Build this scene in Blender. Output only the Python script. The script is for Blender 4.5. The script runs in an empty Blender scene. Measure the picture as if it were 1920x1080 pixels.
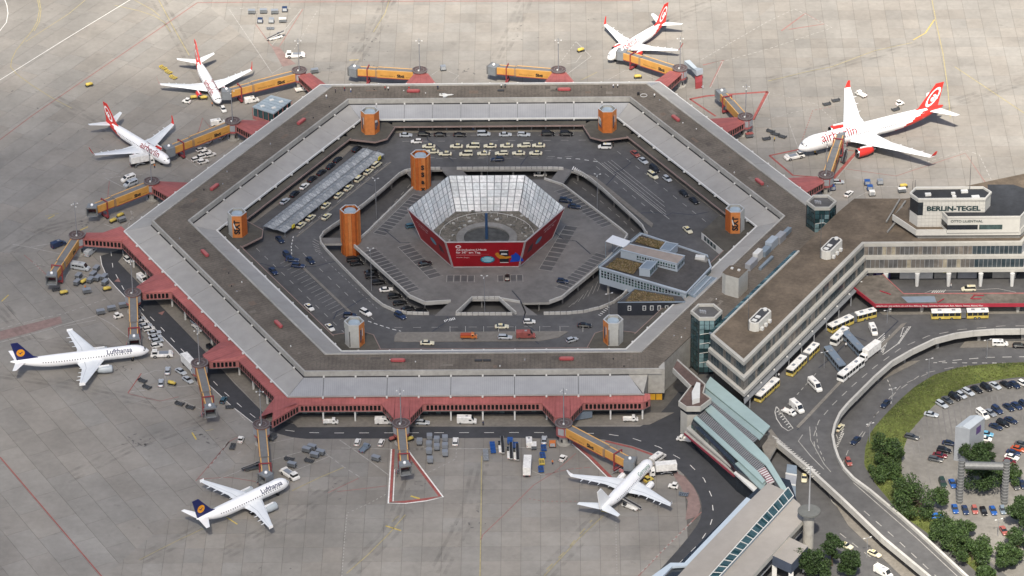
import bpy, bmesh, math, random
from mathutils import Vector, Matrix
random.seed(7)
SC = bpy.context.scene
COL = SC.collection
PI = math.pi
def rad(a): return math.radians(a)

# ---------------------------------------------------------------- camera
CAM = Vector((23.19673, -1150.6003, 661.44538))
CR = Vector((0.99991125, 0.00593056, -0.01192971))
CU = Vector((0.00727607, 0.50701392, 0.86190716))
CF = Vector((-0.01116012, 0.86191747, -0.50692577))
FPX = 7383.3131
cd = bpy.data.cameras.new('camera')
cam = bpy.data.objects.new('camera', cd)
COL.objects.link(cam)
cam.matrix_world = Matrix(((CR.x, CU.x, -CF.x, CAM.x), (CR.y, CU.y, -CF.y, CAM.y), (CR.z, CU.z, -CF.z, CAM.z), (0, 0, 0, 1)))
cd.sensor_width = 36.0
cd.lens = 36.0 * FPX / 1920.0
cd.clip_start = 5.0
cd.clip_end = 12000.0
SC.camera = cam
SC.cycles.transparent_max_bounces = 48
# ---------------------------------------------------------------- sky, sun, exposure
SUN_EL, SUN_AZ = rad(52.0), rad(4.0)      # shadows fall away from the viewer, slightly to the right
w = bpy.data.worlds.new('World'); SC.world = w; w.use_nodes = True
nt = w.node_tree; nt.nodes.clear()
sky = nt.nodes.new('ShaderNodeTexSky'); sky.sky_type = 'NISHITA'; sky.sun_disc = False
sky.sun_elevation = SUN_EL; sky.sun_rotation = PI + SUN_AZ
sky.altitude = 40; sky.air_density = 1.0; sky.dust_density = 3.2; sky.ozone_density = 1.0
bg = nt.nodes.new('ShaderNodeBackground'); bg.inputs[1].default_value = 0.088
wo = nt.nodes.new('ShaderNodeOutputWorld')
nt.links.new(sky.outputs[0], bg.inputs[0]); nt.links.new(bg.outputs[0], wo.inputs[0])
sl = bpy.data.lights.new('sun', 'SUN'); sl.energy = 5.0; sl.angle = rad(2.2); sl.color = (1.0, 0.92, 0.79)
so = bpy.data.objects.new('sun', sl); COL.objects.link(so)
sdir = Vector((math.sin(SUN_AZ) * math.cos(SUN_EL), math.cos(SUN_AZ) * math.cos(SUN_EL), -math.sin(SUN_EL)))
so.rotation_euler = sdir.to_track_quat('-Z', 'Y').to_euler(); so.location = (0, -600, 900)
vs = SC.view_settings
SC.display_settings.display_device = 'sRGB'
vs.view_transform = 'Standard'; vs.look = 'None'; vs.exposure = 0.76; vs.gamma = 1.0; vs.use_curve_mapping = False

# ---------------------------------------------------------------- helpers
def P(px, py, z=0.0):
    """ground (or level z) position of a place seen in the survey picture"""
    d = CF + CR * ((px - 960) / FPX) + CU * ((540 - py) / FPX)
    t = (z - CAM.z) / d.z
    return CAM + d * t
def P2(px, py, z=0.0):
    q = P(px, py, z); return (q.x, q.y)
def lin(c):
    c = c / 255.0
    return c / 12.92 if c <= 0.04045 else ((c + 0.055) / 1.055) ** 2.4
def S(r, g, b): return (lin(r), lin(g), lin(b))

MATS = {}
def M(name, col, rough=0.6, metal=0.0, var=0.12, scale=0.6, bump=0.0, spec=0.4, world=False, big=0.0, trans=0.0, stripe=None, alpha=1.0):
    """procedural principled material: noise-mottled colour, optional large stains, stripes and bump"""
    if name in MATS: return MATS[name]
    m = bpy.data.materials.new(name); m.use_nodes = True
    t = m.node_tree; N = t.nodes; L = t.links
    b = N['Principled BSDF']
    b.inputs['Roughness'].default_value = rough; b.inputs['Metallic'].default_value = metal
    b.inputs['Specular IOR Level'].default_value = spec
    if world:
        tc = N.new('ShaderNodeNewGeometry').outputs['Position']
    else:
        tc = N.new('ShaderNodeTexCoord').outputs['Object']
    nz = N.new('ShaderNodeTexNoise'); nz.inputs['Scale'].default_value = scale; nz.inputs['Detail'].default_value = 5
    nz.inputs['Roughness'].default_value = 0.62
    L.new(tc, nz.inputs['Vector'])
    mx = N.new('ShaderNodeMix'); mx.data_type = 'RGBA'
    mx.inputs[6].default_value = tuple(max(0, c * (1 - var)) for c in col) + (1,)
    mx.inputs[7].default_value = tuple(min(1, c * (1 + var)) for c in col) + (1,)
    mr = N.new('ShaderNodeMapRange'); mr.inputs[1].default_value = 0.3; mr.inputs[2].default_value = 0.7
    L.new(nz.outputs[0], mr.inputs[0]); L.new(mr.outputs[0], mx.inputs[0])
    out = mx.outputs[2]
    if big > 0:
        n2 = N.new('ShaderNodeTexNoise'); n2.inputs['Scale'].default_value = scale * 0.12; n2.inputs['Detail'].default_value = 6
        L.new(tc, n2.inputs['Vector'])
        r2 = N.new('ShaderNodeMapRange'); r2.inputs[1].default_value = 0.35; r2.inputs[2].default_value = 0.68
        r2.inputs[3].default_value = 1 - big; r2.inputs[4].default_value = 1 + big * 0.6
        L.new(n2.outputs[0], r2.inputs[0])
        m2 = N.new('ShaderNodeMix'); m2.data_type = 'RGBA'; m2.blend_type = 'MULTIPLY'; m2.inputs[0].default_value = 1
        L.new(out, m2.inputs[6]); L.new(r2.outputs[0], m2.inputs[7]); out = m2.outputs[2]
    if stripe:   # (period along UV.x in metres, strength): standing seams / ribs
        uv = N.new('ShaderNodeUVMap'); sx = N.new('ShaderNodeSeparateXYZ'); L.new(uv.outputs[0], sx.inputs[0])
        md = N.new('ShaderNodeMath'); md.operation = 'PINGPONG'; md.inputs[1].default_value = stripe[0] / 2
        L.new(sx.outputs[0], md.inputs[0])
        r3 = N.new('ShaderNodeMapRange'); r3.inputs[1].default_value = 0.0; r3.inputs[2].default_value = stripe[0] * 0.2
        r3.inputs[3].default_value = 1 - stripe[1]; r3.inputs[4].default_value = 1.0
        L.new(md.outputs[0], r3.inputs[0])
        m3 = N.new('ShaderNodeMix'); m3.data_type = 'RGBA'; m3.blend_type = 'MULTIPLY'; m3.inputs[0].default_value = 1
        L.new(out, m3.inputs[6]); L.new(r3.outputs[0], m3.inputs[7]); out = m3.outputs[2]
    L.new(out, b.inputs['Base Color'])
    if bump > 0:
        bp = N.new('ShaderNodeBump'); bp.inputs['Strength'].default_value = bump; bp.inputs['Distance'].default_value = 0.05
        L.new(nz.outputs[0], bp.inputs['Height']); L.new(bp.outputs[0], b.inputs['Normal'])
    if trans > 0: b.inputs['Transmission Weight'].default_value = trans
    if alpha < 1: b.inputs['Alpha'].default_value = alpha
    MATS[name] = m
    return m

class MB:
    def __init__(s): s.v = []; s.f = []; s.m = []; s.uv = {}
    def poly(s, pts, mi=0, uv=None):
        i = len(s.v); s.v += [tuple(p) for p in pts]; s.f.append(tuple(range(i, i + len(pts)))); s.m.append(mi)
        if uv: s.uv[len(s.f) - 1] = uv
        return s
    def prism(s, pts, z0, z1, mi=0, mt=None, bottom=True):
        """pts: plan outline (x, y); z1 may be a list of heights per point"""
        n = len(pts)
        a = sum(pts[i][0] * pts[(i + 1) % n][1] - pts[(i + 1) % n][0] * pts[i][1] for i in range(n))
        if a < 0: pts = list(reversed(pts)); z1 = list(reversed(z1)) if isinstance(z1, (list, tuple)) else z1
        zt = z1 if isinstance(z1, (list, tuple)) else [z1] * n
        zb = z0 if isinstance(z0, (list, tuple)) else [z0] * n
        i = len(s.v)
        s.v += [(p[0], p[1], zb[k]) for k, p in enumerate(pts)] + [(p[0], p[1], zt[k]) for k, p in enumerate(pts)]
        for k in range(n):
            k2 = (k + 1) % n; s.f.append((i + k, i + k2, i + n + k2, i + n + k)); s.m.append(mi)
        s.f.append(tuple(i + n + k for k in range(n))); s.m.append(mi if mt is None else mt)
        if bottom: s.f.append(tuple(i + k for k in reversed(range(n)))); s.m.append(mi)
        return s
    def box(s, c, d, rz=0.0, mi=0, mt=None, taper=1.0, tapy=None):
        """centre c, size d, rotation about z, top scaled by taper"""
        co, si = math.cos(rz), math.sin(rz); i = len(s.v)
        ty = taper if tapy is None else tapy
        for k, (sx, sy, sz) in enumerate(((-1,-1,-1),(1,-1,-1),(1,1,-1),(-1,1,-1),(-1,-1,1),(1,-1,1),(1,1,1),(-1,1,1))):
            x = sx * d[0] / 2 * (taper if sz > 0 else 1); y = sy * d[1] / 2 * (ty if sz > 0 else 1)
            s.v.append((c[0] + x * co - y * si, c[1] + x * si + y * co, c[2] + sz * d[2] / 2))
        for q, mm in (((0,1,5,4),mi),((1,2,6,5),mi),((2,3,7,6),mi),((3,0,4,7),mi),((4,5,6,7),mi if mt is None else mt),((3,2,1,0),mi)):
            s.f.append(tuple(i + j for j in q)); s.m.append(mm)
        return s
    def bar(s, a, b, w, h=None, mi=0):
        """square bar between two points"""
        a = Vector(a); b = Vector(b); d = (b - a); h = w if h is None else h
        if d.length < 1e-6: return s
        d.normalize(); up = Vector((0, 0, 1)) if abs(d.z) < 0.95 else Vector((0, 1, 0))
        r = d.cross(up).normalized(); u = r.cross(d).normalized(); i = len(s.v)
        for p in (a, b):
            for sx, sy in ((-1,-1),(1,-1),(1,1),(-1,1)):
                s.v.append(tuple(p + r * (sx * w / 2) + u * (sy * h / 2)))
        for q in ((0,1,5,4),(1,2,6,5),(2,3,7,6),(3,0,4,7),(4,5,6,7),(3,2,1,0)):
            s.f.append(tuple(i + j for j in q)); s.m.append(mi)
        return s
    def tube(s, a, b, r0, r1=None, n=10, mi=0, caps=True, mc=None):
        a = Vector(a); b = Vector(b); r1 = r0 if r1 is None else r1
        d = (b - a).normalized(); up = Vector((0, 0, 1)) if abs(d.z) < 0.95 else Vector((1, 0, 0))
        r = d.cross(up).normalized(); u = r.cross(d).normalized(); i = len(s.v)
        for p, rr in ((a, r0), (b, r1)):
            for k in range(n):
                t = 2 * PI * k / n; s.v.append(tuple(p + r * (math.cos(t) * rr) + u * (math.sin(t) * rr)))
        for k in range(n):
            k2 = (k + 1) % n; s.f.append((i + k, i + n + k, i + n + k2, i + k2)); s.m.append(mi)
        if caps:
            s.f.append(tuple(i + k for k in range(n))); s.m.append(mi if mc is None else mc)
            s.f.append(tuple(i + n + k for k in reversed(range(n)))); s.m.append(mi if mc is None else mc)
        return s
    def rings(s, rings, mi=0, cap0=True, cap1=True, closed=True, mis=None):
        """loft a list of equal-length point rings"""
        n = len(rings[0]); i = len(s.v)
        for r in rings: s.v += [tuple(p) for p in r]
        for a in range(len(rings) - 1):
            for k in range(n if closed else n - 1):
                k2 = (k + 1) % n
                s.f.append((i + a * n + k, i + a * n + k2, i + (a + 1) * n + k2, i + (a + 1) * n + k)); s.m.append(mis(a, k) if mis else mi)
        if cap0: s.f.append(tuple(i + k for k in reversed(range(n)))); s.m.append(mi)
        if cap1: s.f.append(tuple(i + (len(rings) - 1) * n + k for k in range(n))); s.m.append(mi)
        return s
    def ribbon(s, pts, w, z=None, mi=0):
        """flat strip of width w along plan points (x, y[, z])"""
        q = [Vector((p[0], p[1], p[2] if len(p) > 2 else z)) for p in pts]; n = len(q); L = []; R = []
        for k in range(n):
            d = (q[min(k + 1, n - 1)] - q[max(k - 1, 0)]); d.z = 0
            if d.length < 1e-6: d = Vector((1, 0, 0))
            d.normalize(); nr = Vector((-d.y, d.x, 0)); L.append(q[k] + nr * w / 2); R.append(q[k] - nr * w / 2)
        for k in range(n - 1): s.poly([R[k], R[k + 1], L[k + 1], L[k]], mi)
        return s
    def wall(s, pts, w, z0, z1, mi=0, closed=False):
        """thick wall along plan points"""
        q = [Vector((p[0], p[1])) for p in pts]; n = len(q); L = []; R = []
        for k in range(n):
            if closed: d = q[(k + 1) % n] - q[k - 1]; e = q[(k + 1) % n] - q[k]
            else: d = q[min(k + 1, n - 1)] - q[max(k - 1, 0)]; e = q[min(k + 1, n - 1)] - q[k] if k < n - 1 else q[k] - q[k - 1]
            d.normalize(); e = e.normalized(); c = max(0.5, abs(d.dot(e)))
            nr = Vector((-d.y, d.x)) * (w / 2 / c); L.append(q[k] + nr); R.append(q[k] - nr)
        for k in range(n if closed else n - 1):
            k2 = (k + 1) % n
            s.prism([R[k], R[k2], L[k2], L[k]], z0, z1, mi)
        return s
    def dashes(s, pts, w, z, on, off, mi=0, start=0.0):
        """dashed painted line along plan points"""
        q = [Vector((p[0], p[1])) for p in pts]; pos = -start; seglist = []
        acc = 0.0
        for k in range(len(q) - 1):
            d = q[k + 1] - q[k]; L = d.length
            if L < 1e-6: continue
            d = d / L; t = 0.0
            while t < L:
                ph = (acc + t + start) % (on + off)
                if ph < on:
                    e = min(L, t + on - ph); a = q[k] + d * t; b = q[k] + d * e; nr = Vector((-d.y, d.x)) * w / 2
                    s.poly([(a.x - nr.x, a.y - nr.y, z), (b.x - nr.x, b.y - nr.y, z), (b.x + nr.x, b.y + nr.y, z), (a.x + nr.x, a.y + nr.y, z)], mi); t = e + 1e-4
                else: t += on + off - ph + 1e-4
            acc += L
        return s
    def mesh(s, name, mats, smooth=False):
        me = bpy.data.meshes.new(name); me.from_pydata(s.v, [], s.f)
        for m in (mats if isinstance(mats, (list, tuple)) else [mats]): me.materials.append(m)
        if any(s.m): me.polygons.foreach_set('material_index', s.m)
        if smooth: me.polygons.foreach_set('use_smooth', [True] * len(s.f))
        if s.uv:
            lay = me.uv_layers.new(name='UVMap')
            for fi, uv in s.uv.items():
                for k, li in enumerate(me.polygons[fi].loop_indices): lay.data[li].uv = uv[k]
        me.update(); return me
    def build(s, name, mats, parent=None, smooth=False, bev=0.0, angle=None, loc=None):
        me = s.mesh(name, mats, smooth)
        if bev > 0:
            bm = bmesh.new(); bm.from_mesh(me); bmesh.ops.remove_doubles(bm, verts=bm.verts, dist=1e-5)
            es = [e for e in bm.edges if len(e.link_faces) == 2 and e.calc_face_angle(0) > 0.5]
            bmesh.ops.bevel(bm, geom=es, offset=bev, segments=2, affect='EDGES', profile=0.6); bm.to_mesh(me); bm.free()
        return ob(name, me, parent, loc)
def ob(name, me, parent=None, loc=None, rz=0.0):
    o = bpy.data.objects.new(name, me); COL.objects.link(o)
    if parent is not None: o.parent = parent
    if loc is not None: o.location = loc
    if rz: o.rotation_euler = (0, 0, rz)
    return o
def tag(o, label, cat, group=None):
    o['label'] = label; o['category'] = cat
    if group: o['group'] = group
    return o
def thing(name, label, cat, loc=(0, 0, 0), rz=0.0, group=None):
    return tag(ob(name, None, None, loc, rz), label, cat, group)
def struct(o, kind='structure'): o['kind'] = kind; return o
def dup(root, loc, rz=0.0, label=None, group=None, scale=None):
    r = root.copy(); COL.objects.link(r); r.location = loc; r.rotation_euler = (0, 0, rz)
    if label: r['label'] = label
    if group: r['group'] = group
    if scale: r.scale = scale
    for ch in list(root.children):
        c = ch.copy(); COL.objects.link(c); c.parent = r
        for g in ch.children:
            d = g.copy(); COL.objects.link(d); d.parent = c
    return r
_tc = {}
def text_mesh(body, size, fn, mat, name='lettering', parent=None, bold=0.0, align='CENTER', sx=1.0, fine=0.0):
    """lettering as real flat mesh; fn maps (x, y) of the text plane to a 3-D point"""
    key = (body, bold)
    if key not in _tc:
        cu = bpy.data.curves.new('lettering', 'FONT'); cu.body = body; cu.size = 1.0; cu.align_x = 'LEFT'; cu.offset = bold; cu.resolution_u = 3
        o = bpy.data.objects.new('lettering', cu); COL.objects.link(o)
        dg = bpy.context.evaluated_depsgraph_get(); me = bpy.data.meshes.new_from_object(o.evaluated_get(dg))
        _tc[key] = ([v.co.copy() for v in me.vertices], [tuple(p.vertices) for p in me.polygons])
        bpy.data.objects.remove(o); bpy.data.meshes.remove(me)
    vs_, fs = _tc[key]
    x1 = max(v.x for v in vs_); x0 = min(v.x for v in vs_)
    off = {'CENTER': -(x0 + x1) / 2, 'LEFT': -x0, 'RIGHT': -x1}[align]
    if fine:
        bm = bmesh.new(); bv = [bm.verts.new(v) for v in vs_]
        for f in fs:
            try: bm.faces.new([bv[i] for i in f])
            except ValueError: pass
        bmesh.ops.triangulate(bm, faces=bm.faces)
        for _ in range(3):
            es = [e for e in bm.edges if e.calc_length() * size > fine]
            if es: bmesh.ops.subdivide_edges(bm, edges=es, cuts=1); bmesh.ops.triangulate(bm, faces=bm.faces)
        bm.verts.index_update(); vs_ = [v.co.copy() for v in bm.verts]; fs = [tuple(v.index for v in f.verts) for f in bm.faces]; bm.free()
    mb = MB(); mb.v = [tuple(fn((v.x + off) * size * sx, v.y * size)) for v in vs_]; mb.f = list(fs); mb.m = [0] * len(fs)
    return mb.build(name, mat, parent)
def plane_fn(o, ux, uy):
    o = Vector(o); ux = Vector(ux); uy = Vector(uy)
    return lambda x, y: o + ux * x + uy * y
def hexc(a, ang):
    """corner of the regular hexagon of apothem a in direction ang (degrees)"""
    R = a / math.cos(rad(30)); return (R * math.cos(rad(ang)), R * math.sin(rad(ang)))
def side(th, a, t):
    """point at outward distance a and sideways t on the hexagon side facing angle th"""
    c, s_ = math.cos(rad(th)), math.sin(rad(th)); return (a * c - t * s_, a * s_ + t * c)
def clip(pts, nx, ny, d):
    """keep the part of a polygon with nx*x+ny*y <= d"""
    out = []
    for k in range(len(pts)):
        p, q = pts[k], pts[(k + 1) % len(pts)]
        a = nx * p[0] + ny * p[1] - d; b = nx * q[0] + ny * q[1] - d
        if a <= 0: out.append(p)
        if (a < 0 < b) or (b < 0 < a):
            t = a / (a - b); out.append((p[0] + (q[0] - p[0]) * t, p[1] + (q[1] - p[1]) * t))
    return out
def pxl(L, z=0.0): return [P2(x, y, z) for x, y in L]
T30 = math.tan(rad(30))
ORD = ['first', 'second', 'third', 'fourth', 'fifth', 'sixth', 'seventh', 'eighth', 'ninth', 'tenth', 'eleventh', 'twelfth', 'thirteenth', 'fourteenth', 'fifteenth', 'sixteenth']
# figures are shaped first (skin modifier), placed at the end
COLR = {'black': (.012, .012, .014), 'dark blue': (.015, .025, .055), 'navy': (.02, .035, .085), 'silver': (.42, .45, .48), 'white': (.78, .79, .79), 'cream': (.66, .62, .46), 'red': (.42, .02, .02), 'dark red': (.12, .012, .018), 'teal': (.05, .12, .16), 'blue': (.02, .08, .28), 'bright blue': (.03, .14, .45), 'light blue': (.13, .35, .5), 'dark green': (.02, .04, .03), 'orange': (.55, .17, .04), 'yellow': (.6, .4, .03), 'grey': (.22, .24, .27), 'dark grey': (.07, .075, .08), 'blue-grey': (.16, .2, .25), 'red-orange': (.4, .07, .02)}
def person_mesh(top, legs):
    me = bpy.data.meshes.new('person'); V = [(0, 0, .95), (0, 0, 1.2), (0, 0, 1.42), (0, 0, 1.55), (0, .02, 1.68), (-.19, 0, 1.4), (-.25, .02, 1.12), (-.24, .1, .88), (.19, 0, 1.4), (.25, .02, 1.12), (.24, .1, .88), (-.1, 0, .88), (-.11, .03, .48), (-.11, -.02, .07), (-.11, .12, .04), (.1, 0, .88), (.11, .0, .48), (.11, -.05, .07), (.11, .1, .04)]
    E_ = [(0, 1), (1, 2), (2, 3), (3, 4), (2, 5), (5, 6), (6, 7), (2, 8), (8, 9), (9, 10), (0, 11), (11, 12), (12, 13), (13, 14), (0, 15), (15, 16), (16, 17), (17, 18)]; Rr = [.15, .14, .16, .06, .115, .07, .05, .04, .07, .05, .04, .1, .075, .05, .04, .1, .075, .05, .04]
    me.from_pydata(V, E_, []); o = bpy.data.objects.new('person', me); COL.objects.link(o); md = o.modifiers.new('skin', 'SKIN')
    for i, sv in enumerate(me.skin_vertices[0].data): sv.radius = (Rr[i], Rr[i] * .85); sv.use_root = i == 0
    dg = bpy.context.evaluated_depsgraph_get(); m2 = bpy.data.meshes.new_from_object(o.evaluated_get(dg)); bpy.data.objects.remove(o); m2.name = 'person'
    m2.materials.clear(); [m2.materials.append(x) for x in (M('cloth_' + top.replace(' ', '_'), COLR[top], .8), M('cloth_legs_' + legs.replace(' ', '_'), COLR[legs], .8), M('skin', (.45, .27, .19), .6), M('hair', (.05, .035, .025), .8))]
    for p in m2.polygons: z = p.center.z; p.material_index = 3 if z > 1.72 else 2 if z > 1.52 or (z < .98 and abs(p.center.x) > .2) else 1 if z < .95 else 0
    return m2
PM = {}
for top, legs in [('orange', 'navy'), ('yellow', 'black'), ('black', 'black'), ('black', 'grey'), ('black', 'navy'), ('dark blue', 'black'), ('dark red', 'navy'), ('navy', 'black'), ('red', 'black'), ('red', 'grey'), ('teal', 'black'), ('white', 'black'), ('white', 'blue'), ('white', 'dark green'), ('white', 'grey'), ('white', 'navy')]: PM[(top, legs)] = person_mesh(top, legs)
# ================================================================ materials
CONC = (0.268, 0.253, 0.231)
def slab_material(name, src):
    m = bpy.data.materials.new(name); m.use_nodes = True; t = m.node_tree; N = t.nodes; L = t.links; b = N['Principled BSDF']
    b.inputs['Roughness'].default_value = 0.85; b.inputs['Specular IOR Level'].default_value = 0.25
    if src == 'attr': a = N.new('ShaderNodeAttribute'); a.attribute_name = 'tone'; col = a.outputs['Color']
    else: a = N.new('ShaderNodeObjectInfo'); col = a.outputs['Color']
    pos = N.new('ShaderNodeNewGeometry').outputs['Position']
    for sc, dt, lo, hi, a0, a1 in ((0.011, 3, .36, .64, .86, 1.08), (0.05, 7, .32, .7, .80, 1.12), (0.55, 4, .3, .7, .93, 1.05), (0.16, 8, .62, .74, 1.0, .74)):
        nz = N.new('ShaderNodeTexNoise'); nz.inputs['Scale'].default_value = sc; nz.inputs['Detail'].default_value = dt; nz.inputs['Roughness'].default_value = .65
        L.new(pos, nz.inputs['Vector'])
        r = N.new('ShaderNodeMapRange'); r.inputs[1].default_value = lo; r.inputs[2].default_value = hi; r.inputs[3].default_value = a0; r.inputs[4].default_value = a1
        L.new(nz.outputs[0], r.inputs[0])
        mm = N.new('ShaderNodeMix'); mm.data_type = 'RGBA'; mm.blend_type = 'MULTIPLY'; mm.inputs[0].default_value = 1
        L.new(col, mm.inputs[6]); L.new(r.outputs[0], mm.inputs[7]); col = mm.outputs[2]
    L.new(col, b.inputs['Base Color'])
    return m
m_slab = slab_material('apron_concrete', 'attr'); m_slab1 = slab_material('apron_concrete_slab', 'obj')
m_joint = M('joint_tar', (0.11, 0.104, 0.096), .9, var=.2, scale=.5, world=True)
m_asph = M('asphalt', (0.099, 0.098, 0.099), .85, var=.16, scale=.35, world=True, big=.2)
m_asph2 = M('asphalt_dark', (0.054, 0.056, 0.062), .85, var=.14, scale=.4, world=True, big=.14)
m_asph3 = M('asphalt_pale', (0.17, 0.163, 0.155), .9, var=.14, scale=.4, world=True, big=.18)
m_paving = M('paving', (0.20, 0.185, 0.163), .9, var=.16, scale=.8, world=True, big=.15)
m_white = M('paint_white', (0.72, 0.71, 0.68), .7, var=.2, scale=.9, world=True)
m_wfade = M('paint_white_worn', (0.31, 0.30, 0.28), .8, var=.25, scale=.9, world=True)
m_red = M('paint_red', (0.29, 0.085, 0.075), .75, var=.25, scale=.7, world=True)
m_redf = M('paint_red_worn', (0.26, 0.14, 0.125), .8, var=.2, scale=.7, world=True)
m_yel = M('paint_yellow', (0.52, 0.40, 0.09), .75, var=.2, scale=.7, world=True)
m_yelf = M('paint_yellow_worn', (0.33, 0.285, 0.15), .8, var=.2, scale=.7, world=True)
m_oil = M('oil_stain', (0.12, 0.115, 0.11), .7, var=.4, scale=1.2, world=True)
m_grassy = M('far_ground', (0.12, 0.13, 0.07), .95, var=.3, scale=.05, world=True)
# ================================================================ ground
g = MB().poly([(-3000, -3000, -0.6), (3000, -3000, -0.6), (3000, 3000, -0.6), (-3000, 3000, -0.6)]).build('ground', m_grassy); struct(g)
ap = MB().poly([(-330, -330, -0.10), (330, -330, -0.10), (330, 330, -0.10), (-330, 330, -0.10)]).build('apron', m_joint); struct(ap)
GAP = 0.08
def mk_tone(lane, k):
    r = random.Random(lane * 131 + 17); f = 1 + (r.random() - .5) * .11
    f *= 1 + (random.random() - .5) * .08
    wv = (random.random() - .5) * .03
    return (CONC[0] * f * (1 + wv), CONC[1] * f, CONC[2] * f * (1 - wv))
slabs = []   # (polygon, tone, full, near)
def sector(th, ln, amin, amax, tmin, tmax, clips, jitter=False, seed=0):
    c, s_ = math.cos(rad(th)), math.sin(rad(th)); i = 0
    a = 108.5
    while a < amax:
        if a + 7.7 > amin:
            sh = random.Random(i * 7 + seed).random() * ln if jitter else 0.0
            t = tmin - sh
            while t < tmax:
                q = [(a, t), (a + 7.7, t), (a + 7.7, t + ln), (a, t + ln)]
                h = GAP / 2
                q = [(a + h, t + h), (a + 7.7 - h, t + h), (a + 7.7 - h, t + ln - h), (a + h, t + ln - h)]
                pts = [(u * c - v * s_, u * s_ + v * c) for u, v in q]
                n0 = len(pts); full = True
                for (nx, ny, d) in clips:
                    p2 = clip(pts, nx, ny, d)
                    if p2 != pts: full = False
                    pts = p2
                    if len(pts) < 3: break
                if len(pts) >= 3:
                    cx = sum(p[0] for p in pts) / len(pts); cy = sum(p[1] for p in pts) / len(pts)
                    slabs.append((pts, mk_tone(i + seed, t), full, (cx, cy), th))
                t += ln
        a += 7.7; i += 1
def wedge(a1, a2):
    """half-planes keeping directions from a1 to a2 (degrees, ccw)"""
    return [(math.sin(rad(a1)), -math.cos(rad(a1)), 0.0), (-math.sin(rad(a2)), math.cos(rad(a2)), 0.0)]
sector(-90, 5.9, 108, 232, -58.6 - 5.9 * 16, 118, wedge(-120, -58) + [(1, 0, 62.0)], seed=11)
sector(210, 14.6, 108, 262, -150, 150, wedge(180, 240), True, 50)
sector(150, 16.2, 108, 262, -150, 150, wedge(120, 180), True, 90)
sector(90, 5.9, 60, 225, -224, -6.0 + 5.9 * 22, wedge(60, 120), seed=140)
# the right hand apron continues the grid of the upper one
c0 = [(-math.sin(rad(60)), math.cos(rad(60)), 0.0), (-1, 0, -60.0), (0, -1, 6.0)]
for i in range(-12, 17):
    a = 108.5 + 7.7 * i
    for k in range(-6, 24):
        x = 94.4 + 5.9 * k; h = GAP / 2
        pts = [(x + h, a + h), (x + 5.9 - h, a + h), (x + 5.9 - h, a + 7.7 - h), (x + h, a + 7.7 - h)]; f = True
        for cc in c0:
            p2 = clip(pts, *cc)
            if p2 != pts: f = False
            pts = p2
            if len(pts) < 3: break
        if len(pts) >= 3: slabs.append((pts, mk_tone(i + 140, k), f, (x, a), 91))
# the 300 nearest full slabs are single pieces, the rest one sheet of slabs
cand = [s for s in slabs if s[2] and s[4] == -90 and s[3][1] > -197 and s[3][1] < -119 and -125 < s[3][0] < 42]
cand.sort(key=lambda s: s[3][1]); near = cand[:300]; nid = set(id(s) for s in near)
h = GAP / 2
sme = MB().prism([(-2.95 + h, -3.85 + h), (2.95 - h, -3.85 + h), (2.95 - h, 3.85 - h), (-2.95 + h, 3.85 - h)], -0.22, 0.0, bottom=False).mesh('slab', m_slab1)
for s in near:
    o = ob('slab', sme, ap, (s[3][0], s[3][1], random.uniform(-.006, .006))); o.color = tuple(s[1]) + (1,)
mb = MB(); tones = []
for s in slabs:
    if id(s) in nid: continue
    n0 = len(mb.v); z = random.uniform(-.006, .006)
    mb.prism(s[0], -0.22, z, bottom=False); tones += [s[1]] * (len(mb.v) - n0)
o = mb.build('slab_field', m_slab, ap); o['kind'] = 'stuff'
at = o.data.color_attributes.new('tone', 'FLOAT_COLOR', 'POINT')
at.data.foreach_set('color', [c for t in tones for c in (t[0], t[1], t[2], 1.0)])

# ================================================================ airside service road
outer = [(188,480),(191,497),(200,518),(217,538),(238,560),(260,581),(282,607),(305,632),(330,657),(350,680),(392,722),(435,762),(472,791),(495,804),(517,812),(547,820),(575,823),(960,821),(1132,824),(1185,836),(1230,852),(1260,871),(1285,892),(1300,910),(1310,927),(1315,943),(1316,960),(1313,973),(1307,985),(1290,1008),(1270,1032),(1227,1080),(1200,1110)]
inner = [(230,467),(231,480),(238,502),(250,520),(267,538),(305,575),(330,600),(365,637),(400,675),(440,720),(480,760),(500,780),(517,788),(555,796),(620,800),(1200,800),(1228,785),(1250,762),(1272,735),(1312,735),(1330,800),(1420,900),(1450,960),(1400,1080),(1380,1120)]
mb = MB().poly([(x, y, 0.03) for x, y in pxl(outer) + list(reversed(pxl(inner)))])
road = mb.build('service_road', m_asph2); struct(road)
me = road.data; bm = bmesh.new(); bm.from_mesh(me); bmesh.ops.triangulate(bm, faces=bm.faces); bm.to_mesh(me); bm.free()
mb = MB()
for th, t0, t1, z in ((150, -66, 60, .02), (90, -66, 66, .024), (30, -66, 66, .028)):
    mb.poly([side(th, 103, t0) + (z,), side(th, 113.2, t0) + (z,), side(th, 113.2, t1) + (z,), side(th, 103, t1) + (z,)])
struct(mb.build('perimeter_road', m_asph2))
# pavement between the building and the service road (a real step)
mb = MB()
pv = [side(210, 104, -62), side(210, 110.6, -56), side(210, 110.8, 60), side(210, 104, 62)]
mb.prism(pv, -0.05, 0.12); mb.prism([side(-90, 104, -62), side(-90, 111.0, -58), side(-90, 111.0, 52), side(-90, 104, 60)], -0.05, 0.121)
struct(mb.build('pavement', m_paving))
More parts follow.
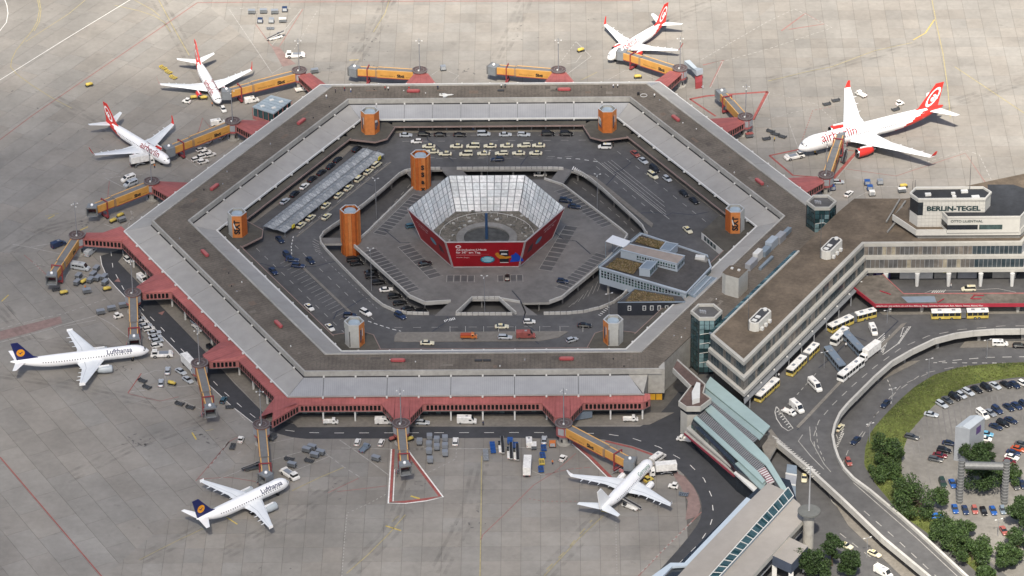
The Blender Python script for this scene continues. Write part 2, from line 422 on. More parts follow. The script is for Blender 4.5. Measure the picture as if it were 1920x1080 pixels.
# ================================================================ painted lines on the apron
MK = {'w': m_white, 'f': m_wfade, 'r': m_red, 'p': m_redf, 'y': m_yel, 'g': m_yelf, 'k': m_oil}
def line(mb, L, w, z=0.02, dash=None, mi=0):
    q = pxl(L)
    if dash: mb.dashes(q, w, z, dash[0], dash[1], mi)
    else: mb.ribbon(q, w, z, mi)
lines = {k: MB() for k in MK}
LN = [
 ('r', .42, None, [(0,857),(190,1080),(215,1110)]), ('p', .5, None, [(0,262),(60,217),(180,135),(290,60),(370,5)]), ('p', .55, None, [(370,5),(480,4),(960,2),(1200,1)]),
 ('w', .26, None, [(-5,153),(120,75),(250,-4)]), ('w', .26, None, [(8,-3),(13,10),(15,25),(12,42),(-2,60)]),
 ('g', .3, None, [(70,-3),(74,18),(70,40),(60,58),(45,76),(30,95),(22,112),(20,125),(30,138),(60,160),(100,185),(135,203)]),
 ('g', .3, None, [(73,-3),(77,18),(74,40),(64,58)]), ('g', .28, None, [(160,0),(130,25),(101,44),(48,78)]),
 ('g', .32, None, [(296,-3),(330,60),(355,104)]), ('g', .28, None, [(215,10),(260,20),(290,30),(308,42),(320,60)]), ('g', .28, None, [(252,0),(285,18),(300,30)]),
 ('f', .3, (1.2, 1.1), [(427,18),(505,12),(566,18)]), ('f', .3, None, [(484,60),(510,85),(565,18)]), ('p', .3, None, [(480,46),(509,86),(524,87),(568,17)]), ('f', .3, (1.2, 1.2), [(552,92),(595,20)]), ('f', .3, None, [(510,138),(530,125)]),
 ('f', .3, None, [(430,18),(480,92),(510,137)]),
 ('g', .28, None, [(730,0),(722,25),(700,60)]), ('f', .35, None, [(803,145),(828,128),(860,142),(849,153)]), ('y', .35, None, [(655,113),(672,112)]),
 ('f', .35, None, [(1062,140),(1108,106),(1080,78)]), ('f', .3, (1.2, 1.2), [(1080,78),(1050,118)]), ('f', .3, None, [(1062,120),(1080,117),(1090,103)]),
 ('f', .3, None, [(1140,150),(1172,132),(1200,134),(1232,150)]), ('g', .28, None, [(1090,150),(1120,135)]), ('f', .35, (1.4, 1.0), [(1315,112),(1440,40),(1490,17),(1560,52),(1440,92),(1345,118)]),
 ('p', .6, None, [(1465,58),(1510,25),(1545,45),(1480,55)]),
 ('r', 1.1, None, [(1293,186),(1325,180),(1440,172)]), ('r', 1.1, None, [(1439,172),(1412,225)]), ('r', .8, None, [(1294,186),(1342,218)]), ('f', .3, None, [(1443,173),(1414,226)]),
 ('p', .8, None, [(1318,122),(1356,113),(1332,163)]), ('f', .3, None, [(1300,164),(1332,165),(1356,115)]),
 ('g', .35, None, [(1747,-3),(1757,50),(1768,100),(1777,165),(1782,220)]), ('y', .4, None, [(1752,37),(1735,62),(1712,75)]), ('g', .28, None, [(1710,80),(1640,95),(1560,125),(1510,135),(1440,152)]), ('g', .35, None, [(1790,125),(1850,165),(1925,215)]),
 ('r', .8, None, [(1442,292),(1500,280)]), ('r', .8, None, [(1443,292),(1487,329),(1530,332)]), ('r', 1.2, None, [(1606,285),(1562,335)]), ('f', .3, None, [(1611,284),(1566,338)]), ('r', .4, None, [(1606,284),(1580,280)]),
 ('f', .3, (1.0, 1.0), [(1440,172),(1490,185),(1530,195),(1570,232)]), ('p', .35, (1.0, .8), [(1504,262),(1524,207),(1560,200)]), ('f', .3, None, [(1480,232),(1498,282)]), ('f', .3, (1.0, 1.0), [(1440,225),(1480,212),(1530,203)]),
 ('f', .35, (1.6, 1.2), [(1702,318),(1750,300),(1812,282),(1836,290),(1862,344)]), ('p', .35, None, [(1580,316),(1680,330),(1810,287),(1848,343)]), ('f', .35, None, [(1606,370),(1645,350),(1685,350)]),
 ('f', .35, (1.6, 1.2), [(0,617),(50,603),(120,588),(200,560)]), ('f', .4, None, [(0,642),(95,617),(110,611),(180,592),(207,606),(240,632)]), ('f', .3, None, [(120,612),(180,600)]),
 ('f', .35, None, [(23,458),(58,464),(75,468),(140,482)]), ('f', .35, None, [(58,463),(100,456)]), ('p', .3, None, [(45,478),(62,492),(88,516)]), ('f', .35, (1, .8), [(62,492),(80,510)]), ('f', .35, (1, .8), [(62,494),(98,500)]),
 ('f', .35, None, [(196,333),(237,354)]), ('f', .35, None, [(200,334),(226,331)]), ('f', .35, (1.2, 1.0), [(180,326),(225,326),(270,328)]), ('f', .3, None, [(220,480),(250,398),(245,395)]), ('f', .4, None, [(245,396),(250,410),(220,429),(195,420)]), ('p', .3, None, [(205,340),(202,370)]), ('g', .28, None, [(85,405),(110,400)]), ('y', .4, None, [(90,410),(102,404)]), ('y', .4, None, [(150,432),(165,425)]),
 ('f', .35, None, [(117,514),(131,507),(118,530)]), ('f', .35, None, [(131,505),(150,511),(205,540)]),
 ('f', .35, None, [(348,296),(373,315),(395,300)]), ('p', .35, None, [(370,255),(380,221),(395,240)]), ('p', .35, None, [(366,257),(372,246)]),
 ('r', .35, None, [(240,737),(265,700)]), ('f', .35, None, [(268,703),(290,695),(308,695),(312,728)]), ('f', .35, None, [(243,735),(312,727),(370,722)]), ('f', .3, None, [(262,722),(275,734)]), ('p', .35, None, [(240,738),(300,752),(335,744)]), ('f', .35, None, [(304,754),(376,746)]), ('f', .35, None, [(340,750),(378,768)]), ('f', .35, None, [(425,750),(436,762),(460,788)]),
 ('y', .45, None, [(360,811),(368,824)]), ('g', .28, None, [(385,808),(400,805)]), ('y', .4, None, [(425,970),(445,983)]),
 ('g', .28, None, [(261,1050),(300,1030),(340,1010),(381,991)]), ('y', .35, None, [(3,565),(16,553)]),
 ('p', .35, None, [(390,878),(430,828)]), ('p', .35, None, [(367,902),(430,828),(445,820)]), ('f', .35, (1.6, 1.2), [(392,875),(415,848),(425,830)]), ('f', .3, None, [(410,898),(445,885),(470,872)]), ('p', .35, None, [(370,898),(430,895),(480,903)]), ('f', .3, (1.4, 1.2), [(395,873),(430,860),(455,845)]),
 ('f', .35, None, [(637,825),(690,862),(729,891)]), ('f', .35, None, [(505,864),(550,851),(565,847)]), ('f', .4, None, [(593,837),(617,855)]), ('f', .35, (2.0, 1.4), [(617,855),(645,876),(677,896)]), ('f', .3, None, [(537,889),(617,856)]), ('g', .35, None, [(548,920),(600,895),(645,876)]), ('f', .35, None, [(497,833),(550,822)]),
 ('p', .35, None, [(615,924),(672,897)]), ('p', .35, None, [(632,922),(725,911)]), ('f', .3, (.7, .9), [(723,927),(690,945),(651,962),(646,1010),(641,1080)]), ('g', .35, None, [(760,965),(730,1000),(690,1040),(650,1075)]), ('y', .5, None, [(723,986),(752,995)]), ('g', .28, None, [(735,978),(748,967)]),
 ('g', .35, None, [(903,855),(902,960),(900,1080)]), ('p', .35, None, [(1000,910),(940,970),(905,1003),(902,1012)]), ('p', .3, None, [(1080,850),(1040,885),(1000,910)]), ('p', .35, (2, .5), [(1022,890),(1065,880),(1110,876)]), ('f', .35, None, [(990,880),(1015,890),(1022,890)]),
 ('f', .3, (.6, .9), [(1155,968),(1155,1010),(1157,1080)]), ('p', .3, (.6, .8), [(992,935),(1020,940),(1085,940)]),
 ('g', .3, None, [(1020,1080),(1050,1048),(1085,1010),(1132,966)]), ('g', .35, (3.5, 3.5), [(1025,1068),(1065,1028),(1110,975)]), ('y', .4, None, [(1127,958),(1150,963)]),
 ('p', .4, None, [(1197,1080),(1240,1035),(1290,985),(1315,960)]), ('f', .4, (1.4, 1.0), [(1203,1072),(1260,1015),(1297,979)]),
 ('f', .35, (1, .6), [(780,828),(800,842),(775,842)]), ('f', .35, None, [(733,822),(733,842),(640,840)]), ('f', .35, None, [(775,842),(905,841)]), ('f', .35, (1, 1), [(803,886),(840,868),(855,860),(856,838)]), ('f', .35, None, [(905,841),(1040,838)]),
]
for k, wd, ds, L in LN: line(lines[k], L, wd, 0.016 if k in 'pgy' else 0.022, ds)
# red bordered standing area of the bridge
tri = [(734,842),(728,944),(760,944),(800,939),(831,932),(764,843)]
line(lines['w'], tri, .45, .026)
line(lines['r'], [(736.5,842),(731,941),(760,941),(799,936),(826,930),(762,845)], 1.25, .022)
line(lines['w'], [(740,880),(737,940)], .3, .026)
line(lines['r'], [(1075,830),(1105,855),(1145,895)], 1.1, .022); line(lines['w'], [(1072,832),(1102,858),(1142,898)], .35, .026)
line(lines['r'], [(1135,827),(1185,839),(1230,855)], .9, .034)
line(lines['y'], [(770,930),(787,935)], .7, .024)
for k, mb in lines.items():
    if mb.f: struct(mb.build('apron_marking', MK[k], ap))
mb = MB()
mb.poly([(x, y, .012) for x, y in pxl([(0,621),(60,606),(113,593),(117,606),(60,623),(0,638)])])
mb.poly([(x, y, .012) for x, y in pxl([(1255,880),(1283,893),(1300,912),(1309,930),(1314,950),(1308,968),(1285,975),(1290,940),(1275,910)])])
mb.poly([(x, y, .012) for x, y in pxl([(509,87),(524,88),(540,108),(555,120),(530,125)])])
struct(mb.build('apron_marking', M('red_surface_worn', (.235, .165, .15), .85, var=.2, scale=.5, world=True), ap))
mb = MB(); rr = random.Random(3)
for (px, py, n, sx, sy) in ((690,85,14,40,30),(610,130,10,25,12),(875,130,8,20,12),(985,60,6,30,20),(265,830,16,25,15),(375,820,12,25,10),(230,695,6,20,8),(790,905,7,20,12),(250,835,6,20,10),(650,905,4,40,30),(560,1060,3,120,20),(1160,905,6,30,10),(160,420,12,30,18),(1690,265,8,30,12),(1110,30,3,60,20),(880,980,6,30,12),(100,230,5,90,60),(60,160,5,60,60)):
    for _ in range(n):
        x, y = P2(px + rr.gauss(0, sx / 2), py + rr.gauss(0, sy / 2)); a = rr.uniform(0, PI); l = rr.uniform(.2, .9); ww = rr.uniform(.12, .35)
        pts = []
        for k in range(8):
            q = k * PI / 4; f = rr.uniform(.7, 1.2); u = math.cos(q) * l * f; v = math.sin(q) * ww * f
            pts.append((x + u * math.cos(a) - v * math.sin(a), y + u * math.sin(a) + v * math.cos(a), .013))
        mb.poly(pts)
struct(mb.build('oil_spots', m_oil, ap))
# rubber and grime tracks along the lead-in lines
m_rub = M('rubber_track', (.055, .052, .05), .8, var=.3, scale=.4, world=True, alpha=.3)
nt_ = m_rub.node_tree; nz_ = nt_.nodes.new('ShaderNodeTexNoise'); nz_.inputs['Scale'].default_value = .22; nz_.inputs['Detail'].default_value = 7; gp = nt_.nodes.new('ShaderNodeNewGeometry'); nt_.links.new(gp.outputs['Position'], nz_.inputs['Vector']); mr_ = nt_.nodes.new('ShaderNodeMapRange'); mr_.inputs[1].default_value = .42; mr_.inputs[2].default_value = .75; mr_.inputs[3].default_value = 0.0; mr_.inputs[4].default_value = .24; nt_.links.new(nz_.outputs[0], mr_.inputs[0]); nt_.links.new(mr_.outputs[0], nt_.nodes['Principled BSDF'].inputs['Alpha'])
mb = MB(); zz = .0285
for L, wd in (([(1020,1080),(1085,1010),(1190,900)], 3.0), ([(650,1080),(730,1000),(775,900)], 3.0), ([(261,1050),(381,991),(520,915)], 3.0), ([(0,575),(60,640),(260,662)], 2.6), ([(0,480),(90,430),(190,405)], 2.6), ([(296,0),(355,104),(405,185)], 3.0), ([(100,185),(200,240),(300,295)], 3.0), ([(730,0),(700,60),(660,120)], 3.2), ([(985,0),(960,60),(925,125)], 3.2), ([(1350,0),(1247,40),(1150,100)], 3.0), ([(1925,150),(1770,200),(1520,265)], 3.6), ([(120,900),(250,835),(390,785)], 2.6), ([(1440,152),(1560,125),(1720,80)], 2.6), ([(0,700),(130,720),(300,760)], 3.0), ([(640,900),(560,960),(420,1040)], 2.4), ([(900,870),(880,960),(820,1075)], 2.6)):
    q = pxl(L)
    for dx in (-2.2, 0, 2.2):
        qq = []
        for k, p in enumerate(q): a_ = Vector(q[min(k + 1, len(q) - 1)]) - Vector(q[max(k - 1, 0)]); a_.normalize(); qq.append((p[0] - a_.y * dx, p[1] + a_.x * dx))
        mb.ribbon(qq, wd * .45, zz); zz += .0002
struct(mb.build('rubber_track', m_rub, ap))
# lane dashes on the service road
mb = MB()
rl = [(208,472),(212,505),(235,548),(262,575),(300,612),(340,655),(375,690),(420,735),(455,765),(490,792),(530,806),(570,811),(620,812),(1000,811),(1130,813),(1180,820),(1235,838),(1290,868),(1320,898),(1334,930),(1338,965),(1330,990),(1310,1020),(1260,1070)]
mb.dashes(pxl(rl), .22, .045, 3.0, 4.8)
line(mb, [(230,470),(233,492),(250,520)], .25, .045); line(mb, outer[0:14], .25, .045)
struct(mb.build('road_marking', m_white, road))
mb = MB(); [mb.poly([(x, y, .045) for x, y in pxl(L)]) for L in ([(214,528),(226,529),(222,521)], [(296,587),(304,591),(309,583)])]; struct(mb.build('road_marking', m_redf, road))
# ================================================================ hexagonal terminal
m_brown = M('roof_gravel_brown', (0.142, 0.122, 0.101), .95, var=.2, scale=1.3, world=True, big=.22, stripe=(1.25, .16), bump=.2)
m_brown2 = M('roof_bitumen_brown', (0.128, 0.101, 0.075), .95, var=.2, scale=.9, world=True, big=.3, bump=.2)
m_metal = M('roof_metal_grey', (0.33, 0.335, 0.345), .55, var=.08, scale=.25, world=True, big=.1, stripe=(0.62, .14), spec=.4)
m_metal2 = M('roof_metal_plain', (0.345, 0.335, 0.318), .6, var=.08, scale=.25, world=True, big=.12)
m_conc = M('parapet_concrete', (0.36, 0.35, 0.325), .85, var=.14, scale=.7, world=True, big=.16)
m_conc2 = M('concrete_grey', (0.22, 0.216, 0.205), .9, var=.14, scale=.7, world=True, big=.16)
m_dark = M('gutter_dark', (0.03, 0.03, 0.034), .8, var=.2)  # one near-black base colour for gutters, slits, openings and vents
m_canopy = M('canopy_bitumen', (0.095, 0.088, 0.074), .95, var=.18, scale=.5, world=True, big=.3)
m_fascia = M('canopy_fascia', (0.26, 0.19, 0.17), .8, var=.12)
m_glassd = M('glass_dark', (0.022, 0.027, 0.034), .12, var=.3, spec=.6)
m_glass = M('glass_teal', (0.035, 0.075, 0.085), .1, var=.3, spec=.7)
m_wpaint = M('paint_light', (0.62, 0.62, 0.60), .5, var=.06)
m_redr = M('gangway_red', (0.36, 0.112, 0.102), .6, var=.14, scale=.5, world=True, big=.2, stripe=(1.05, .16))
m_redw = M('gangway_red_wall', (0.36, 0.14, 0.13), .6, var=.12, scale=.5)
m_redd = M('rotunda_red', (0.33, 0.10, 0.10), .55, var=.12, scale=.7)
m_grey = M('panel_grey', (0.30, 0.31, 0.33), .5, var=.08)
m_black = M('black_rubber', (0.018, 0.018, 0.02), .7, var=.2)
SIDES = (-90, 210, 150, 90, 30, -30)
term = thing('terminal_building', 'hexagonal ring terminal with brown flat roof between grey sloping metal roofs', 'terminal')
def lim(th, a, outer=False):
    """sideways limits of a strip at distance a; the outer roof stops short where the main hall joins"""
    lo, hi = -a * T30, a * T30
    if outer and th == -90: hi -= 10.4
    if outer and th == 30: lo += 4.5
    return lo, hi
def strip(mb, th, a0, z0, a1, z1, t0=None, t1=None, gap=0.0, thick=0.12, outer=False, mi=0):
    """mitred sloping panel between a0 and a1, sideways from t0 to t1"""
    q = []
    for a, z in ((a0, z0), (a1, z1)):
        lo, hi = lim(th, a, outer)
        lo = lo if t0 is None else max(lo, t0); hi = hi if t1 is None else min(hi, t1)
        if hi - lo < 0.02: hi = lo + 0.02
        q.append(((a, lo + gap, z), (a, hi - gap, z)))
    (A, B), (D, C_) = q
    def w(p, dz=0): x, y = side(th, p[0], p[1]); return (x, y, p[2] + dz)
    top = [A, B, C_, D]; uv = [(p[1], p[0]) for p in top]
    W = [w(p) for p in top]; V = [w(p, -thick) for p in top]
    cz = (Vector(W[1]) - Vector(W[0])).cross(Vector(W[2]) - Vector(W[0])).z
    if cz < 0: W.reverse(); V.reverse(); uv.reverse()
    mb.poly(W, mi, uv)
    for k in range(4):
        k2 = (k + 1) % 4; mb.poly([W[k], V[k], V[k2], W[k2]], mi)
    mb.poly(list(reversed(V)), mi)
JT = [-60, -50, -40, -30, -20, -10, 0, 10, 20, 30, 40, 50, 60]
bra = MB().box((0, 0, 0), (.55, .55, .5)).mesh('bracket', m_wpaint)
for th in SIDES:
    lr = th == -30
    mb = MB(); strip(mb, th, 86.9, 11.78, 95.6 if lr else 96.7, 11.78, thick=.3)
    if lr: strip(mb, th, 95.6, 11.78, 105.9, 11.78, t0=-25.5, thick=.3)
    mb.build('roof', m_brown, term)
    if lr: mb = MB(); strip(mb, th, 95.0, 11.5, 95.5, 11.5, t1=-25.5, thick=11.3); mb.build('end_wall', m_conc, term)
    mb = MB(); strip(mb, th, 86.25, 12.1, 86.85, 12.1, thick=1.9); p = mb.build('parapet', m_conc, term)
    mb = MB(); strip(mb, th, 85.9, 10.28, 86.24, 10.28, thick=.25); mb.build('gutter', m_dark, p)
    if not lr:
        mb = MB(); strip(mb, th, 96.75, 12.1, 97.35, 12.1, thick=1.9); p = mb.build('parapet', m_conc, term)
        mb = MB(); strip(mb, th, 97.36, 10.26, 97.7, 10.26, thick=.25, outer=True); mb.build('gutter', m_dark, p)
        # outer sloping roof in long metal panels
        sl_ = MB(); strip(sl_, th, 97.3, 9.9, 105.3, 7.85, thick=.2, outer=True); par = sl_.build('outer_roof', m_dark, term)
        JO = [-70, -50, -30, -10, 10, 30, 50, 70]
        for k in range(len(JO) - 1):
            lo, hi = lim(th, 105.3, True)
            if JO[k + 1] <= lo + .5 or JO[k] >= hi - .5: continue
            mb = MB(); strip(mb, th, 97.4, 10.1, 105.35, 8.05, JO[k], JO[k + 1], gap=.07, thick=.12, outer=True)
            mb.build('roof_panel', m_metal if th in (-90, 90) else m_metal2, par)
        mb = MB(); strip(mb, th, 105.36, 8.1, 105.75, 8.1, thick=.42, outer=True); mb.build('eave', m_wpaint if th != -90 else m_metal2, term)
        for t in JT:
            lo, hi = lim(th, 105.3, True)
            if lo + 1 < t < hi - 1:
                x, y = side(th, 106.0, t); ob('bracket', bra, term, (x, y, 7.75), rad(th))
                x, y = side(th, 97.75, t); ob('bracket', bra, term, (x, y, 10.35), rad(th))
    # inner sloping roof
    sl_ = MB(); strip(sl_, th, 78.9, 7.85, 86.2, 9.9, thick=.2); par = sl_.build('inner_roof', m_dark, term)
    for k in range(len(JT) - 1):
        lo, hi = lim(th, 86.2)
        if JT[k + 1] <= lo + .5 or JT[k] >= hi - .5: continue
        mb = MB(); strip(mb, th, 78.85, 8.05, 86.2, 10.1, JT[k], JT[k + 1], gap=.05, thick=.12)
        mb.build('roof_panel', m_metal if th in (-90, 90) else m_metal2, par)
    mb = MB(); strip(mb, th, 78.3, 8.16, 78.84, 8.16, thick=.5); mb.build('eave', m_wpaint, term)
    for t in JT:
        if abs(t) < 43:
            x, y = side(th, 78.05, t); ob('bracket', bra, term, (x, y, 7.75), rad(th))
            x, y = side(th, 85.85, t); ob('bracket', bra, term, (x, y, 10.35), rad(th))
    # recessed dark band above the canopy, inner glazing behind the columns
    mb = MB(); strip(mb, th, 78.6, 7.66, 79.3, 7.66, thick=.95); mb.build('clerestory', m_glassd, term)
    mb = MB(); strip(mb, th, 79.4, 6.4, 79.9, 6.4, thick=2.4); fac = mb.build('court_facade', m_glassd, term)
    col = MB()
    for t in range(-40, 41, 5):
        x, y = side(th, 77.6, t); o = MB().box((0, 0, 0), (.45, .45, 2.4)).build('column', m_conc2, term, loc=(x, y, 5.2)); o.rotation_euler = (0, 0, rad(th))
        x, y = side(th, 79.3, t + 2.5); o = MB().box((0, 0, 0), (.12, 1.6, 2.1)).build('shop_window', M('shop_glass', (.10, .115, .12), .2, var=.5, scale=.3, world=True), fac, loc=(x, y, 5.1)); o.rotation_euler = (0, 0, rad(th))
    # outer ground floor and upper wall
    if not lr:
        mb = MB(); strip(mb, th, 103.6, 7.6, 104.4, 7.6, thick=7.5, outer=True); fac = mb.build('airside_facade', m_glassd, term)
        if th in (-90, 210):
            for t in range(-58, 50, 2):
                if random.random() < .45: continue
                x, y = side(th, 104.45, t); o = MB().box((0, 0, 0), (.12, 1.5, 1.5 + random.random())).build('window', M('lit_glass%d' % random.randint(0, 2), random.choice([(.06, .09, .10), (.12, .13, .13), (.03, .05, .06)]), .15, var=.4), fac, loc=(x, y, 1.9)); o.rotation_euler = (0, 0, rad(th))
            for t in range(-50, 51, 10):
                x, y = side(th, 107.6, t); o = MB().box((0, 0, 0), (.5, .5, 4.0)).build('column', m_wpaint, term, loc=(x, y, 2.0)); o.rotation_euler = (0, 0, rad(th))
# inner canopy, one flat deck per side plus the wider corner pieces that carry the stair towers
for th in SIDES:
    mb = MB(); strip(mb, th, 75.6, 6.75, 79.35, 6.75, t0=-34.2, t1=34.2, thick=.38); c_ = mb.build('canopy', m_canopy, term)
    mb = MB(); strip(mb, th, 75.3, 6.8, 75.58, 6.8, t0=-34.0, t1=34.0, thick=.5); mb.build('fascia', m_fascia, c_)
for ca in (120, 60, 0, -60, -120, 180):
    c, s_ = math.cos(rad(ca)), math.sin(rad(ca))
    def rt(r, t): return (r * c - t * s_, r * s_ + t * c)
    ed = [rt(82.0, 9.3), rt(75.4, 2.4), rt(75.4, -2.4), rt(82.0, -9.3)]
    mb = MB(); mb.prism(ed + [rt(87.9, -7.7), rt(92.0, 0), rt(87.9, 7.7)], 6.36, 6.755); c_ = mb.build('canopy', m_canopy, term)
    mb = MB(); mb.wall(ed, .25, 6.3, 6.84); mb.build('fascia', m_fascia, c_)
    mb = MB(); mb.prism([rt(82.6, 6), rt(78.6, 2), rt(78.6, -2), rt(82.6, -6), rt(87, 0)], 4.0, 6.3); mb.build('kiosk', m_glassd, term)
# end wall of the lower wing next to the main hall
mb = MB()
e0 = side(-90, 104.4, 50.0); e1 = side(-90, 97.2, 45.8 + .0)
mb.prism([side(-90, 86.9, 52), side(-90, 96.9, 52), side(-90, 96.9, 57.2), side(-90, 86.9, 57.2)], 2.9, 11.7); mb.build('end_block', m_conc, term)
mb = MB(); mb.prism([side(-90, 96.95, 45.7), side(-90, 104.35, 49.9), side(-90, 104.2, 50.4), side(-90, 96.95, 51.9)], 0, [9.9, 7.7, 7.7, 9.9]); mb.build('end_wall', m_conc, term)
mb = MB(); mb.prism([side(-90, 88, 52.2), side(-90, 96.2, 52.2), side(-90, 96.2, 57.0), side(-90, 88, 57.0)], 0, 2.88); mb.build('recess', m_glassd, term)
my = M('door_yellow', (.62, .33, .03), .5)
for k in range(2): MB().box((0, 0, 0), (1.9, .1, 2.2)).build('yellow_door', my, term, loc=(side(-90, 96.3, 53.4 + 2.1 * k)) + (1.15,))
# felt patches, drains and pipe runs on the brown roof
rp_ = random.Random(31); pm = [M('felt_dark', (.095, .082, .07), .95, var=.2, scale=1, world=True), M('felt_pale', (.18, .16, .135), .95, var=.2, scale=1, world=True), M('felt_red', (.15, .115, .09), .95, var=.2, scale=1, world=True)]
for th in SIDES:
    for k in range(9):
        a, t = rp_.uniform(88.5, 94), rp_.uniform(-46, 46); da, dt_ = rp_.uniform(.6, 2.4), rp_.uniform(.8, 4.5)
        MB().poly([side(th, a, t) + (11.785 + .0004 * k,), side(th, a + da, t) + (11.785 + .0004 * k,), side(th, a + da, t + dt_) + (11.785 + .0004 * k,), side(th, a, t + dt_) + (11.785 + .0004 * k,)]).build('felt_patch', rp_.choice(pm), term)
    for k in range(6): x, y = side(th, rp_.uniform(88, 95.5), rp_.uniform(-45, 45)); MB().tube((x, y, 11.7), (x, y, 12.0 + .3 * rp_.random()), .22, .18, n=8).build('vent_pipe', rp_.choice([m_grey, m_dark, m_wpaint]), term)
# ---- roof furniture
def roof_unit(px, py, th, label):
    q = P(px, py, 12.3); r = thing('rooftop_unit', label, 'rooftop unit', (q.x, q.y, 11.8), rad(th + 90), 'red units on the terminal roof')
    mb = MB(); pts = [(-2.4, 0), (-2.0, -.62), (2.0, -.62), (2.4, 0), (2.0, .62), (-2.0, .62)]
    mb.prism(pts, .25, 1.0); mb.build('housing', M('unit_red', (.36, .075, .08), .5, var=.12), r, bev=.12)
    mb = MB(); mb.prism([(x * .86, y * .8) for x, y in pts], 0.98, 1.12); mb.build('lid', M('unit_red_lid', (.42, .13, .12), .5), r)
    mb = MB(); [mb.box((x, 0, .13), (.3, .9, .26)) for x in (-1.5, 1.5)]; mb.build('foot', m_conc2, r)
for px, py, th, lb in ((775,171,90,'on the far wing, left of the white plane shape'),(1058,168,90,'on the far wing, right of the white plane shape'),(565,228,150,'on the upper left wing near its upper corner'),(402,351,150,'on the upper left wing near the left corner'),(384,475,210,'on the lower left wing near the left corner'),(522,608,210,'on the lower left wing near the lower corner'),(746,676,-90,'on the near wing, left of the two'),(1062,673,-90,'on the near wing, right of the two'),(1267,222,30,'on the upper right wing near its upper corner'),(1424,341,30,'on the upper right wing near the glass stair tower')):
    roof_unit(px, py, th, 'long red roof unit ' + lb)
# white plane-shaped figure lying on the far roof
q = P(837, 179, 12); r = thing('plane_sculpture', 'small white plane-shaped figure lying on the far wing roof', 'sculpture', (q.x, q.y, 11.8), rad(8))
mb = MB(); mb.rings([[(x, math.cos(k * PI / 4) * rr, .35 + math.sin(k * PI / 4) * rr) for k in range(8)] for x, rr in ((-2.6, .08), (-2.0, .25), (0, .35), (1.8, .3), (2.6, .06))]); mb.build('fuselage', m_wpaint, r, smooth=True)
for sg in (-1, 1): MB().prism([(-1.3, sg * .2), (.9, sg * .2), (-.6, sg * 1.5), (-1.4, sg * 1.5)], .28, .42).build('wing', m_wpaint, r)
MB().prism([(-2.6, -.06), (-1.8, -.06), (-1.8, .06), (-2.6, .06)], .4, 1.2).build('fin', m_wpaint, r)
# dark hatches and a ring on the roof
for px, py, th, lb in ((939,170,90,'flat dark roof vent on the far wing'),(897,676,-90,'left of two flat dark roof vents on the near wing'),(913,676,-90,'right of two flat dark roof vents on the near wing')):
    q = P(px, py, 11.9); r = thing('roof_vent', lb, 'vent', (q.x, q.y, 11.8), rad(th + 90)); MB().prism([(-1.2, -.5), (1.2, -.5), (1.2, .5), (-1.2, .5)], 0, .3).build('base', m_dark, r); MB().box((0, 0, .36), (2.2, .8, .08)).build('cover', m_asph2, r)
q = P(1207, 179, 11.9); r = thing('roof_ring', 'pale ring-shaped frame with dark box at roof corner by far right stair tower', 'roof fitting', (q.x, q.y, 11.8))
mb = MB(); [mb.tube((math.cos(k * PI / 6) * 1.2, math.sin(k * PI / 6) * 1.2, .15), (math.cos((k + 1) * PI / 6) * 1.2, math.sin((k + 1) * PI / 6) * 1.2, .15), .1, n=6) for k in range(12)]; mb.build('ring', m_wpaint, r); MB().box((-1.9, .6, .5), (.9, .7, 1.0)).build('box', m_black, r)
# ---- gates: rotundas with mast, red gangways and connecting spurs
m_win = M('gangway_window', (.012, .010, .011), .25, var=.4, spec=.5)
wmesh = MB().prism([(-.42 + .16, -.86), (.42 - .16, -.86), (.42, -.7), (.42, .7), (.42 - .16, .86), (-.42 + .16, .86), (-.42, .7), (-.42, -.7)], 0, .06).mesh('window', m_win)
def put_window(parent, p, q, t, z, out):
    """window on a wall running from p to q, facing left of that direction when out=+1"""
    d = Vector((q[0] - p[0], q[1] - p[1], 0)).normalized(); n = Vector((d.y, -d.x, 0)) * out
    o = ob('window', wmesh, parent); up = Vector((0, 0, 1)); xa = up.cross(n)
    c = Vector((p[0], p[1], 0)) + d * t + n * .105
    o.matrix_local = Matrix(((xa.x, up.x, n.x, c.x), (xa.y, up.y, n.y, c.y), (0, 1, 0, z), (0, 0, 0, 1)))
def run_windows(parent, pts, out, pitch=1.27, zf=None):
    for k in range(len(pts) - 1):
        p, q = pts[k], pts[k + 1]; L = math.hypot(q[0] - p[0], q[1] - p[1]); n = int((L - .5) / pitch)
        for j in range(n): put_window(parent, p, q, (L - (n - 1) * pitch) / 2 + j * pitch, 5.25, out)
def gate_pos(th, t, a=119.0): return side(th, a, t)
ROT = 2.45
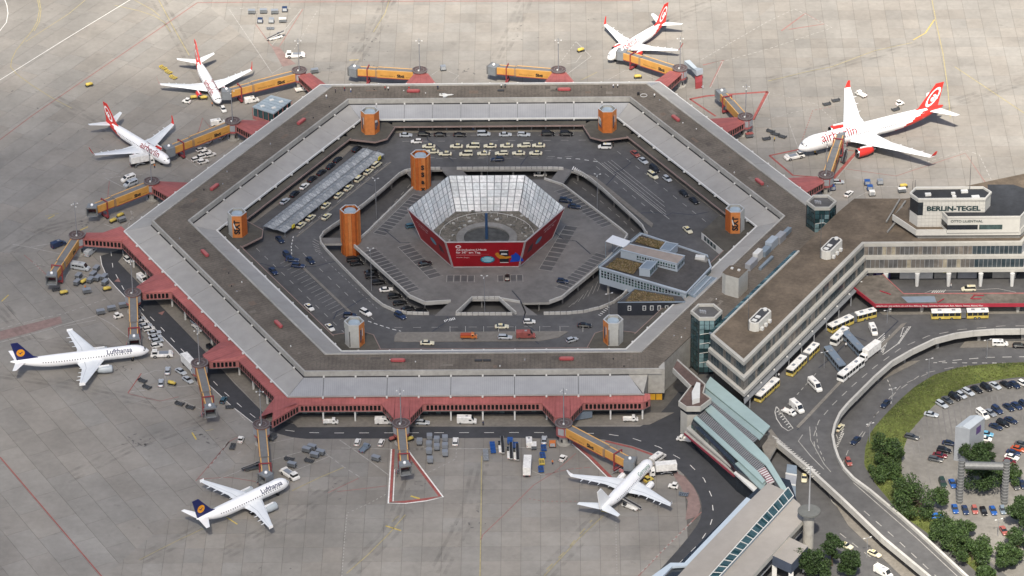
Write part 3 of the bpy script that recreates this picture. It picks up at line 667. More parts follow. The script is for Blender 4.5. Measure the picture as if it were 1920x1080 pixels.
# long gangways along the two near wings, opening out to each rotunda
def corner_pt(ca, r, t): c, s_ = math.cos(rad(ca)), math.sin(rad(ca)); return (r * c - t * s_, r * s_ + t * c)
def build_gangway(outline, label, th, endcap=None):
    """outline: outer wall plan; the roof rises towards the facade line"""
    r = thing('gangway', label, 'gangway')
    mbw = MB()
    for k in range(len(outline) - 1):
        p, q = outline[k], outline[k + 1]
        if (Vector(p) - Vector(q)).length < .05: continue
        mbw.wall([p, q], .2, 4.02, 6.62)
    mbw.build('wall', m_redw, r)
    c, s_ = math.cos(rad(th)), math.sin(rad(th))
    mbr = MB(); fl = MB(); fas = MB()
    for k in range(len(outline) - 1):
        p, q = outline[k], outline[k + 1]
        ta, tb = -p[0] * s_ + p[1] * c, -q[0] * s_ + q[1] * c
        pi, qi = side(th, 104.6, ta), side(th, 104.6, tb)
        d = Vector((q[0] - p[0], q[1] - p[1])).normalized(); n = Vector((d.y, -d.x)) * .2
        P0 = (p[0] + n.x, p[1] + n.y, 6.65); Q0 = (q[0] + n.x, q[1] + n.y, 6.65)
        mbr.poly([P0, Q0, (qi[0], qi[1], 7.55), (pi[0], pi[1], 7.55)], 0, [(ta, 0), (tb, 0), (tb, 4), (ta, 4)])
        mbr.poly([(p[0] + n.x, p[1] + n.y, 6.4), (q[0] + n.x, q[1] + n.y, 6.4), Q0, P0], 0)
        fl.prism([p, q, qi, pi], 3.75, 4.0)
    mbr.build('roof', m_redr, r); fl.build('floor', m_conc2, r)
    run_windows(r, [p for p in outline], +1, 1.27)
    return r
def gate_notch(tg): return [(tg - 6.4, 108.2), (tg - 2.3, 116.6), (tg + 2.3, 116.6), (tg + 6.4, 108.2)]
o1 = [corner_pt(-120, 134.6, 2.2), side(-90, 108.2, -57.4)] + [side(-90, a, t) for t, a in gate_notch(-25)] + [side(-90, a, t) for t, a in gate_notch(25)] + [side(-90, 108.2, 50.2), side(-90, 106.2, 52.4), side(-90, 104.7, 51.0)]
gw1 = build_gangway(o1, 'long red gangway with dark windows along the near wing above the service road', -90)
o2 = [corner_pt(180, 134.6, 2.2), side(210, 108.2, -57.4)] + [side(210, a, t) for t, a in gate_notch(-25)] + [side(210, a, t) for t, a in gate_notch(25)] + [side(210, 108.2, 57.4), corner_pt(-120, 134.6, -2.2)]
gw2 = build_gangway(o2, 'long red gangway with dark windows along the lower left wing', 210)
def spur(ctr, base1, base2, label):
    """short red connecting bridge from the facade to a rotunda"""
    r = thing('gate_bridge', label, 'gangway'); c = Vector(ctr); b1 = Vector(base1); b2 = Vector(base2); m = (b1 + b2) / 2
    d = (c - m).normalized(); n = Vector((-d.y, d.x)); e1 = c - d * 2.2 + n * 2.2; e2 = c - d * 2.2 - n * 2.2
    if (b1 - e1).length > (b1 - e2).length: e1, e2 = e2, e1
    mb = MB(); mb.wall([b1, e1], .2, 3.8, 6.45); mb.wall([b2, e2], .2, 3.8, 6.45); mb.build('wall', m_redw, r)
    MB().prism([b1, e1, e2, b2], 3.6, 3.82).build('floor', m_conc2, r)
    mb = MB(); o1_ = (b1 - b2).normalized() * .3
    A = (b1.x + o1_.x, b1.y + o1_.y, 6.9); B = (e1.x + o1_.x, e1.y + o1_.y, 6.35); C_ = (e2.x - o1_.x, e2.y - o1_.y, 6.35); D = (b2.x - o1_.x, b2.y - o1_.y, 6.9)
    mid0 = ((b1.x + b2.x) / 2, (b1.y + b2.y) / 2, 7.5); mid1 = ((e1.x + e2.x) / 2, (e1.y + e2.y) / 2, 6.6)
    mb.poly([A, B, mid1, mid0], 0, [(0, 0), (0, 9), (3, 9), (3, 0)]); mb.poly([mid0, mid1, C_, D], 0, [(3, 0), (3, 9), (6, 9), (6, 0)])
    for x, y in ((A, B), (C_, D), (B, C_)): mb.poly([x, (x[0], x[1], x[2] - .25), (y[0], y[1], y[2] - .25), y], 0)
    mb.build('roof', m_redr, r)
    for p, q in ((b1, e1), (b2, e2)):
        s0 = 1 if ((q - p).x * (m - p).y - (q - p).y * (m - p).x) > 0 else -1
        run_windows(r, [tuple(p), tuple(q)], s0)
    return r
SPN = {}
def spur_side(th, tg, lb): spur(side(th, 119, tg), side(th, 104.5, tg - 6.5), side(th, 104.5, tg + 6.5), lb)
spur_side(90, 25, 'red gable-roofed gate bridge at the far wing, left of the two')
spur_side(90, -25, 'red gable-roofed gate bridge at the far wing, right of the two')
spur_side(150, -25, 'red gate bridge on the upper left wing beside the flat glass-walled lounge')
spur_side(150, 26.5, 'red gate bridge on the upper left wing nearest the left corner')
spur_side(30, 24, 'dark red gate bridge on the upper right wing with the short folded passenger bridge')
spur_side(30, -26.5, 'dark red gate bridge leading to the large red-tailed jet')
spur(corner_pt(120, 137, 0), side(150, 104.5, -57), side(90, 104.5, 57), 'red gate bridge at the upper left roof corner')
spur(corner_pt(60, 136.5, 0), side(90, 104.5, -57), side(30, 104.5, 57), 'dark red gate bridge at the upper right roof corner')
spur(corner_pt(180, 137.4, 0), side(150, 104.5, 59.5), side(210, 108.3, -57.2), 'red gate bridge at the left corner above the curved service road')
# rotunda: pedestal, drum, dish roof with ring, mast with lamps
def rotunda(xy, label, ang):
    r = thing('gate_rotunda', label, 'gate tower', (xy[0], xy[1], 0), ang, 'round gate towers')
    n = 20
    mb = MB(); mb.tube((0, 0, 0), (0, 0, 3.3), 1.55, 1.5, n=n); mb.tube((0, 0, 0), (0, 0, .25), 2.3, 2.3, n=n); mb.build('pedestal', m_conc, r)
    for k in range(4):
        a = k * PI / 2 + .6; MB().box((0, 0, 0), (.1, .7, 1.1)).build('opening', m_dark, r, loc=(math.cos(a) * 1.56, math.sin(a) * 1.56, 1.5)).rotation_euler = (0, 0, a)
    mb = MB(); mb.tube((0, 0, 3.3), (0, 0, 7.1), ROT, ROT, n=n); mb.build('drum', m_redd, r)
    for k in range(3):
        a = -.9 + k * .9; o = MB().box((0, 0, 0), (.12, 1.9, 2.3)).build('panel', m_grey, r, loc=(math.cos(a) * (ROT - .02), math.sin(a) * (ROT - .02), 5.3)); o.rotation_euler = (0, 0, a)
    ring = [(2.45, 7.0), (2.8, 7.05), (2.8, 7.45), (2.5, 7.5), (2.45, 7.25), (1.7, 7.2), (1.65, 7.4), (1.35, 7.4), (1.3, 7.22), (0.02, 7.25)]
    mb = MB(); mb.rings([[(math.cos(2 * PI * k / n) * a, math.sin(2 * PI * k / n) * a, z) for k in range(n)] for a, z in ring], cap0=False, cap1=True, mis=lambda a, k: 1 if a in (3, 4, 7, 8) else 0)
    mb.build('dish_roof', [M('dish_rim', (.15, .13, .13), .7, var=.2), M('dish_dark', (.10, .075, .075), .8, var=.2)], r)
    MB().tube((.6, -.4, 7.1), (.6, -.4, 7.6), .35, .3, n=8).build('beacon', m_wpaint, r)
    mb = MB(); mb.tube((0, 0, 7.1), (0, 0, 20.0), .19, .12, n=8)
    ma = mb.build('mast', M('mast_steel', (.28, .29, .31), .4, metal=.3), r)
    for k in range(4):
        a = k * PI / 2; mb = MB(); mb.bar((0, 0, 18.6 + .5 * (k % 2)), (math.cos(a) * 1.0, math.sin(a) * 1.0, 18.6 + .5 * (k % 2)), .08); mb.build('arm', m_grey, ma)
        MB().box((math.cos(a) * 1.05, math.sin(a) * 1.05, 18.55 + .5 * (k % 2)), (.4, .4, .22), rz=a).build('lamp', m_wpaint, ma)
    return r
GATES = [
 (P2(561, 131, 7.3), 'round gate tower with mast by the far left jet, upper left corner', -90),
 (P2(787, 131, 7.3), 'round gate tower with mast at the far wing, left one', -90),
 (P2(1047, 130, 7.3), 'round gate tower with mast at the far wing, right one', -90),
 (P2(1275, 127, 7.3), 'round gate tower with white base at the upper right corner', -90),
 (P2(1398, 218, 7.3), 'round gate tower on the upper right wing, inside red painted triangle', -90),
 (P2(1549, 327, 7.3), 'round gate tower whose bridge reaches the large red-tailed jet', -90),
 (P2(436, 226, 7.3), 'round gate tower on the upper left wing by a cluster of white cars', -90),
 (P2(284, 339, 7.3), 'round gate tower on the upper left wing beside two silver vans', -90),
 (P2(144, 440, 7.3), 'round gate tower at the left corner of the terminal', -60),
 (P2(249, 548, 7.3), 'round gate tower on the lower left wing by the row of parked cars', -90),
 (P2(374, 680, 7.3), 'round gate tower on the lower left wing above the empty bridge', -90),
 (P2(490, 795, 7.3), 'round gate tower at the lower left corner of the terminal', -90),
 (P2(752, 793, 7.3), 'round gate tower on the near wing over the red triangle', -90),
 (P2(1057, 793, 7.3), 'round gate tower on the near wing serving the plain white jet', -60)]
for xy, lb, an in GATES: rotunda(xy, lb, rad(an))
# ================================================================ courtyard: lower road, ring road, parking deck
ZR = 4.0
m_pale = M('parapet_pale', (.46, .45, .42), .8, var=.1, scale=.5, world=True, big=.14)
lr = MB().poly([hexc(80.0, a) + (0.0,) for a in range(0, 360, 60)]).build('lower_road', m_asph); struct(lr)
inner_b = [(53.5,3.1),(52.4,7.6),(50.6,11.6),(46.6,19.4),(39.5,33.3),(35.6,40.2),(32.8,44.2),(29.8,46.6),(26.2,48.0),(22,48.4),(-21,48.8),(-26.2,48.4),(-28.8,47.2),(-30.8,44.9),(-35.8,35.1),(-42.1,24.0),(-48.4,14.2),(-52.2,9.0),(-54.9,4.8),(-56.1,0.8),(-55.6,-2.8),(-53.6,-7.4),(-48.2,-17.9),(-42.4,-28.8),(-36.9,-38.9),(-33.4,-44.0),(-29.5,-47.4),(-25,-49.1),(-20.4,-49.5),(-16.4,-49.5),(17.2,-50),(27,-49.8),(32.3,-48.9),(37.8,-46.4),(41.9,-43.2),(45,-38.9),(47.6,-33.3),(54,-21),(57.4,-12),(57,-3)]
def holed(name, outer_, holes, z, mat, parent=None):
    bm = bmesh.new(); es = []
    for loop in [outer_] + holes:
        vs_ = [bm.verts.new((p[0], p[1], z)) for p in loop]
        for k in range(len(vs_)): es.append(bm.edges.new((vs_[k], vs_[(k + 1) % len(vs_)])))
    bmesh.ops.triangle_fill(bm, edges=es, use_beauty=True)
    bmesh.ops.recalc_face_normals(bm, faces=bm.faces)
    for f in bm.faces:
        if f.normal.z < 0: f.normal_flip()
    me = bpy.data.meshes.new(name); bm.to_mesh(me); bm.free(); me.materials.append(mat)
    return ob(name, me, parent)
ring = holed('ring_road', [hexc(79.6, a) for a in range(0, 360, 60)], [inner_b], ZR, m_asph); struct(ring)
holed('road_underside', [hexc(79.6, a) for a in range(0, 360, 60)], [inner_b], ZR - 0.8, m_conc2, ring)
mb = MB()
for k in range(len(inner_b)):
    p, q = inner_b[k], inner_b[(k + 1) % len(inner_b)]
    mb.poly([(p[0], p[1], ZR - .8), (q[0], q[1], ZR - .8), (q[0], q[1], ZR), (p[0], p[1], ZR)])
mb.build('slab_edge', m_conc, ring)
deck_b = [(-44.5,-4.1),(-42.6,0.6),(-40.1,5.2),(-26.2,34.6),(-22.5,40.4),(-14,41.2),(19.5,41.0),(25.8,36.6),(45.4,5.1),(47.4,1.4),(45.2,-5.1),(37.9,-19.2),(25.2,-39.2),(21,-42.2),(11.4,-42.4),(4.4,-39.9),(-4.4,-39.8),(-11.3,-41.4),(-19.7,-42.3),(-24.9,-37.8),(-28.2,-31.9)]
deck = MB().prism(deck_b, ZR - .8, ZR + .004, 0, 1).build('parking_deck', [m_conc, m_asph3]); struct(deck)
br = MB()
for L in ([(825,313),(861,313),(878,331),(841,331)], [(1051,314),(1073,319),(1048,352),(1024,348)], [(760,319),(809,318),(806,346),(784,347)], [(600,446),(598,457),(657,457),(657,446)]):
    br.prism(pxl(L, ZR), ZR - .7, ZR + .03, 0, 1)
br.prism([(-16.4,-50.2),(-9.4,-50.2),(-4.4,-39.6),(-11.3,-41.0)], ZR - .7, ZR + .012, 0, 1); br.prism([(10.2,-50.4),(17.2,-50.4),(11.4,-42.0),(4.4,-39.6)], ZR - .7, ZR + .012, 0, 1)
struct(br.build('deck_bridge', [m_conc, m_asph3]))
# low parapet of concrete blocks round the opening
par = thing('ring_parapet', 'low parapet of pale concrete blocks along the inner edge of the ring road', 'parapet')
blk = MB().box((0, 0, 0), (1.72, .5, 1.0), mt=0, taper=.98, tapy=.8).mesh('block', m_pale)
def resample(pts, step, closed=True):
    q = [Vector(p) for p in pts] + ([Vector(pts[0])] if closed else []); out = []; d0 = 0.0; nxt = step / 2
    for k in range(len(q) - 1):
        L = (q[k + 1] - q[k]).length
        while nxt <= d0 + L:
            u = (nxt - d0) / L; d = (q[k + 1] - q[k]).normalized(); out.append((q[k] + (q[k + 1] - q[k]) * u, math.atan2(d.y, d.x))); nxt += step
        d0 += L
    return out
for p, an in resample(inner_b, 1.86):
    if p.x > 50 and -30 < p.y < 2: continue
    if -18 < p.x < 18.5 and p.y < -40: continue
    if p.y > 40 and (-16.3 < p.x < -10.2 or 25.5 < p.x < 29.4): continue
    n = Vector((-math.sin(an), math.cos(an))); c = p - n * .0
    ob('block', blk, par, (c.x, c.y, ZR + .48), an)
for a_, b_ in (((-9.6,-49.9),(9.9,-50.1)), ((-9.4,-49.3),(-4.4,-39.9)), ((-4.4,-39.7),(4.4,-39.8)), ((4.5,-40.0),(10.1,-49.6))):
    for p, an in resample([a_, b_], 1.86, False): ob('block', blk, par, (p.x, p.y, ZR + .48), an)
dpar = thing('deck_parapet', 'pale concrete edge rail round the central parking deck', 'parapet')
for k in range(len(deck_b)):
    p, q = deck_b[k], deck_b[(k + 1) % len(deck_b)]
    if k in (4, 5, 13, 14, 15, 16): 
        if k != 14: continue
    MB().wall([p, q], .5, ZR - .5, ZR + .75).build('rail', m_pale, dpar)
mb = MB()
for p, an in resample(inner_b, 11.0): 
    n = Vector((-math.sin(an), math.cos(an))); c = p - n * 1.4; o = MB().box((0, 0, 0), (.6, .6, 3.2)).build('pillar', m_conc2, ring, loc=(c.x, c.y, 1.6))
for p, an in resample(deck_b, 10.0):
    c = p * .96; MB().box((0, 0, 0), (.5, .5, 3.2)).build('pillar', m_conc2, deck, loc=(c.x, c.y, 1.6))
# ---- markings on ring road, deck and lower road
mk = MB(); mkf = MB(); mtar = MB(); mpav = MB()
def hring(mb, a, w, z, dash=None, sides=(90, 150, 210, -90, 30), m=6.0, lo=None, hi=None):
    for th in sides:
        h_ = a * T30 - m; L = [side(th, a, -h_ if lo is None else lo), side(th, a, h_ if hi is None else hi)]
        mb.dashes(L, w, z, *dash) if dash else mb.ribbon(L, w, z)
ZM = ZR + .008
hring(mkf, 57.5, .22, ZM, (2.6, 3.4), (150, 210, 90, -90), 4); hring(mkf, 57.5, .22, ZM, (2.6, 3.4), (30,), 4, -14, 28)
hring(mkf, 69.5, .22, ZM, (2.6, 3.6), (210, 90, 30), 6); hring(mkf, 53.2, .16, ZM, (1.2, 1.2), (210,), 8)
# islands of pale paving between the lanes (raised kerbs)
isl = MB()
isl.prism([side(210, 61.5, -24), side(210, 62.4, -26), side(210, 62.4, 29), side(210, 61.5, 29)], ZR, ZR + .13)
isl.prism([side(-90, 60.6, -28), side(-90, 62.8, -29), side(-90, 66.2, -29), side(-90, 66.6, -25), side(-90, 66.6, 18), side(-90, 64.5, 24), side(-90, 61.0, 27), side(-90, 60.6, 26)], ZR, ZR + .13)
isl.prism([side(150, 76.2, -33), side(150, 74.0, -33), side(150, 73.2, -26), side(150, 74.6, 34), side(150, 76.2, 36)], ZR, ZR + .13)
for th in (90, 30, 210): isl.prism([side(th, 79.3, -36), side(th, 75.9, -34), side(th, 75.9, 34), side(th, 79.3, 36)], ZR, ZR + .14)
isl.prism([side(30, 51.6, -22), side(30, 53.4, -20), side(30, 53.4, 18), side(30, 51.6, 22)], ZR, ZR + .12)
isl.prism([side(150, 57.0, -30), side(150, 56.4, -30), side(150, 56.4, 30), side(150, 57.0, 30)], ZR, ZR + .12)
struct(isl.build('kerb_island', m_paving, ring))
for a in (60.5, 61.5, 63.0, 64.4): mkf.ribbon([side(30, a, -18 + (a - 60) * 2), side(30, a, 26)], .2, ZM)
hring(mkf, 59.8, .3, ZR + .01, None, (30,), 5, -20, 30)
for th, a0, a1, t0, t1, st in ((210, 62.6, 67.2, -22, 28, 2.5),):
    t = t0
    while t < t1: mkf.ribbon([side(th, a0, t), side(th, a1, t + 1.2)], .14, ZM); t += st
for px0, py0, px1, py1 in ((588,448,600,455),(586,452,598,459),(586,457,598,463),(588,462,600,467),(590,467,601,471),(593,471,604,475)): mkf.ribbon(pxl([(px0, py0), (px1, py1)], ZR), .22, ZM)
for k in range(9): a, b = P2(1076 + k * 3.2, 312 + k * 2.0, ZR), P2(1073 + k * 3.2, 318 + k * 2.0, ZR); mk.ribbon([a, b], .35, ZM)
for k in range(7): a, b = P2(833 + k * 3.0, 600 - k * .8, ZR), P2(835 + k * 3.0, 604 - k * .8, ZR); mk.ribbon([a, b], .3, ZM)
for k in range(6): a, b = P2(1122 + k * 3.2, 590 - k * 3, ZR), P2(1127 + k * 3.2, 592 - k * 3, ZR); mk.ribbon([a, b], .3, ZM)
mk.dashes(pxl([(690,602),(710,609),(735,617),(752,621)], ZR), .3, ZM, 1.4, 1.0); mk.dashes(pxl([(1045,296),(1085,298),(1125,304)], ZR), .3, ZM, 1.6, 1.6)
mk.dashes(pxl([(550,443),(546,462),(548,490)], ZR), .25, ZM, 1.2, 1.0)
for y0, x0, x1 in ((254,755,1090),(283,790,1040),(297,818,1045)): mkf.dashes(pxl([(x0, y0), (x1, y0 - .5)], ZR), .18, ZM, 2.2, 2.6)
# tarred expansion joints
for L in ([(480,497),(490,494),(515,501),(590,500),(605,496),(615,493),(635,489)], [(625,599),(632,585),(655,575),(680,560),(696,556)], [(800,645),(812,630),(810,622),(823,613),(842,600),(838,594)], [(960,545),(975,562),(985,585),(980,605),(1000,618),(1005,625),(995,632),(1010,645)], [(976,310),(983,300),(990,292)], [(1120,348),(1137,347),(1155,327),(1150,324),(1165,319),(1183,305),(1176,302),(1190,295)], [(1190,405),(1205,399),(1235,399),(1252,404),(1260,399),(1300,403),(1330,397)], [(720,430),(750,455),(768,455)], [(1038,434),(1055,448),(1080,452),(1107,476)], [(700,348),(690,345),(680,342),(670,333)], [(800,252),(802,262),(820,275),(850,303)], [(617,410),(600,404)]):
    mtar.ribbon(pxl(L, ZR), .38, ZM + .004)
mk.build('road_marking', m_white, ring); mkf.build('road_marking', m_wfade, ring); mtar.build('tar_joint', M('tar', (.035, .04, .055), .7, var=.2), ring)
# parking bays on the deck
mb = MB(); md = MB(); ZD = ZR + .012
def bays(p0, p1, depth, n, sgn, dark=True):
    a = Vector(p0); b = Vector(p1); d = (b - a) / n; nn = Vector((-d.y, d.x)).normalized() * depth * sgn
    for k in range(n + 1): mb.ribbon([a + d * k, a + d * k + nn], .16, ZD)
    if dark:
        for k in range(n):
            q = [a + d * (k + .12), a + d * (k + .88), a + d * (k + .88) + nn * .85, a + d * (k + .12) + nn * .85]; md.poly([(v.x, v.y, ZR + .009) for v in (q if sgn > 0 else reversed(q))])
    mb.ribbon([a, b], .16, ZD)
bays(P2(700,437,ZR), P2(775,364,ZR), 5.0, 13, -1); bays(P2(682,472,ZR), P2(765,549,ZR), 5.0, 14, 1)
bays(P2(1062,352,ZR), P2(1150,420,ZR), 5.0, 13, -1); bays(P2(1063,545,ZR), P2(1140,480,ZR), 5.0, 12, 1)
bays(P2(746,463,ZR), P2(806,523,ZR), 5.0, 9, 1); bays(P2(1060,422,ZR), P2(1010,505,ZR), 5.0, 10, 1)
bays(P2(838,516,ZR), P2(890,516,ZR), 4.6, 4, -1); bays(P2(933,516,ZR), P2(980,515,ZR), 4.6, 4, -1)
mb.build('bay_lines', m_wfade, deck); md.build('bay_paving', m_asph, deck)
mb = MB()
def zline(L, w, dash=None): (mb.dashes(pxl(L), w, .012, *dash) if dash else mb.ribbon(pxl(L), w, .012))
zline([(700,420),(735,385),(770,345)], .2, (2.5, 3)); zline([(1075,340),(1120,372),(1165,410),(1190,435)], .2, (2.5, 3)); zline([(680,470),(720,520),(775,580)], .2, (2.5, 2.5))
for k in range(7): zline([(1130 - k * 9, 520 + k * 8), (1120 - k * 9, 546 + k * 5)], .16)
mb.build('road_marking', m_wfade, lr)
# ================================================================ funnel pavilion on the deck
RB, RT, ZB, ZT = 21.6, 26.0, 4.05, 16.0
pav = thing('funnel_pavilion', 'hexagonal funnel of white sheeted lattice panels above the parking deck', 'pavilion')
def fc(R, ang, z): return Vector((R * math.cos(rad(ang)), R * math.sin(rad(ang)), z))
m_sheet = [M('sheet_white%d' % k, c, .5, var=.22, scale=1.1, big=.2) for k, c in enumerate(((.80, .82, .82), (.70, .73, .74), (.86, .87, .87)))]
for m_ in m_sheet:
    b = m_.node_tree.nodes['Principled BSDF']; b.inputs['Transmission Weight'].default_value = 0.0
m_rib = M('lattice_steel', (.30, .32, .34), .45, metal=.4)
for f in range(6):
    a0, a1 = 60 * f, 60 * f + 60
    def fp(u, v, off=0.0, a0=a0, a1=a1):
        R = RB + (RT - RB) * v; z = ZB + (ZT - ZB) * v; p = fc(R, a0, z).lerp(fc(R, a1, z), u); n = Vector((math.cos(rad(a0 + 30)), math.sin(rad(a0 + 30)), -.32)).normalized(); return p + n * off
    rb = MB(); NC, NR = 10, 5
    for i in range(NC + 1): rb.bar(fp(i / NC, 0), fp(i / NC, 1), .22 if i in (0, NC) else .17)
    for j in range(NR * 2 + 1): rb.bar(fp(0, j / NR / 2), fp(1, j / NR / 2), .05)
    fr = rb.build('lattice', m_rib, pav)
    for i in range(NC):
        for j in range(NR):
            g_ = .006; o_ = random.uniform(.02, .10)
            q = [fp(i / NC + g_, j / NR + g_, o_), fp((i + 1) / NC - g_, j / NR + g_, o_), fp((i + 1) / NC - g_, (j + 1) / NR - g_, o_ + random.uniform(-.04, .04)), fp(i / NC + g_, (j + 1) / NR - g_, o_)]
            qb = [v + (fp(.5, .5, .05) - fp(.5, .5)) for v in q]
            mb = MB(); mb.poly(list(reversed(q))); mb.poly(qb)
            for k in range(4): mb.poly([q[k], q[(k + 1) % 4], qb[(k + 1) % 4], qb[k]])
            mb.build('panel', random.choice(m_sheet), fr)
mb = MB(); mb.poly([tuple(fc(21.5, a, 4.03)) for a in range(0, 360, 60)]); mb.build('floor', M('gravel_floor', (.15, .138, .118), .95, var=.45, scale=1.6, big=.3), pav)
n = 32; mb = MB()
mb.rings([[(math.cos(2 * PI * k / n) * r_, math.sin(2 * PI * k / n) * r_, z) for k in range(n)] for r_, z in ((10.3, 4.0), (10.3, 4.6), (7.7, 4.6), (7.7, 4.04))], cap0=False, cap1=False); mb.build('ring_wall', m_conc2, pav)
mb = MB(); mb.rings([[(math.cos(2 * PI * k / n) * r_, math.sin(2 * PI * k / n) * r_, z) for k in range(n)] for r_, z in ((7.68, 4.06), (7.6, 4.05))], cap0=True, cap1=True); mb.build('well', M('well_floor', (.07, .072, .07), .8, var=.4, scale=.4), pav)
mb = MB(); mb.tube((0, 0, 4), (0, 0, 13.8), .5, .45, n=12); mb.build('column', M('column_blue', (.03, .07, .15), .4), pav)
mb = MB(); rr = random.Random(5)
for k in range(150):
    a = rr.uniform(0, 360); r_ = rr.uniform(11.5, 19.5); x, y = r_ * math.cos(rad(a)), r_ * math.sin(rad(a)); mb.box((x, y, 4.2), (rr.uniform(.3, 1.4), rr.uniform(.3, .9), rr.uniform(.2, .7)), rr.uniform(0, 3), rr.randint(0, 2))
o = mb.build('stored_material', [M('heap_a', (.22, .21, .19), .9, var=.3), M('heap_b', (.14, .14, .13), .9, var=.3), M('heap_c', (.40, .40, .38), .8, var=.2)], pav); o['kind'] = 'stuff'
mb = MB(); [mb.bar((math.cos(k * PI / 14) * 16, math.sin(k * PI / 14) * 16, 4.1), (math.cos(k * PI / 14) * 16, math.sin(k * PI / 14) * 16, 5.3), .12) for k in range(28)]
for k in range(28): mb.bar((math.cos(k * PI / 14) * 16, math.sin(k * PI / 14) * 16, 5.2), (math.cos((k + 1) * PI / 14) * 16, math.sin((k + 1) * PI / 14) * 16, 5.2), .1)
mb.build('railing', m_wpaint, pav)
# billboards on the three near faces
m_bill = M('billboard_red', (.30, .006, .014), .45, var=.2, scale=.12)
def billboard(f, label, mini):
    a0 = 60 * f; bb = thing('billboard', label, 'billboard')
    c0, c1 = fc(RB, a0, ZB), fc(RB, a0 + 60, ZB); t0, t1 = fc(RT, a0, ZT), fc(RT, a0 + 60, ZT)
    n = Vector((math.cos(rad(a0 + 30)), math.sin(rad(a0 + 30)), -.32)).normalized()
    def at(u, v, off=.42): return (c0.lerp(c1, u)).lerp(t0.lerp(t1, u), v) + n * off
    q = [at(.004, .05), at(.996, .05), at(.996, .985), at(.004, .985)]; qb = [at(.004, .05, .3), at(.996, .05, .3), at(.996, .985, .3), at(.004, .985, .3)]
    mb = MB(); mb.poly(q); mb.poly(list(reversed(qb)))
    for k in range(4): mb.poly([q[k], qb[k], qb[(k + 1) % 4], q[(k + 1) % 4]])
    mb.build('poster', m_bill, bb)
    mb = MB()
    for (u0, v0, u1, v1) in ((0, .03, 1, .03), (0, 1, 1, 1), (0, .03, 0, 1), (1, .03, 1, 1)): mb.bar(at(u0, v0, .4), at(u1, v1, .4), .28)
    mb.build('frame', M('frame_grey', (.42, .38, .38), .5), bb)
    W = (c1 - c0).length; ctr = at(.5, .5, .43); ux = (c1 - c0).normalized(); uy = (at(.5, 1, .43) - at(.5, 0, .43)).normalized()
    m_tx = M('print_white', (.75, .62, .62), .6, var=.05); fn = plane_fn(ctr, ux, uy)
    def shape(pts, mat, name, z=.02):
        mb = MB(); mb.poly([tuple(Vector(fn(x, y)) + n * z) for x, y in pts]); return mb.build(name, mat, bb)
    def ell(cx, cy, rx, ry, k=20): return [(cx + rx * math.cos(2 * PI * i / k), cy + ry * math.sin(2 * PI * i / k)) for i in range(k)]
    if mini:
        shape(ell(1.5 * mini, .2, 2.0, 1.3), M('badge_blue', (.10, .28, .36), .5), 'badge'); text_mesh('All-inclusive-Urlaub', 1.05, plane_fn(fn(-4.6 * mini, 3.0) + n * .02, ux, uy), m_tx, 'lettering', bb, .01)
        text_mesh('f\u00fcr 3\u20ac am Tag.', 1.05, plane_fn(fn(-4.9 * mini, 1.6) + n * .02, ux, uy), m_tx, 'lettering', bb, .01); shape([(5, -1.8), (8.4, -1.6), (7.8, 1.2), (5.6, 1.6)] if mini > 0 else [(-8.4, -1.6), (-5, -1.8), (-5.6, 1.6), (-7.8, 1.2)], M('print_dark', (.06, .03, .04), .5), 'picture')
        return
    o = fn(-9.4, 0)
    shape(ell(-9.0, 4.1, .95, .78), m_tx, 'emblem'); shape(ell(-9.0, 4.1, .52, .42), m_bill, 'emblem_centre', .03)
    L = lambda y: plane_fn(fn(-9.8, y) + n * .02, ux, uy)
    text_mesh('All-inclusive-Urlaub', 1.28, L(2.15), m_tx, 'lettering', bb, .025, 'LEFT'); text_mesh('f\u00fcr 3\u20ac* am Tag.', 1.28, L(.85), m_tx, 'lettering', bb, .025, 'LEFT')
    m_pk = M('print_pink', (.5, .13, .14), .6); shape([(-9.8, .3), (1.2, .3), (1.2, .42), (-9.8, .42)], m_pk, 'rule'); shape([(-9.8, -.25), (-1.6, -.25), (-1.6, .05), (-9.8, .05)], m_pk, 'small_print')
    text_mesh('Weiter. So gut.', .72, L(-1.4), m_tx, 'lettering', bb, .0, 'LEFT')
    bd = M('badge_teal', (.05, .30, .42), .5); shape(ell(.6, -2.3, 2.45, 1.75, 24), M('badge_rim', (.012, .10, .16), .5), 'badge_rim', .02); shape(ell(.6, -2.2, 2.2, 1.55, 24), bd, 'badge', .03)
    for k, (wd, yy) in enumerate(((2.2, -1.2), (3.6, -1.8), (3.4, -2.45), (2.4, -3.05))): shape([(.6 - wd / 2, yy - .2), (.6 + wd / 2, yy - .2), (.6 + wd / 2, yy + .12), (.6 - wd / 2, yy + .12)], M('badge_text', (.45, .68, .72), .6), 'badge_line', .04)
    shape([(4.6, -3.6), (7.6, -3.6), (7.6, 1.9), (4.6, 1.9)], M('phone_dark', (.015, .015, .02), .3), 'phone', .02); shape([(4.7, 1.9), (7.5, 1.9), (7.5, 2.25), (4.7, 2.25)], m_wpaint, 'phone_rim', .03); shape([(4.7, -3.95), (7.5, -3.95), (7.5, -3.6), (4.7, -3.6)], m_wpaint, 'phone_rim', .03)
    shape([(5.0, .0), (7.2, .0), (7.0, .75), (5.2, .85)], m_wpaint, 'phone_screen', .03)
    shape([(3.1, .3), (3.6, 1.1), (4.2, 1.1), (4.6, .1), (6.5, -.9), (8.6, -.6), (8.4, -1.4), (7.0, -1.9), (4.6, -1.9), (3.7, -1.0)], M('print_orange', (.52, .22, .02), .5), 'swim_ring', .04)
    shape([(7.9, -3.6), (12.6, -3.1), (12.2, -1.8), (10.6, .4), (9.9, 1.2), (9.4, .2), (8.4, -.2), (8.6, -1.7)], M('print_blue', (.01, .06, .42), .5), 'blue_fabric', .05)
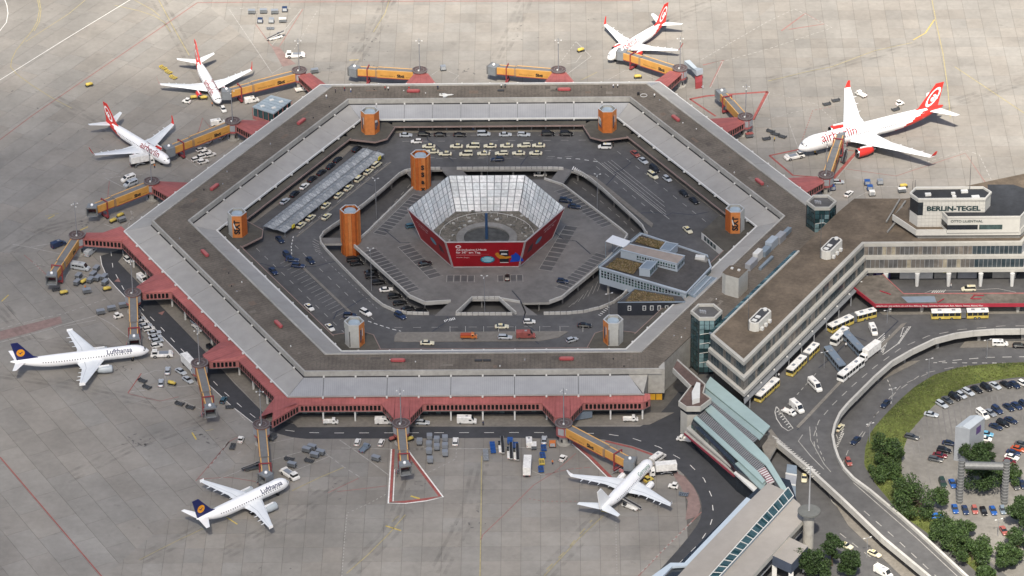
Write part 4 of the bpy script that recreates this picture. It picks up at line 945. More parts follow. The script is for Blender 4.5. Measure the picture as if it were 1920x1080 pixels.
billboard(4, 'wide red advertising poster with white lettering facing the viewer under the funnel', 0)
billboard(3, 'dark red poster on the left face of the funnel', 1)
billboard(5, 'dark red poster on the right face of the funnel', -1)
# ================================================================ orange stair towers
m_or = [M('tower_orange%d' % k, c, .5, var=.16, scale=.8) for k, c in enumerate(((.50, .15, .035), (.55, .20, .06), (.42, .11, .025)))]
m_print = M('poster_print', (.10, .08, .10), .6, var=.8, scale=.9)
m_conct = M('tower_concrete', (.42, .42, .395), .8, var=.1, scale=.8)
def stair_tower(xy, z0, z1, R, label, faces, text=None, rot=0.0, rough=False):
    """faces: material key per face, face k looks towards k*60+30 degrees"""
    r = thing('stair_tower', label, 'stair tower', (xy[0], xy[1], 0), 0, 'hexagonal stair towers of the courtyard')
    H = z1 - z0
    def c_(k, rr, z): a = rad(60 * k); return Vector((rr * math.cos(a), rr * math.sin(a), z))
    MB().prism([c_(k, R - .35, 0)[:2] for k in range(6)], z0, z1 - 1.6).build('shaft', m_conct, r)
    for k in range(6):
        a, b = c_(k, R, z0), c_(k + 1, R, z0); n = ((a + b) / 2); n.z = 0; n.normalize(); key = faces[k]
        mat = m_conct if key == 'c' else m_or[key % 3]
        segs = 3 if (rough and key != 'c') else 1
        q0, q1 = a + (b - a) * .01, b - (b - a) * .01
        for s_ in range(segs):
            p0, p1 = q0.lerp(q1, s_ / segs), q0.lerp(q1, (s_ + 1) / segs - (.015 if segs > 1 else 0)); o_ = n * (.25 * (s_ % 2) if rough else 0)
            mb = MB(); mb.prism([(p0 + o_)[:2], (p1 + o_)[:2], (p1 + o_ - n * .3)[:2], (p0 + o_ - n * .3)[:2]], z0, z1)
            pnl = mb.build('cladding', mat if segs == 1 or key == 'c' else m_or[(key + s_) % 3], r)
        mid = (a + b) / 2; ux = (b - a).normalized()
        if key == 'c':
            MB().prism([(a.lerp(b, .03) + n * .02)[:2], (a.lerp(b, .11) + n * .02)[:2], (a.lerp(b, .11) - n * .1)[:2], (a.lerp(b, .03) - n * .1)[:2]], z0 + .4, z1 - 2.2).build('slit', m_dark, pnl)
        elif text and key in (10, 11, 12, 13):
            if key == 10:      # word running up the face with a light swoosh
                o = Vector((mid.x, mid.y, z0 + H * .48)) + n * .03
                text_mesh('SIXT', 2.6, plane_fn(o + ux * .85, (0, 0, 1), -ux), m_black, 'lettering', pnl, .06, sx=1.0)
                mb = MB(); mb.poly([o + ux * x + Vector((0, 0, 1)) * y + n * .02 for x, y in ((-1.2, 1.6), (-.95, 1.5), (-.35, -.5), (-.7, -.7), (-1.15, .6))]); mb.build('swoosh', m_wpaint, pnl)
            if key == 11:      # four letters one above the other
                for i, ch in enumerate('SIXT'[:4]):
                    o = Vector((mid.x, mid.y, z1 - 4.4 - i * 2.75)) + n * .3 + ux * .75
                    text_mesh('S' if i < 2 else ('a' if i == 2 else 'x'), 2.3, plane_fn(o, ux, (0, 0, 1)), m_black, 'lettering', pnl, .05)
            if key in (12, 13):   # picture posters
                for (x0, x1, y0, y1, mm) in (((-1.3, .3, .35, .62, m_wpaint), (-1.2, .8, .22, .5, m_print), (-.2, 1.4, .12, .3, m_or[2])) if key == 12 else ((-1.1, -.1, .2, .72, m_print), (.1, .5, .45, .75, m_wpaint), (-.5, .9, .1, .25, m_or[2]))):
                    o = Vector((mid.x, mid.y, 0)) + n * (.012 + .004 * random.random()); mb = MB()
                    mb.poly([o + ux * x0 + Vector((0, 0, z0 + H * y0)), o + ux * x1 + Vector((0, 0, z0 + H * (y0 - .04))), o + ux * x1 + Vector((0, 0, z0 + H * y1)), o + ux * x0 + Vector((0, 0, z0 + H * (y1 + .05)))]); mb.build('picture', mm, pnl)
    ri = MB()
    for k in range(6):
        a, b, c2, d = c_(k, R, 0), c_(k + 1, R, 0), c_(k + 1, R - .45, 0), c_(k, R - .45, 0); ri.prism([a[:2], b[:2], c2[:2], d[:2]], z1 + .002, z1 + .12)
    ri.build('coping', M('coping_grey', (.46, .47, .47), .6), r)
    MB().prism([c_(k, R - .36, 0)[:2] for k in range(6)], z1 - 1.75, z1 - 1.62).build('inner_roof', m_conc2, r)
    mb = MB(); mb.tube((0, 0, z1 - 1.6), (0, 0, z1 - .35), R * .58, n=16); mb.build('vent_drum', M('drum_blue_grey', (.36, .43, .48), .45), r)
    return r
# face k looks to k*60+30: 0 upper right, 1 far, 2 upper left, 3 lower left, 4 near, 5 lower right
stair_tower(corner_pt(120, 83.4, 0), 6.75, 15.0, 3.25, 'orange stair tower with white screen picture at far left courtyard corner', ['c', 'c', 'c', 13, 1, 12], True)
stair_tower(corner_pt(60, 83.4, 0), 6.75, 15.0, 3.25, 'orange stair tower with dark bird-like picture at far right courtyard corner', ['c', 'c', 'c', 12, 0, 13], True)
stair_tower(corner_pt(180, 83.6, 0), 6.75, 15.0, 3.25, 'orange stair tower with upright black lettering at the left courtyard corner', ['c', 'c', 'c', 'c', 10, 2], True)
stair_tower(corner_pt(0, 83.4, 0), 6.75, 15.0, 3.25, 'orange stair tower with upright black lettering at the right courtyard corner', ['c', 'c', 'c', 2, 10, 'c'], True)
stair_tower(corner_pt(-120, 82.8, 0), 6.75, 15.0, 3.25, 'pale concrete stair tower with one orange face at near left courtyard corner', ['c', 'c', 'c', 'c', 'c', 13], True)
stair_tower(corner_pt(-60, 82.8, 0), 6.75, 15.0, 3.25, 'pale concrete stair tower with one orange face at near right courtyard corner', ['c', 'c', 'c', 13, 'c', 'c'], True)
stair_tower((-23.0, 37.0), 0, 16.6, 3.45, 'tall orange stair tower with stacked black letters at the far edge of the deck', [1, 1, 0, 2, 11, 0], True, rough=True)
stair_tower((-45.6, -1.4), 0, 16.6, 3.45, 'tall orange stair tower standing on the lower road left of the deck', [0, 1, 2, 1, 0, 2], True, rough=True)
# ================================================================ taxi rank canopy
tc_ = thing('taxi_canopy', 'long twin-vaulted translucent canopy of triangular panes beside the taxi line', 'canopy')
m_pane = [M('canopy_pane%d' % k, c, .35, var=.12, scale=.4, alpha=.86) for k, c in enumerate(((.38, .40, .41), (.45, .47, .48), (.31, .33, .34)))]
fr = MB(); NB = 31; T0, T1 = -31.0, 34.5; dt = (T1 - T0) / NB
prof = lambda w0: [(w0, 5.9), (w0 + 2.2, 6.9), (w0 + 4.4, 5.9)]
for w0 in (59.8, 64.2):
    pr_ = prof(w0)
    for row in range(2):
        (a0, z0), (a1, z1) = pr_[row], pr_[row + 1]
        for kind in range(2):
            def V3(a, t, z): x, y = side(150, a, t); return Vector((x, y, z))
            o0 = V3(0, 0, 0)
            tri = [V3(a0, .0, z0), V3(a0, dt, z0), V3(a1, dt / 2, z1)] if kind == 0 else [V3(a0, dt, z0), V3(a1, dt * 1.5, z1), V3(a1, dt / 2, z1)]
            if row == 1: tri = [V3(a0, dt / 2, z0), V3(a0, dt * 1.5, z0), V3(a1, dt, z1)] if kind == 1 else [V3(a1, 0, z1), V3(a1, dt, z1), V3(a0, dt / 2, z0)]
            c = sum(tri, Vector()) / 3; tri = [c + (p - c) * .93 for p in tri]
            n = (tri[1] - tri[0]).cross(tri[2] - tri[0]).normalized()
            if n.z < 0: tri.reverse(); n = -n
            lo = [p - n * .05 for p in tri]; mb = MB(); mb.poly(tri); mb.poly(list(reversed(lo))); [mb.poly([tri[k], lo[k], lo[(k + 1) % 3], tri[(k + 1) % 3]]) for k in range(3)]
            mes = [mb.mesh('pane', m_) for m_ in m_pane]
            dirv = V3(0, 1, 0)
            for b in range(NB - 1):
                ob('pane', random.choice(mes), tc_, tuple(dirv * (T0 + dt * b)))
    for b in range(NB):
        t = T0 + dt * b
        for row in range(2):
            (a0, z0), (a1, z1) = pr_[row], pr_[row + 1]
            A, B = (V3(a0, t, z0), V3(a1, t + dt / 2, z1)) if row == 0 else (V3(a0, t + dt / 2, z0), V3(a1, t, z1))
            fr.bar(A, B, .13)
            if b < NB - 1: C_ = V3(a0, t + dt, z0) if row == 0 else V3(a1, t + dt, z1); fr.bar(C_, B if row == 0 else A, .13)
    for a, z in pr_: fr.bar(V3(a, T0, z), V3(a, T1 - dt, z), .16)
for b in range(0, NB, 5):
    for a in (59.8, 68.6): fr.bar(V3(a, T0 + dt * b, 4.1), V3(a, T0 + dt * b, 5.9), .2)
fr.build('frame', M('canopy_frame', (.24, .26, .28), .4, metal=.3), tc_)
for t in (T0 + 3.5, T1 - 7): x, y = side(150, 59.6, t); mb = MB(); mb.box((x, y, 6.1), (1.5, .3, 1.2), rad(60)); mb.build('taxi_sign', M('sign_yellow', (.62, .50, .04), .5), tc_)
# ================================================================ grey annex in the courtyard
m_annex = M('annex_panel', (.36, .41, .46), .5, var=.06, scale=.4, big=.08)
m_annexr = M('annex_roof', (.075, .072, .072), .95, var=.2, scale=.6, world=True, big=.3)
m_blue = M('annex_metal', (.20, .245, .29), .5, var=.1, scale=.5)
m_sedum = M('sedum_brown', (.12, .09, .05), .95, var=.6, scale=1.4, world=True)
m_mullw = M('mullion_white', (.58, .60, .60), .5)
winc = [M('office_glass%d' % k, c, .15, var=.35, scale=.8) for k, c in enumerate(((.035, .055, .06), (.06, .09, .09), (.10, .12, .12), (.02, .025, .03), (.05, .10, .09)))]
def wpane(parent, p0, p1, z0, z1, off, name='window', mat=None, thick=.08):
    """pane on the wall line p0-p1 (outward to the right of the direction)"""
    p0 = Vector(p0[:2]); p1 = Vector(p1[:2]); d = (p1 - p0).normalized(); n = Vector((d.y, -d.x))
    a, b = p0 + n * off, p1 + n * off; mb = MB()
    mb.prism([a, b, b - n * thick, a - n * thick], z0, z1); return mb.build(name, mat or random.choice(winc), parent)
def wall_windows(parent, p0, p1, z0, z1, n, fill=.72, off=.04, name='window', margin=.0, mats=None):
    p0 = Vector(p0[:2]); p1 = Vector(p1[:2])
    for k in range(n):
        u0 = margin + (1 - 2 * margin) * (k + (1 - fill) / 2) / n; u1 = margin + (1 - 2 * margin) * (k + (1 + fill) / 2) / n
        wpane(parent, p0.lerp(p1, u0), p0.lerp(p1, u1), z0, z1, off, name, random.choice(mats) if mats else None)
ax = thing('annex_building', 'light grey annex with planted roof patches bridging the courtyard gap', 'building')
ZA = 10.6
A4 = pxl([(1124,500),(1287,548),(1333,500),(1326,478),(1203,437)], ZA)
MB().prism(A4, 4.3, ZA - .5, 0, 1).build('block', [m_annex, m_annexr], ax)
mb = MB(); mb.wall(A4, .5, ZA - .5, ZA, closed=True); mb.build('parapet', m_annex, ax)
f0, f1 = Vector(A4[0]), Vector(A4[1]); dd = (f1 - f0)
for r_, (z0, z1) in enumerate(((8.7, 9.45), (7.75, 8.5), (6.8, 7.55))): wall_windows(ax, f0 + dd * .015, f0 + dd * .93, z0, z1, 26, .68)
mb = MB(); wpane(ax, A4[1], A4[2], 4.5, 9.6, .04, 'glazing', m_glass)
mb = MB(); wpane(ax, A4[4], A4[0], 5.5, 10.0, .3, 'glazing', m_glass); wpane(ax, A4[4], A4[0], 9.9, 10.9, .5, 'glass_rail', M('rail_glass', (.30, .36, .40), .15, var=.1))
for k in range(5): x, y = Vector(A4[0]).lerp(Vector(A4[1]), .12 + .2 * k); MB().box((x - .5, y + 2.4, 2.2), (.7, .7, 4.4)).build('pillar', m_conc, ax)
m_sed = MB(); sd = MB(); rr = random.Random(8)
def sedum(poly, z, parent, n):
    MB().prism(poly, z - .05, z + .1).build('planting_bed', m_sedum, parent)
    xs = [p[0] for p in poly]; ys = [p[1] for p in poly]; mb = MB(); k = 0
    def inside(x, y):
        c = False; j = len(poly) - 1
        for i in range(len(poly)):
            if (poly[i][1] > y) != (poly[j][1] > y) and x < (poly[j][0] - poly[i][0]) * (y - poly[i][1]) / (poly[j][1] - poly[i][1]) + poly[i][0]: c = not c
            j = i
        return c
    while k < n:
        x, y = rr.uniform(min(xs), max(xs)), rr.uniform(min(ys), max(ys))
        if not inside(x, y): continue
        k += 1; s_ = rr.uniform(.14, .38); mb.box((x, y, z + .1 + s_ * .3), (s_, s_ * rr.uniform(.6, 1.4), s_ * .8), rr.uniform(0, 3), rr.randint(0, 2), taper=.4)
    o = mb.build('sedum', [M('sedum_a', (.15, .10, .045), .9, var=.4), M('sedum_b', (.10, .085, .03), .9, var=.4), M('sedum_c', (.22, .17, .10), .9, var=.3)], parent); o['kind'] = 'stuff'
sedum(pxl([(1198.7,443),(1247.5,453.7),(1236,466),(1191,452.5)], ZA), ZA - .2, ax, 700)
sedum(pxl([(1157.5,482.5),(1202.5,493.7),(1187.5,513),(1136,500)], ZA), ZA - .2, ax, 800)
def pent(px, zt, zb, name, roofm, winface=None, nw=0):
    q = pxl(px, zt); o = MB().prism(q, zb, zt, 0, 1).build(name, [m_annex, roofm], ax)
    mb = MB(); mb.wall(q, .3, zt - .01, zt + .14, closed=True); mb.build('coping', m_annex, o)
    return q, o
q, o = pent([(1180,457.5),(1283.7,480),(1270,495),(1163.7,468)], 13.2, ZA - .4, 'penthouse', M('pent_roof', (.30, .255, .225), .9, var=.1, scale=.4))
wall_windows(o, Vector(q[3]).lerp(Vector(q[2]), .28), Vector(q[3]).lerp(Vector(q[2]), .97), 11.7, 12.5, 15, .62, .05); wall_windows(o, Vector(q[3]).lerp(Vector(q[2]), .28), Vector(q[3]).lerp(Vector(q[2]), .97), 11.0, 11.35, 15, .8, .05); wall_windows(o, q[2], q[1], 11.2, 12.4, 5, .6, .05)
q, o = pent([(1248.7,453.7),(1271,457.5),(1256,471),(1237.5,467.5)], 13.0, ZA - .4, 'penthouse', m_blue)
q, o = pent([(1212.5,488.7),(1233,490),(1218.7,505.6),(1198.7,503)], 13.0, ZA - .4, 'penthouse', m_blue); wall_windows(o, q[2], q[1], 11.0, 12.6, 4, .6, .05)
q = pxl([(1148.7,440.6),(1182.5,452),(1171,464),(1135.6,452)], 11.3); MB().prism(q, 11.1, 11.3).build('white_canopy', M('canopy_white', (.74, .76, .78), .5, var=.04), ax)
mb = MB(); [mb.bar((x, y, 4), (x, y, 11.1), .2) for x, y in q]; mb.build('post', m_blue, ax)
q = pxl([(1307,478),(1330,483),(1325,491),(1302,485)], ZA); MB().prism(q, ZA - .4, ZA).build('plant_base', m_conc2, ax); c = P(1313, 482, ZA + .6); MB().box((c.x, c.y, ZA + .5), (3.2, 1.6, 1.0), -.2).build('plant_unit', m_wpaint, ax)
# low connecting roofs towards the hall
mb = MB(); mb.prism(pxl([(1288,549),(1322,516),(1352,523),(1310,563)], 9.4), 4, 9.4); mb.build('link_roof', m_blue, ax)
for k in range(3): a_, b_ = Vector(P2(1290 + k * 11, 551 + k * 4, 9.45)), Vector(P2(1324 + k * 10, 518 + k * 2.5, 9.45)); MB().wall([a_, b_], .5, 9.3, 9.9).build('ridge', m_annex, ax)
# dark low building in front
bk = thing('dark_pavilion', 'low black-clad building with six small white windows in the courtyard', 'building')
ZK = 9.0; K4 = pxl([(1158,567),(1285,566),(1278,555),(1190,541)], ZK)
MB().prism(K4, 4, ZK - .1, 0, 1).build('block', [M('clad_black', (.028, .032, .042), .55, var=.15, scale=.6), m_annexr], bk)
mb = MB(); mb.wall(K4, .35, ZK - .1, ZK + .1, closed=True); mb.build('coping', m_blue, bk)
for u in (.175, .395, .505, .615, .725, .838):
    a_, b_ = Vector(K4[0]).lerp(Vector(K4[1]), u - .026), Vector(K4[0]).lerp(Vector(K4[1]), u + .026); fr = wpane(bk, a_, b_, 5.9, 7.7, .05, 'window', m_mullw)
    wpane(fr, a_.lerp(b_, .2), a_.lerp(b_, .8), 6.85, 7.45, .09, 'pane', m_glassd); wpane(fr, a_.lerp(b_, .2), a_.lerp(b_, .8), 6.15, 6.7, .09, 'pane', m_glassd)
sedum(pxl([(1172,565),(1190,543),(1262,557),(1266,564)], ZK), ZK - .12, bk, 500)
# ================================================================ main hall
hall = thing('main_hall', 'stepped main terminal hall with brown roof and pale concrete floor bands', 'terminal')
ZH = 18.6
m_band = M('hall_band', (.43, .42, .385), .75, var=.08, scale=.5, world=True, big=.12)
F0 = [(71.2,-86.6),(81.6,-104.6),(123.8,-30.7),(176.0,-30.7),(196.0,4.0)]
nrm = [(-.866,-.5),(.866,-.5),(0,-1),(.866,-.5)]
def off_line(d):
    """facade line moved outward by d"""
    out = []
    L = [(n[0], n[1], n[0] * F0[k][0] + n[1] * F0[k][1] + d) for k, n in enumerate(nrm)]
    def x(l1, l2): D = l1[0] * l2[1] - l1[1] * l2[0]; return ((l1[2] * l2[1] - l1[1] * l2[2]) / D, (l1[0] * l2[2] - l1[2] * l2[0]) / D)
    back = (-.866, .5, -106.0)
    out.append(x(L[0], back)); out.append(x(L[0], L[1])); out.append(x(L[1], L[2])); out.append(x(L[2], L[3])); out.append((F0[4][0] + d * .866, F0[4][1] - d * .5))
    return out
back = [P2(1905, 400, ZH), P2(1690, 371, ZH), P2(1602, 371, ZH), P2(1570, 397, ZH), side(-30, 106, 24), ]
def ring_poly(d): return off_line(d) + [(215, 10), (215, 30)] + [P2(1700, 371, ZH), P2(1602, 371, ZH), P2(1572, 396, ZH), side(-30, 106.0, 22.0)]
MB().prism(ring_poly(-.5), 17.0, ZH - .25, 0, 1).build('roof', [m_band, m_brown2], hall)
for lv, (zb, zt, d) in enumerate(((17.5, 18.75, 0), (13.25, 14.4, 1.2), (8.95, 10.1, 2.4))):
    q = off_line(d); qi = off_line(d - 1.1 if lv == 0 else d - 2.2)
    for k in range(4): MB().prism([q[k], q[k + 1], qi[k + 1], qi[k]], zb, zt - (.0 if lv else .0)).build('floor_band', m_band, hall)
    if lv < 2:
        zw0, zw1, dw = (14.4, 17.5, .1) if lv == 0 else (10.1, 13.25, 1.3)
        w_ = off_line(dw); wi = off_line(dw - .3); ns = (13, 56, 35, 20)
        mats = [M('hall_glass%d' % i, c, .2, var=.3, scale=.5) for i, c in enumerate(((.05, .065, .075), (.13, .12, .11), (.19, .17, .15), (.035, .05, .06), (.10, .10, .10), (.30, .27, .21)))]
        for k in range(4):
            p, q_ = Vector(w_[k]), Vector(w_[k + 1]); pi_, qi_ = Vector(wi[k]), Vector(wi[k + 1])
            MB().prism([p - (p - pi_) * .8, q_ - (q_ - qi_) * .8, qi_, pi_], zw0, zw1).build('window_wall', m_grey, hall)
            if k == 3: continue
            mm = {0: [mats[0], mats[3], mats[4], mats[1]], 1: [mats[0], mats[3], mats[3], mats[4], mats[1], mats[2]], 2: [mats[1], mats[1], mats[2], mats[4], mats[4]]}[k]
            for j in range(ns[k]):
                m_ = random.choice(mm)
                if k == 2 and j > 23: m_ = random.choice([mats[0], mats[3], mats[0]])
                if k == 2 and random.random() < .05: m_ = mats[5]
                wpane(hall, p.lerp(q_, (j + .06) / ns[k]), p.lerp(q_, (j + .94) / ns[k]), zw0 + .1, zw1 - .1, 0.0, 'window', m_)
# inner core under the floors, ground floor recess and columns
MB().prism(off_line(-2.2) + [(215, 10), (215, 28), P2(1700, 371, ZH), P2(1602, 371, ZH), P2(1574, 396, ZH), side(-30, 106.3, 22.0)], .0, 17.0).build('core', m_glassd, hall)
q = off_line(-2.0)
for u0, u1, m_ in ((.04, .2, M('shop_violet', (.07, .03, .20), .4, var=.3)), (.26, .47, m_wpaint), (.48, .62, m_conc), (.63, .75, m_grey), (.85, 1.0, m_conc)):
    wpane(hall, Vector(q[2]).lerp(Vector(q[3]), u0), Vector(q[2]).lerp(Vector(q[3]), u1), 4.1, 8.2, .06, 'shopfront', m_)
for u0, m_ in ((.06, m_wpaint), (.11, M('shop_lilac', (.3, .28, .6), .4)), (.16, M('shop_mint', (.25, .5, .5), .4))): wpane(hall, Vector(q[2]).lerp(Vector(q[3]), u0), Vector(q[2]).lerp(Vector(q[3]), u0 + .03), 4.6, 6.4, .12, 'shop_sign', m_)
wpane(hall, Vector(q[2]).lerp(Vector(q[3]), .535), Vector(q[2]).lerp(Vector(q[3]), .58), 6.2, 7.9, .12, 'round_sign', M('sign_olive', (.35, .33, .03), .5))
for px in (1660, 1719, 1778, 1838, 1897): c = P(px, 536, 4); mb = MB(); mb.tube((0, 0, 0), (0, 0, 4.8), .55, .8, n=12); mb.build('column', m_wpaint, hall, loc=(c.x, c.y, 4))
# low canopy strip along the bus side
q0, q1 = off_line(1.6), off_line(3.6)
MB().prism([q1[1], q1[2], q0[2], q0[1]], 7.75, 8.0).build('strip_canopy', M('strip_white', (.2, .21, .22), .6), hall)
for k in range(10):
    u = (k + .5) / 10; a_ = Vector(q1[1]).lerp(Vector(q1[2]), u); MB().box((a_.x - .3, a_.y + .2, 5.8), (.3, .3, 3.6)).build('column', m_grey, hall); MB().box((a_.x - .9, a_.y + .5, 8.25), (.5, .5, .3)).build('roof_light', m_wpaint, hall)
# glazed gutter strip on the courtyard edge of the roof
sk = MB(); t = -37.5
while t < 20: 
    p = [side(-30, 104.5, t), side(-30, 106.0, t), side(-30, 106.0, t + 1.35), side(-30, 104.5, t + 1.35)]; MB().prism(p, 17.9, [18.15, 18.5, 18.5, 18.15]).build('strip_pane', random.choice([m_glass, m_glass, M('glass_teal_pale', (.10, .17, .18), .2, var=.3), M('glass_teal_deep', (.012, .04, .045), .1, var=.3)]), hall); t += 1.55
mb = MB(); mb.prism([side(-30, 104.4, -38), side(-30, 106.05, -38), side(-30, 106.05, 21), side(-30, 104.4, 21)], 17.4, 17.88); mb.build('strip_frame', m_blue, hall)
mb = MB(); mb.prism([side(-30, 106.1, -39.6), side(-30, 106.7, -39.9), side(-30, 106.7, 21), side(-30, 106.1, 21)], 18.0, 18.8); mb.build('roof_edge', m_band, hall)
# glazed hexagonal stair towers
def glass_tower(xy, label, z0):
    r = thing('glass_tower', label, 'stair tower', (xy[0], xy[1], 0)); R = 4.85
    c_ = lambda k, rr: (rr * math.cos(rad(60 * k)), rr * math.sin(rad(60 * k)))
    MB().prism([c_(k, R - .35) for k in range(6)], z0, 20.2).build('core', m_glassd, r)
    gl = [m_glass, M('glass_tower_a', (.02, .045, .05), .08, var=.3, spec=.7), M('glass_tower_b', (.16, .25, .27), .2, var=.3), M('glass_tower_c', (.03, .06, .07), .08, var=.3)]
    NRW = int((20.2 - z0) / 1.75)
    for k in (2, 3, 4, 5, 0, 1):
        a, b = Vector(c_(k, R)), Vector(c_(k + 1, R)); nc = 3
        for i in range(nc):
            for j in range(NRW):
                if k in (0, 1, 2) and j < NRW - 3: continue
                m_ = gl[2] if (k == 4 and random.random() < .5) else random.choice([gl[0], gl[1], gl[1], gl[3]])
                wpane(r, a.lerp(b, (i + .06) / nc), a.lerp(b, (i + .94) / nc), 20.2 - (j + .95) * 1.75, 20.2 - (j + .05) * 1.75, .0, 'pane', m_)
        mb = MB(); mb.bar((a.x, a.y, z0), (a.x, a.y, 20.2), .25); mb.build('mullion', m_dark, r)
    for j in range(3, NRW, 2):   # pale stair flights seen through the glass
        a, b = Vector(c_(4, R + .02)), Vector(c_(5, R + .02)); z = 20.2 - j * 1.75
        mb = MB(); mb.bar((a.x * .9, a.y, z), (b.x * .2, b.y, z + .5), .16); mb.bar((b.x * .2, b.y, z + .5), (b.x, b.y, z - .2), .16); mb.build('stair_flight', m_wpaint, r)
    mb = MB(); mb.wall([c_(k, R - .1) for k in range(6)], .6, 20.2, 21.3, closed=True); mb.build('parapet', m_band, r)
    MB().prism([c_(k, R - .4) for k in range(6)], 20.2, 20.45).build('roof', m_asph, r)
    mb = MB(); [mb.box((-1.9 + .7 * k, .2 - .2 * k, 20.9), (.5, .9, .9), .4) for k in range(3)]; mb.build('ventilator', m_grey, r)
    return r
glass_tower((70.9, -77.2), 'dark glazed hexagonal stair tower at the near end of the main hall', 0)
glass_tower((111.7, -6.6), 'dark glazed hexagonal stair tower at the far end of the main hall', 8)
# plant boxes with masts on the hall roof
def roof_plant(px, py, label):
    c = P(px, py, ZH); r = thing('plant_box', label, 'rooftop plant', (c.x, c.y, ZH - .25), rad(60))
    pts = [(-5.2, -.8), (-4.2, -1.9), (4.4, -1.9), (5.2, -.8), (5.2, .8), (4.4, 1.9), (-4.2, 1.9), (-5.2, .8)]
    MB().prism(pts, 0, 3.0).build('housing', M('plant_white', (.58, .57, .53), .6, var=.08), r)
    MB().prism([(x * .88, y * .72) for x, y in pts], 3.0, 3.12).build('louvre', m_asph2, r)
    for x in (-3.6, -1.2): MB().box((x, 0, 3.25), (1.3, 1.5, .3)).build('hatch', m_wpaint, r)
    mb = MB(); mb.tube((3.8, 0, 3.1), (3.8, 0, 3.7), .7, n=12); mb.build('fan', m_wpaint, r)
    for k in range(3): MB().box((-3 + k * 2.6, -2.5, .6), (1.1, .9, 1.0)).build('cooler', m_wpaint, r)
    mb = MB(); mb.tube((-5.4, 1.2, 0), (-5.4, 1.2, 16.5), .12, .07, n=6); mb.build('mast', m_asph, r)
roof_plant(1424, 606, 'white chamfered plant box on the brown hall roof, nearer one'); roof_plant(1558, 472, 'white chamfered plant box on the brown hall roof, farther one')
c = P(1377, 545, 12); r = thing('concrete_shaft', 'pale concrete shaft block standing on the terminal roof by the annex', 'shaft', (c.x, c.y, 11.7), rad(-30))
MB().prism([(-3.2, -2.6), (-1.6, -3.4), (3.2, -3.4), (3.2, 3.2), (-2.4, 3.2), (-3.2, 2.4)], 0, 7.6, 0, 1).build('block', [m_conct, m_brown2], r); mb = MB(); [mb.box((x, 1.0, 7.8), (.8, .8, .5)) for x in (-1.5, 1)]; mb.build('cowl', m_wpaint, r)
c = P(1440, 470, 12); r = thing('duct_run', 'run of grey ventilation ducts and boxes on the terminal roof beside the hall', 'duct', (c.x, c.y, 11.8), rad(60))
for k, (x, y, sx, sy, sz, m_) in enumerate(((-12, 0, 5.5, 2.0, 2.4, m_grey), (-6.5, .5, 4, 1.8, 3.2, m_wpaint), (-2, 0, 4.5, 2.2, 2.0, m_blue), (3, .2, 5, 2.4, 3.0, m_annex), (8, -.4, 4.5, 2.2, 2.6, m_grey), (13, -.2, 5, 1.4, 1.6, m_blue), (-8, -3.4, 9, 1.0, 1.0, m_blue))): MB().box((x, y, sz / 2), (sx, sy, sz)).build('duct', m_, r, bev=.08)
# ================================================================ control block
ct = thing('control_block', 'white tiled control block with dark name lettering on the hall roof', 'control tower')
m_tile = M('tile_white', (.53, .52, .485), .5, var=.05, scale=.8, stripe=None); m_roofd = M('roof_bitumen_black', (.035, .038, .044), .9, var=.25, scale=.4, world=True, big=.3)
ZC = ZH
def solid(px, zt, zb, name, mats, parent=ct): q = pxl(px, zt); return MB().prism(q, zb, zt, 0, 1).build(name, mats, parent), q
bq = pxl([(1686,412),(1721,446),(1912,445),(1925,436),(1925,395),(1690,395)], ZC); MB().prism(bq, ZC - .2, 20.2).build('plinth', m_conc2, ct)
ter = pxl([(1674,402),(1718,431),(1913,430),(1930,412),(1930,352),(1900,346),(1760,346),(1706,372)], 21.9)
MB().prism(ter, 19.9, 21.2, 0, 1).build('terrace', [m_tile, m_brown2], ct)
for k in (0, 1, 2): MB().wall([ter[k], ter[k + 1]], .35, 19.85, 21.95).build('terrace_wall', m_tile, ct)
tw, tq = solid([(1707,365),(1722,375.6),(1847.5,374.8),(1858,363),(1843,353.5),(1717,354.5)], 31.2, 20.6, 'tower_block', [m_tile, m_roofd])
mb = MB(); mb.wall(tq, .5, 31.2, 31.9, closed=True); mb.build('parapet', m_tile, ct)
wpane(ct, Vector(tq[0]).lerp(Vector(tq[1]), .02), tq[1], 25.6, 30.4, .06, 'corner_glazing', m_glassd); wpane(ct, tq[1], Vector(tq[1]).lerp(Vector(tq[2]), .075), 25.6, 30.4, .065, 'corner_glazing', m_glassd)
ux = (Vector(tq[2]) - Vector(tq[1])).normalized(); o = Vector(tq[1]).lerp(Vector(tq[2]), .535); m_let = M('letter_dark', (.022, .045, .05), .4)
text_mesh('BERLIN-TEGEL', 2.35, plane_fn((o.x + ux.y * .08, o.y - .1, 27.3), (ux.x, ux.y, 0), (0, 0, 1)), m_let, 'lettering', tw, .045, sx=1.18)
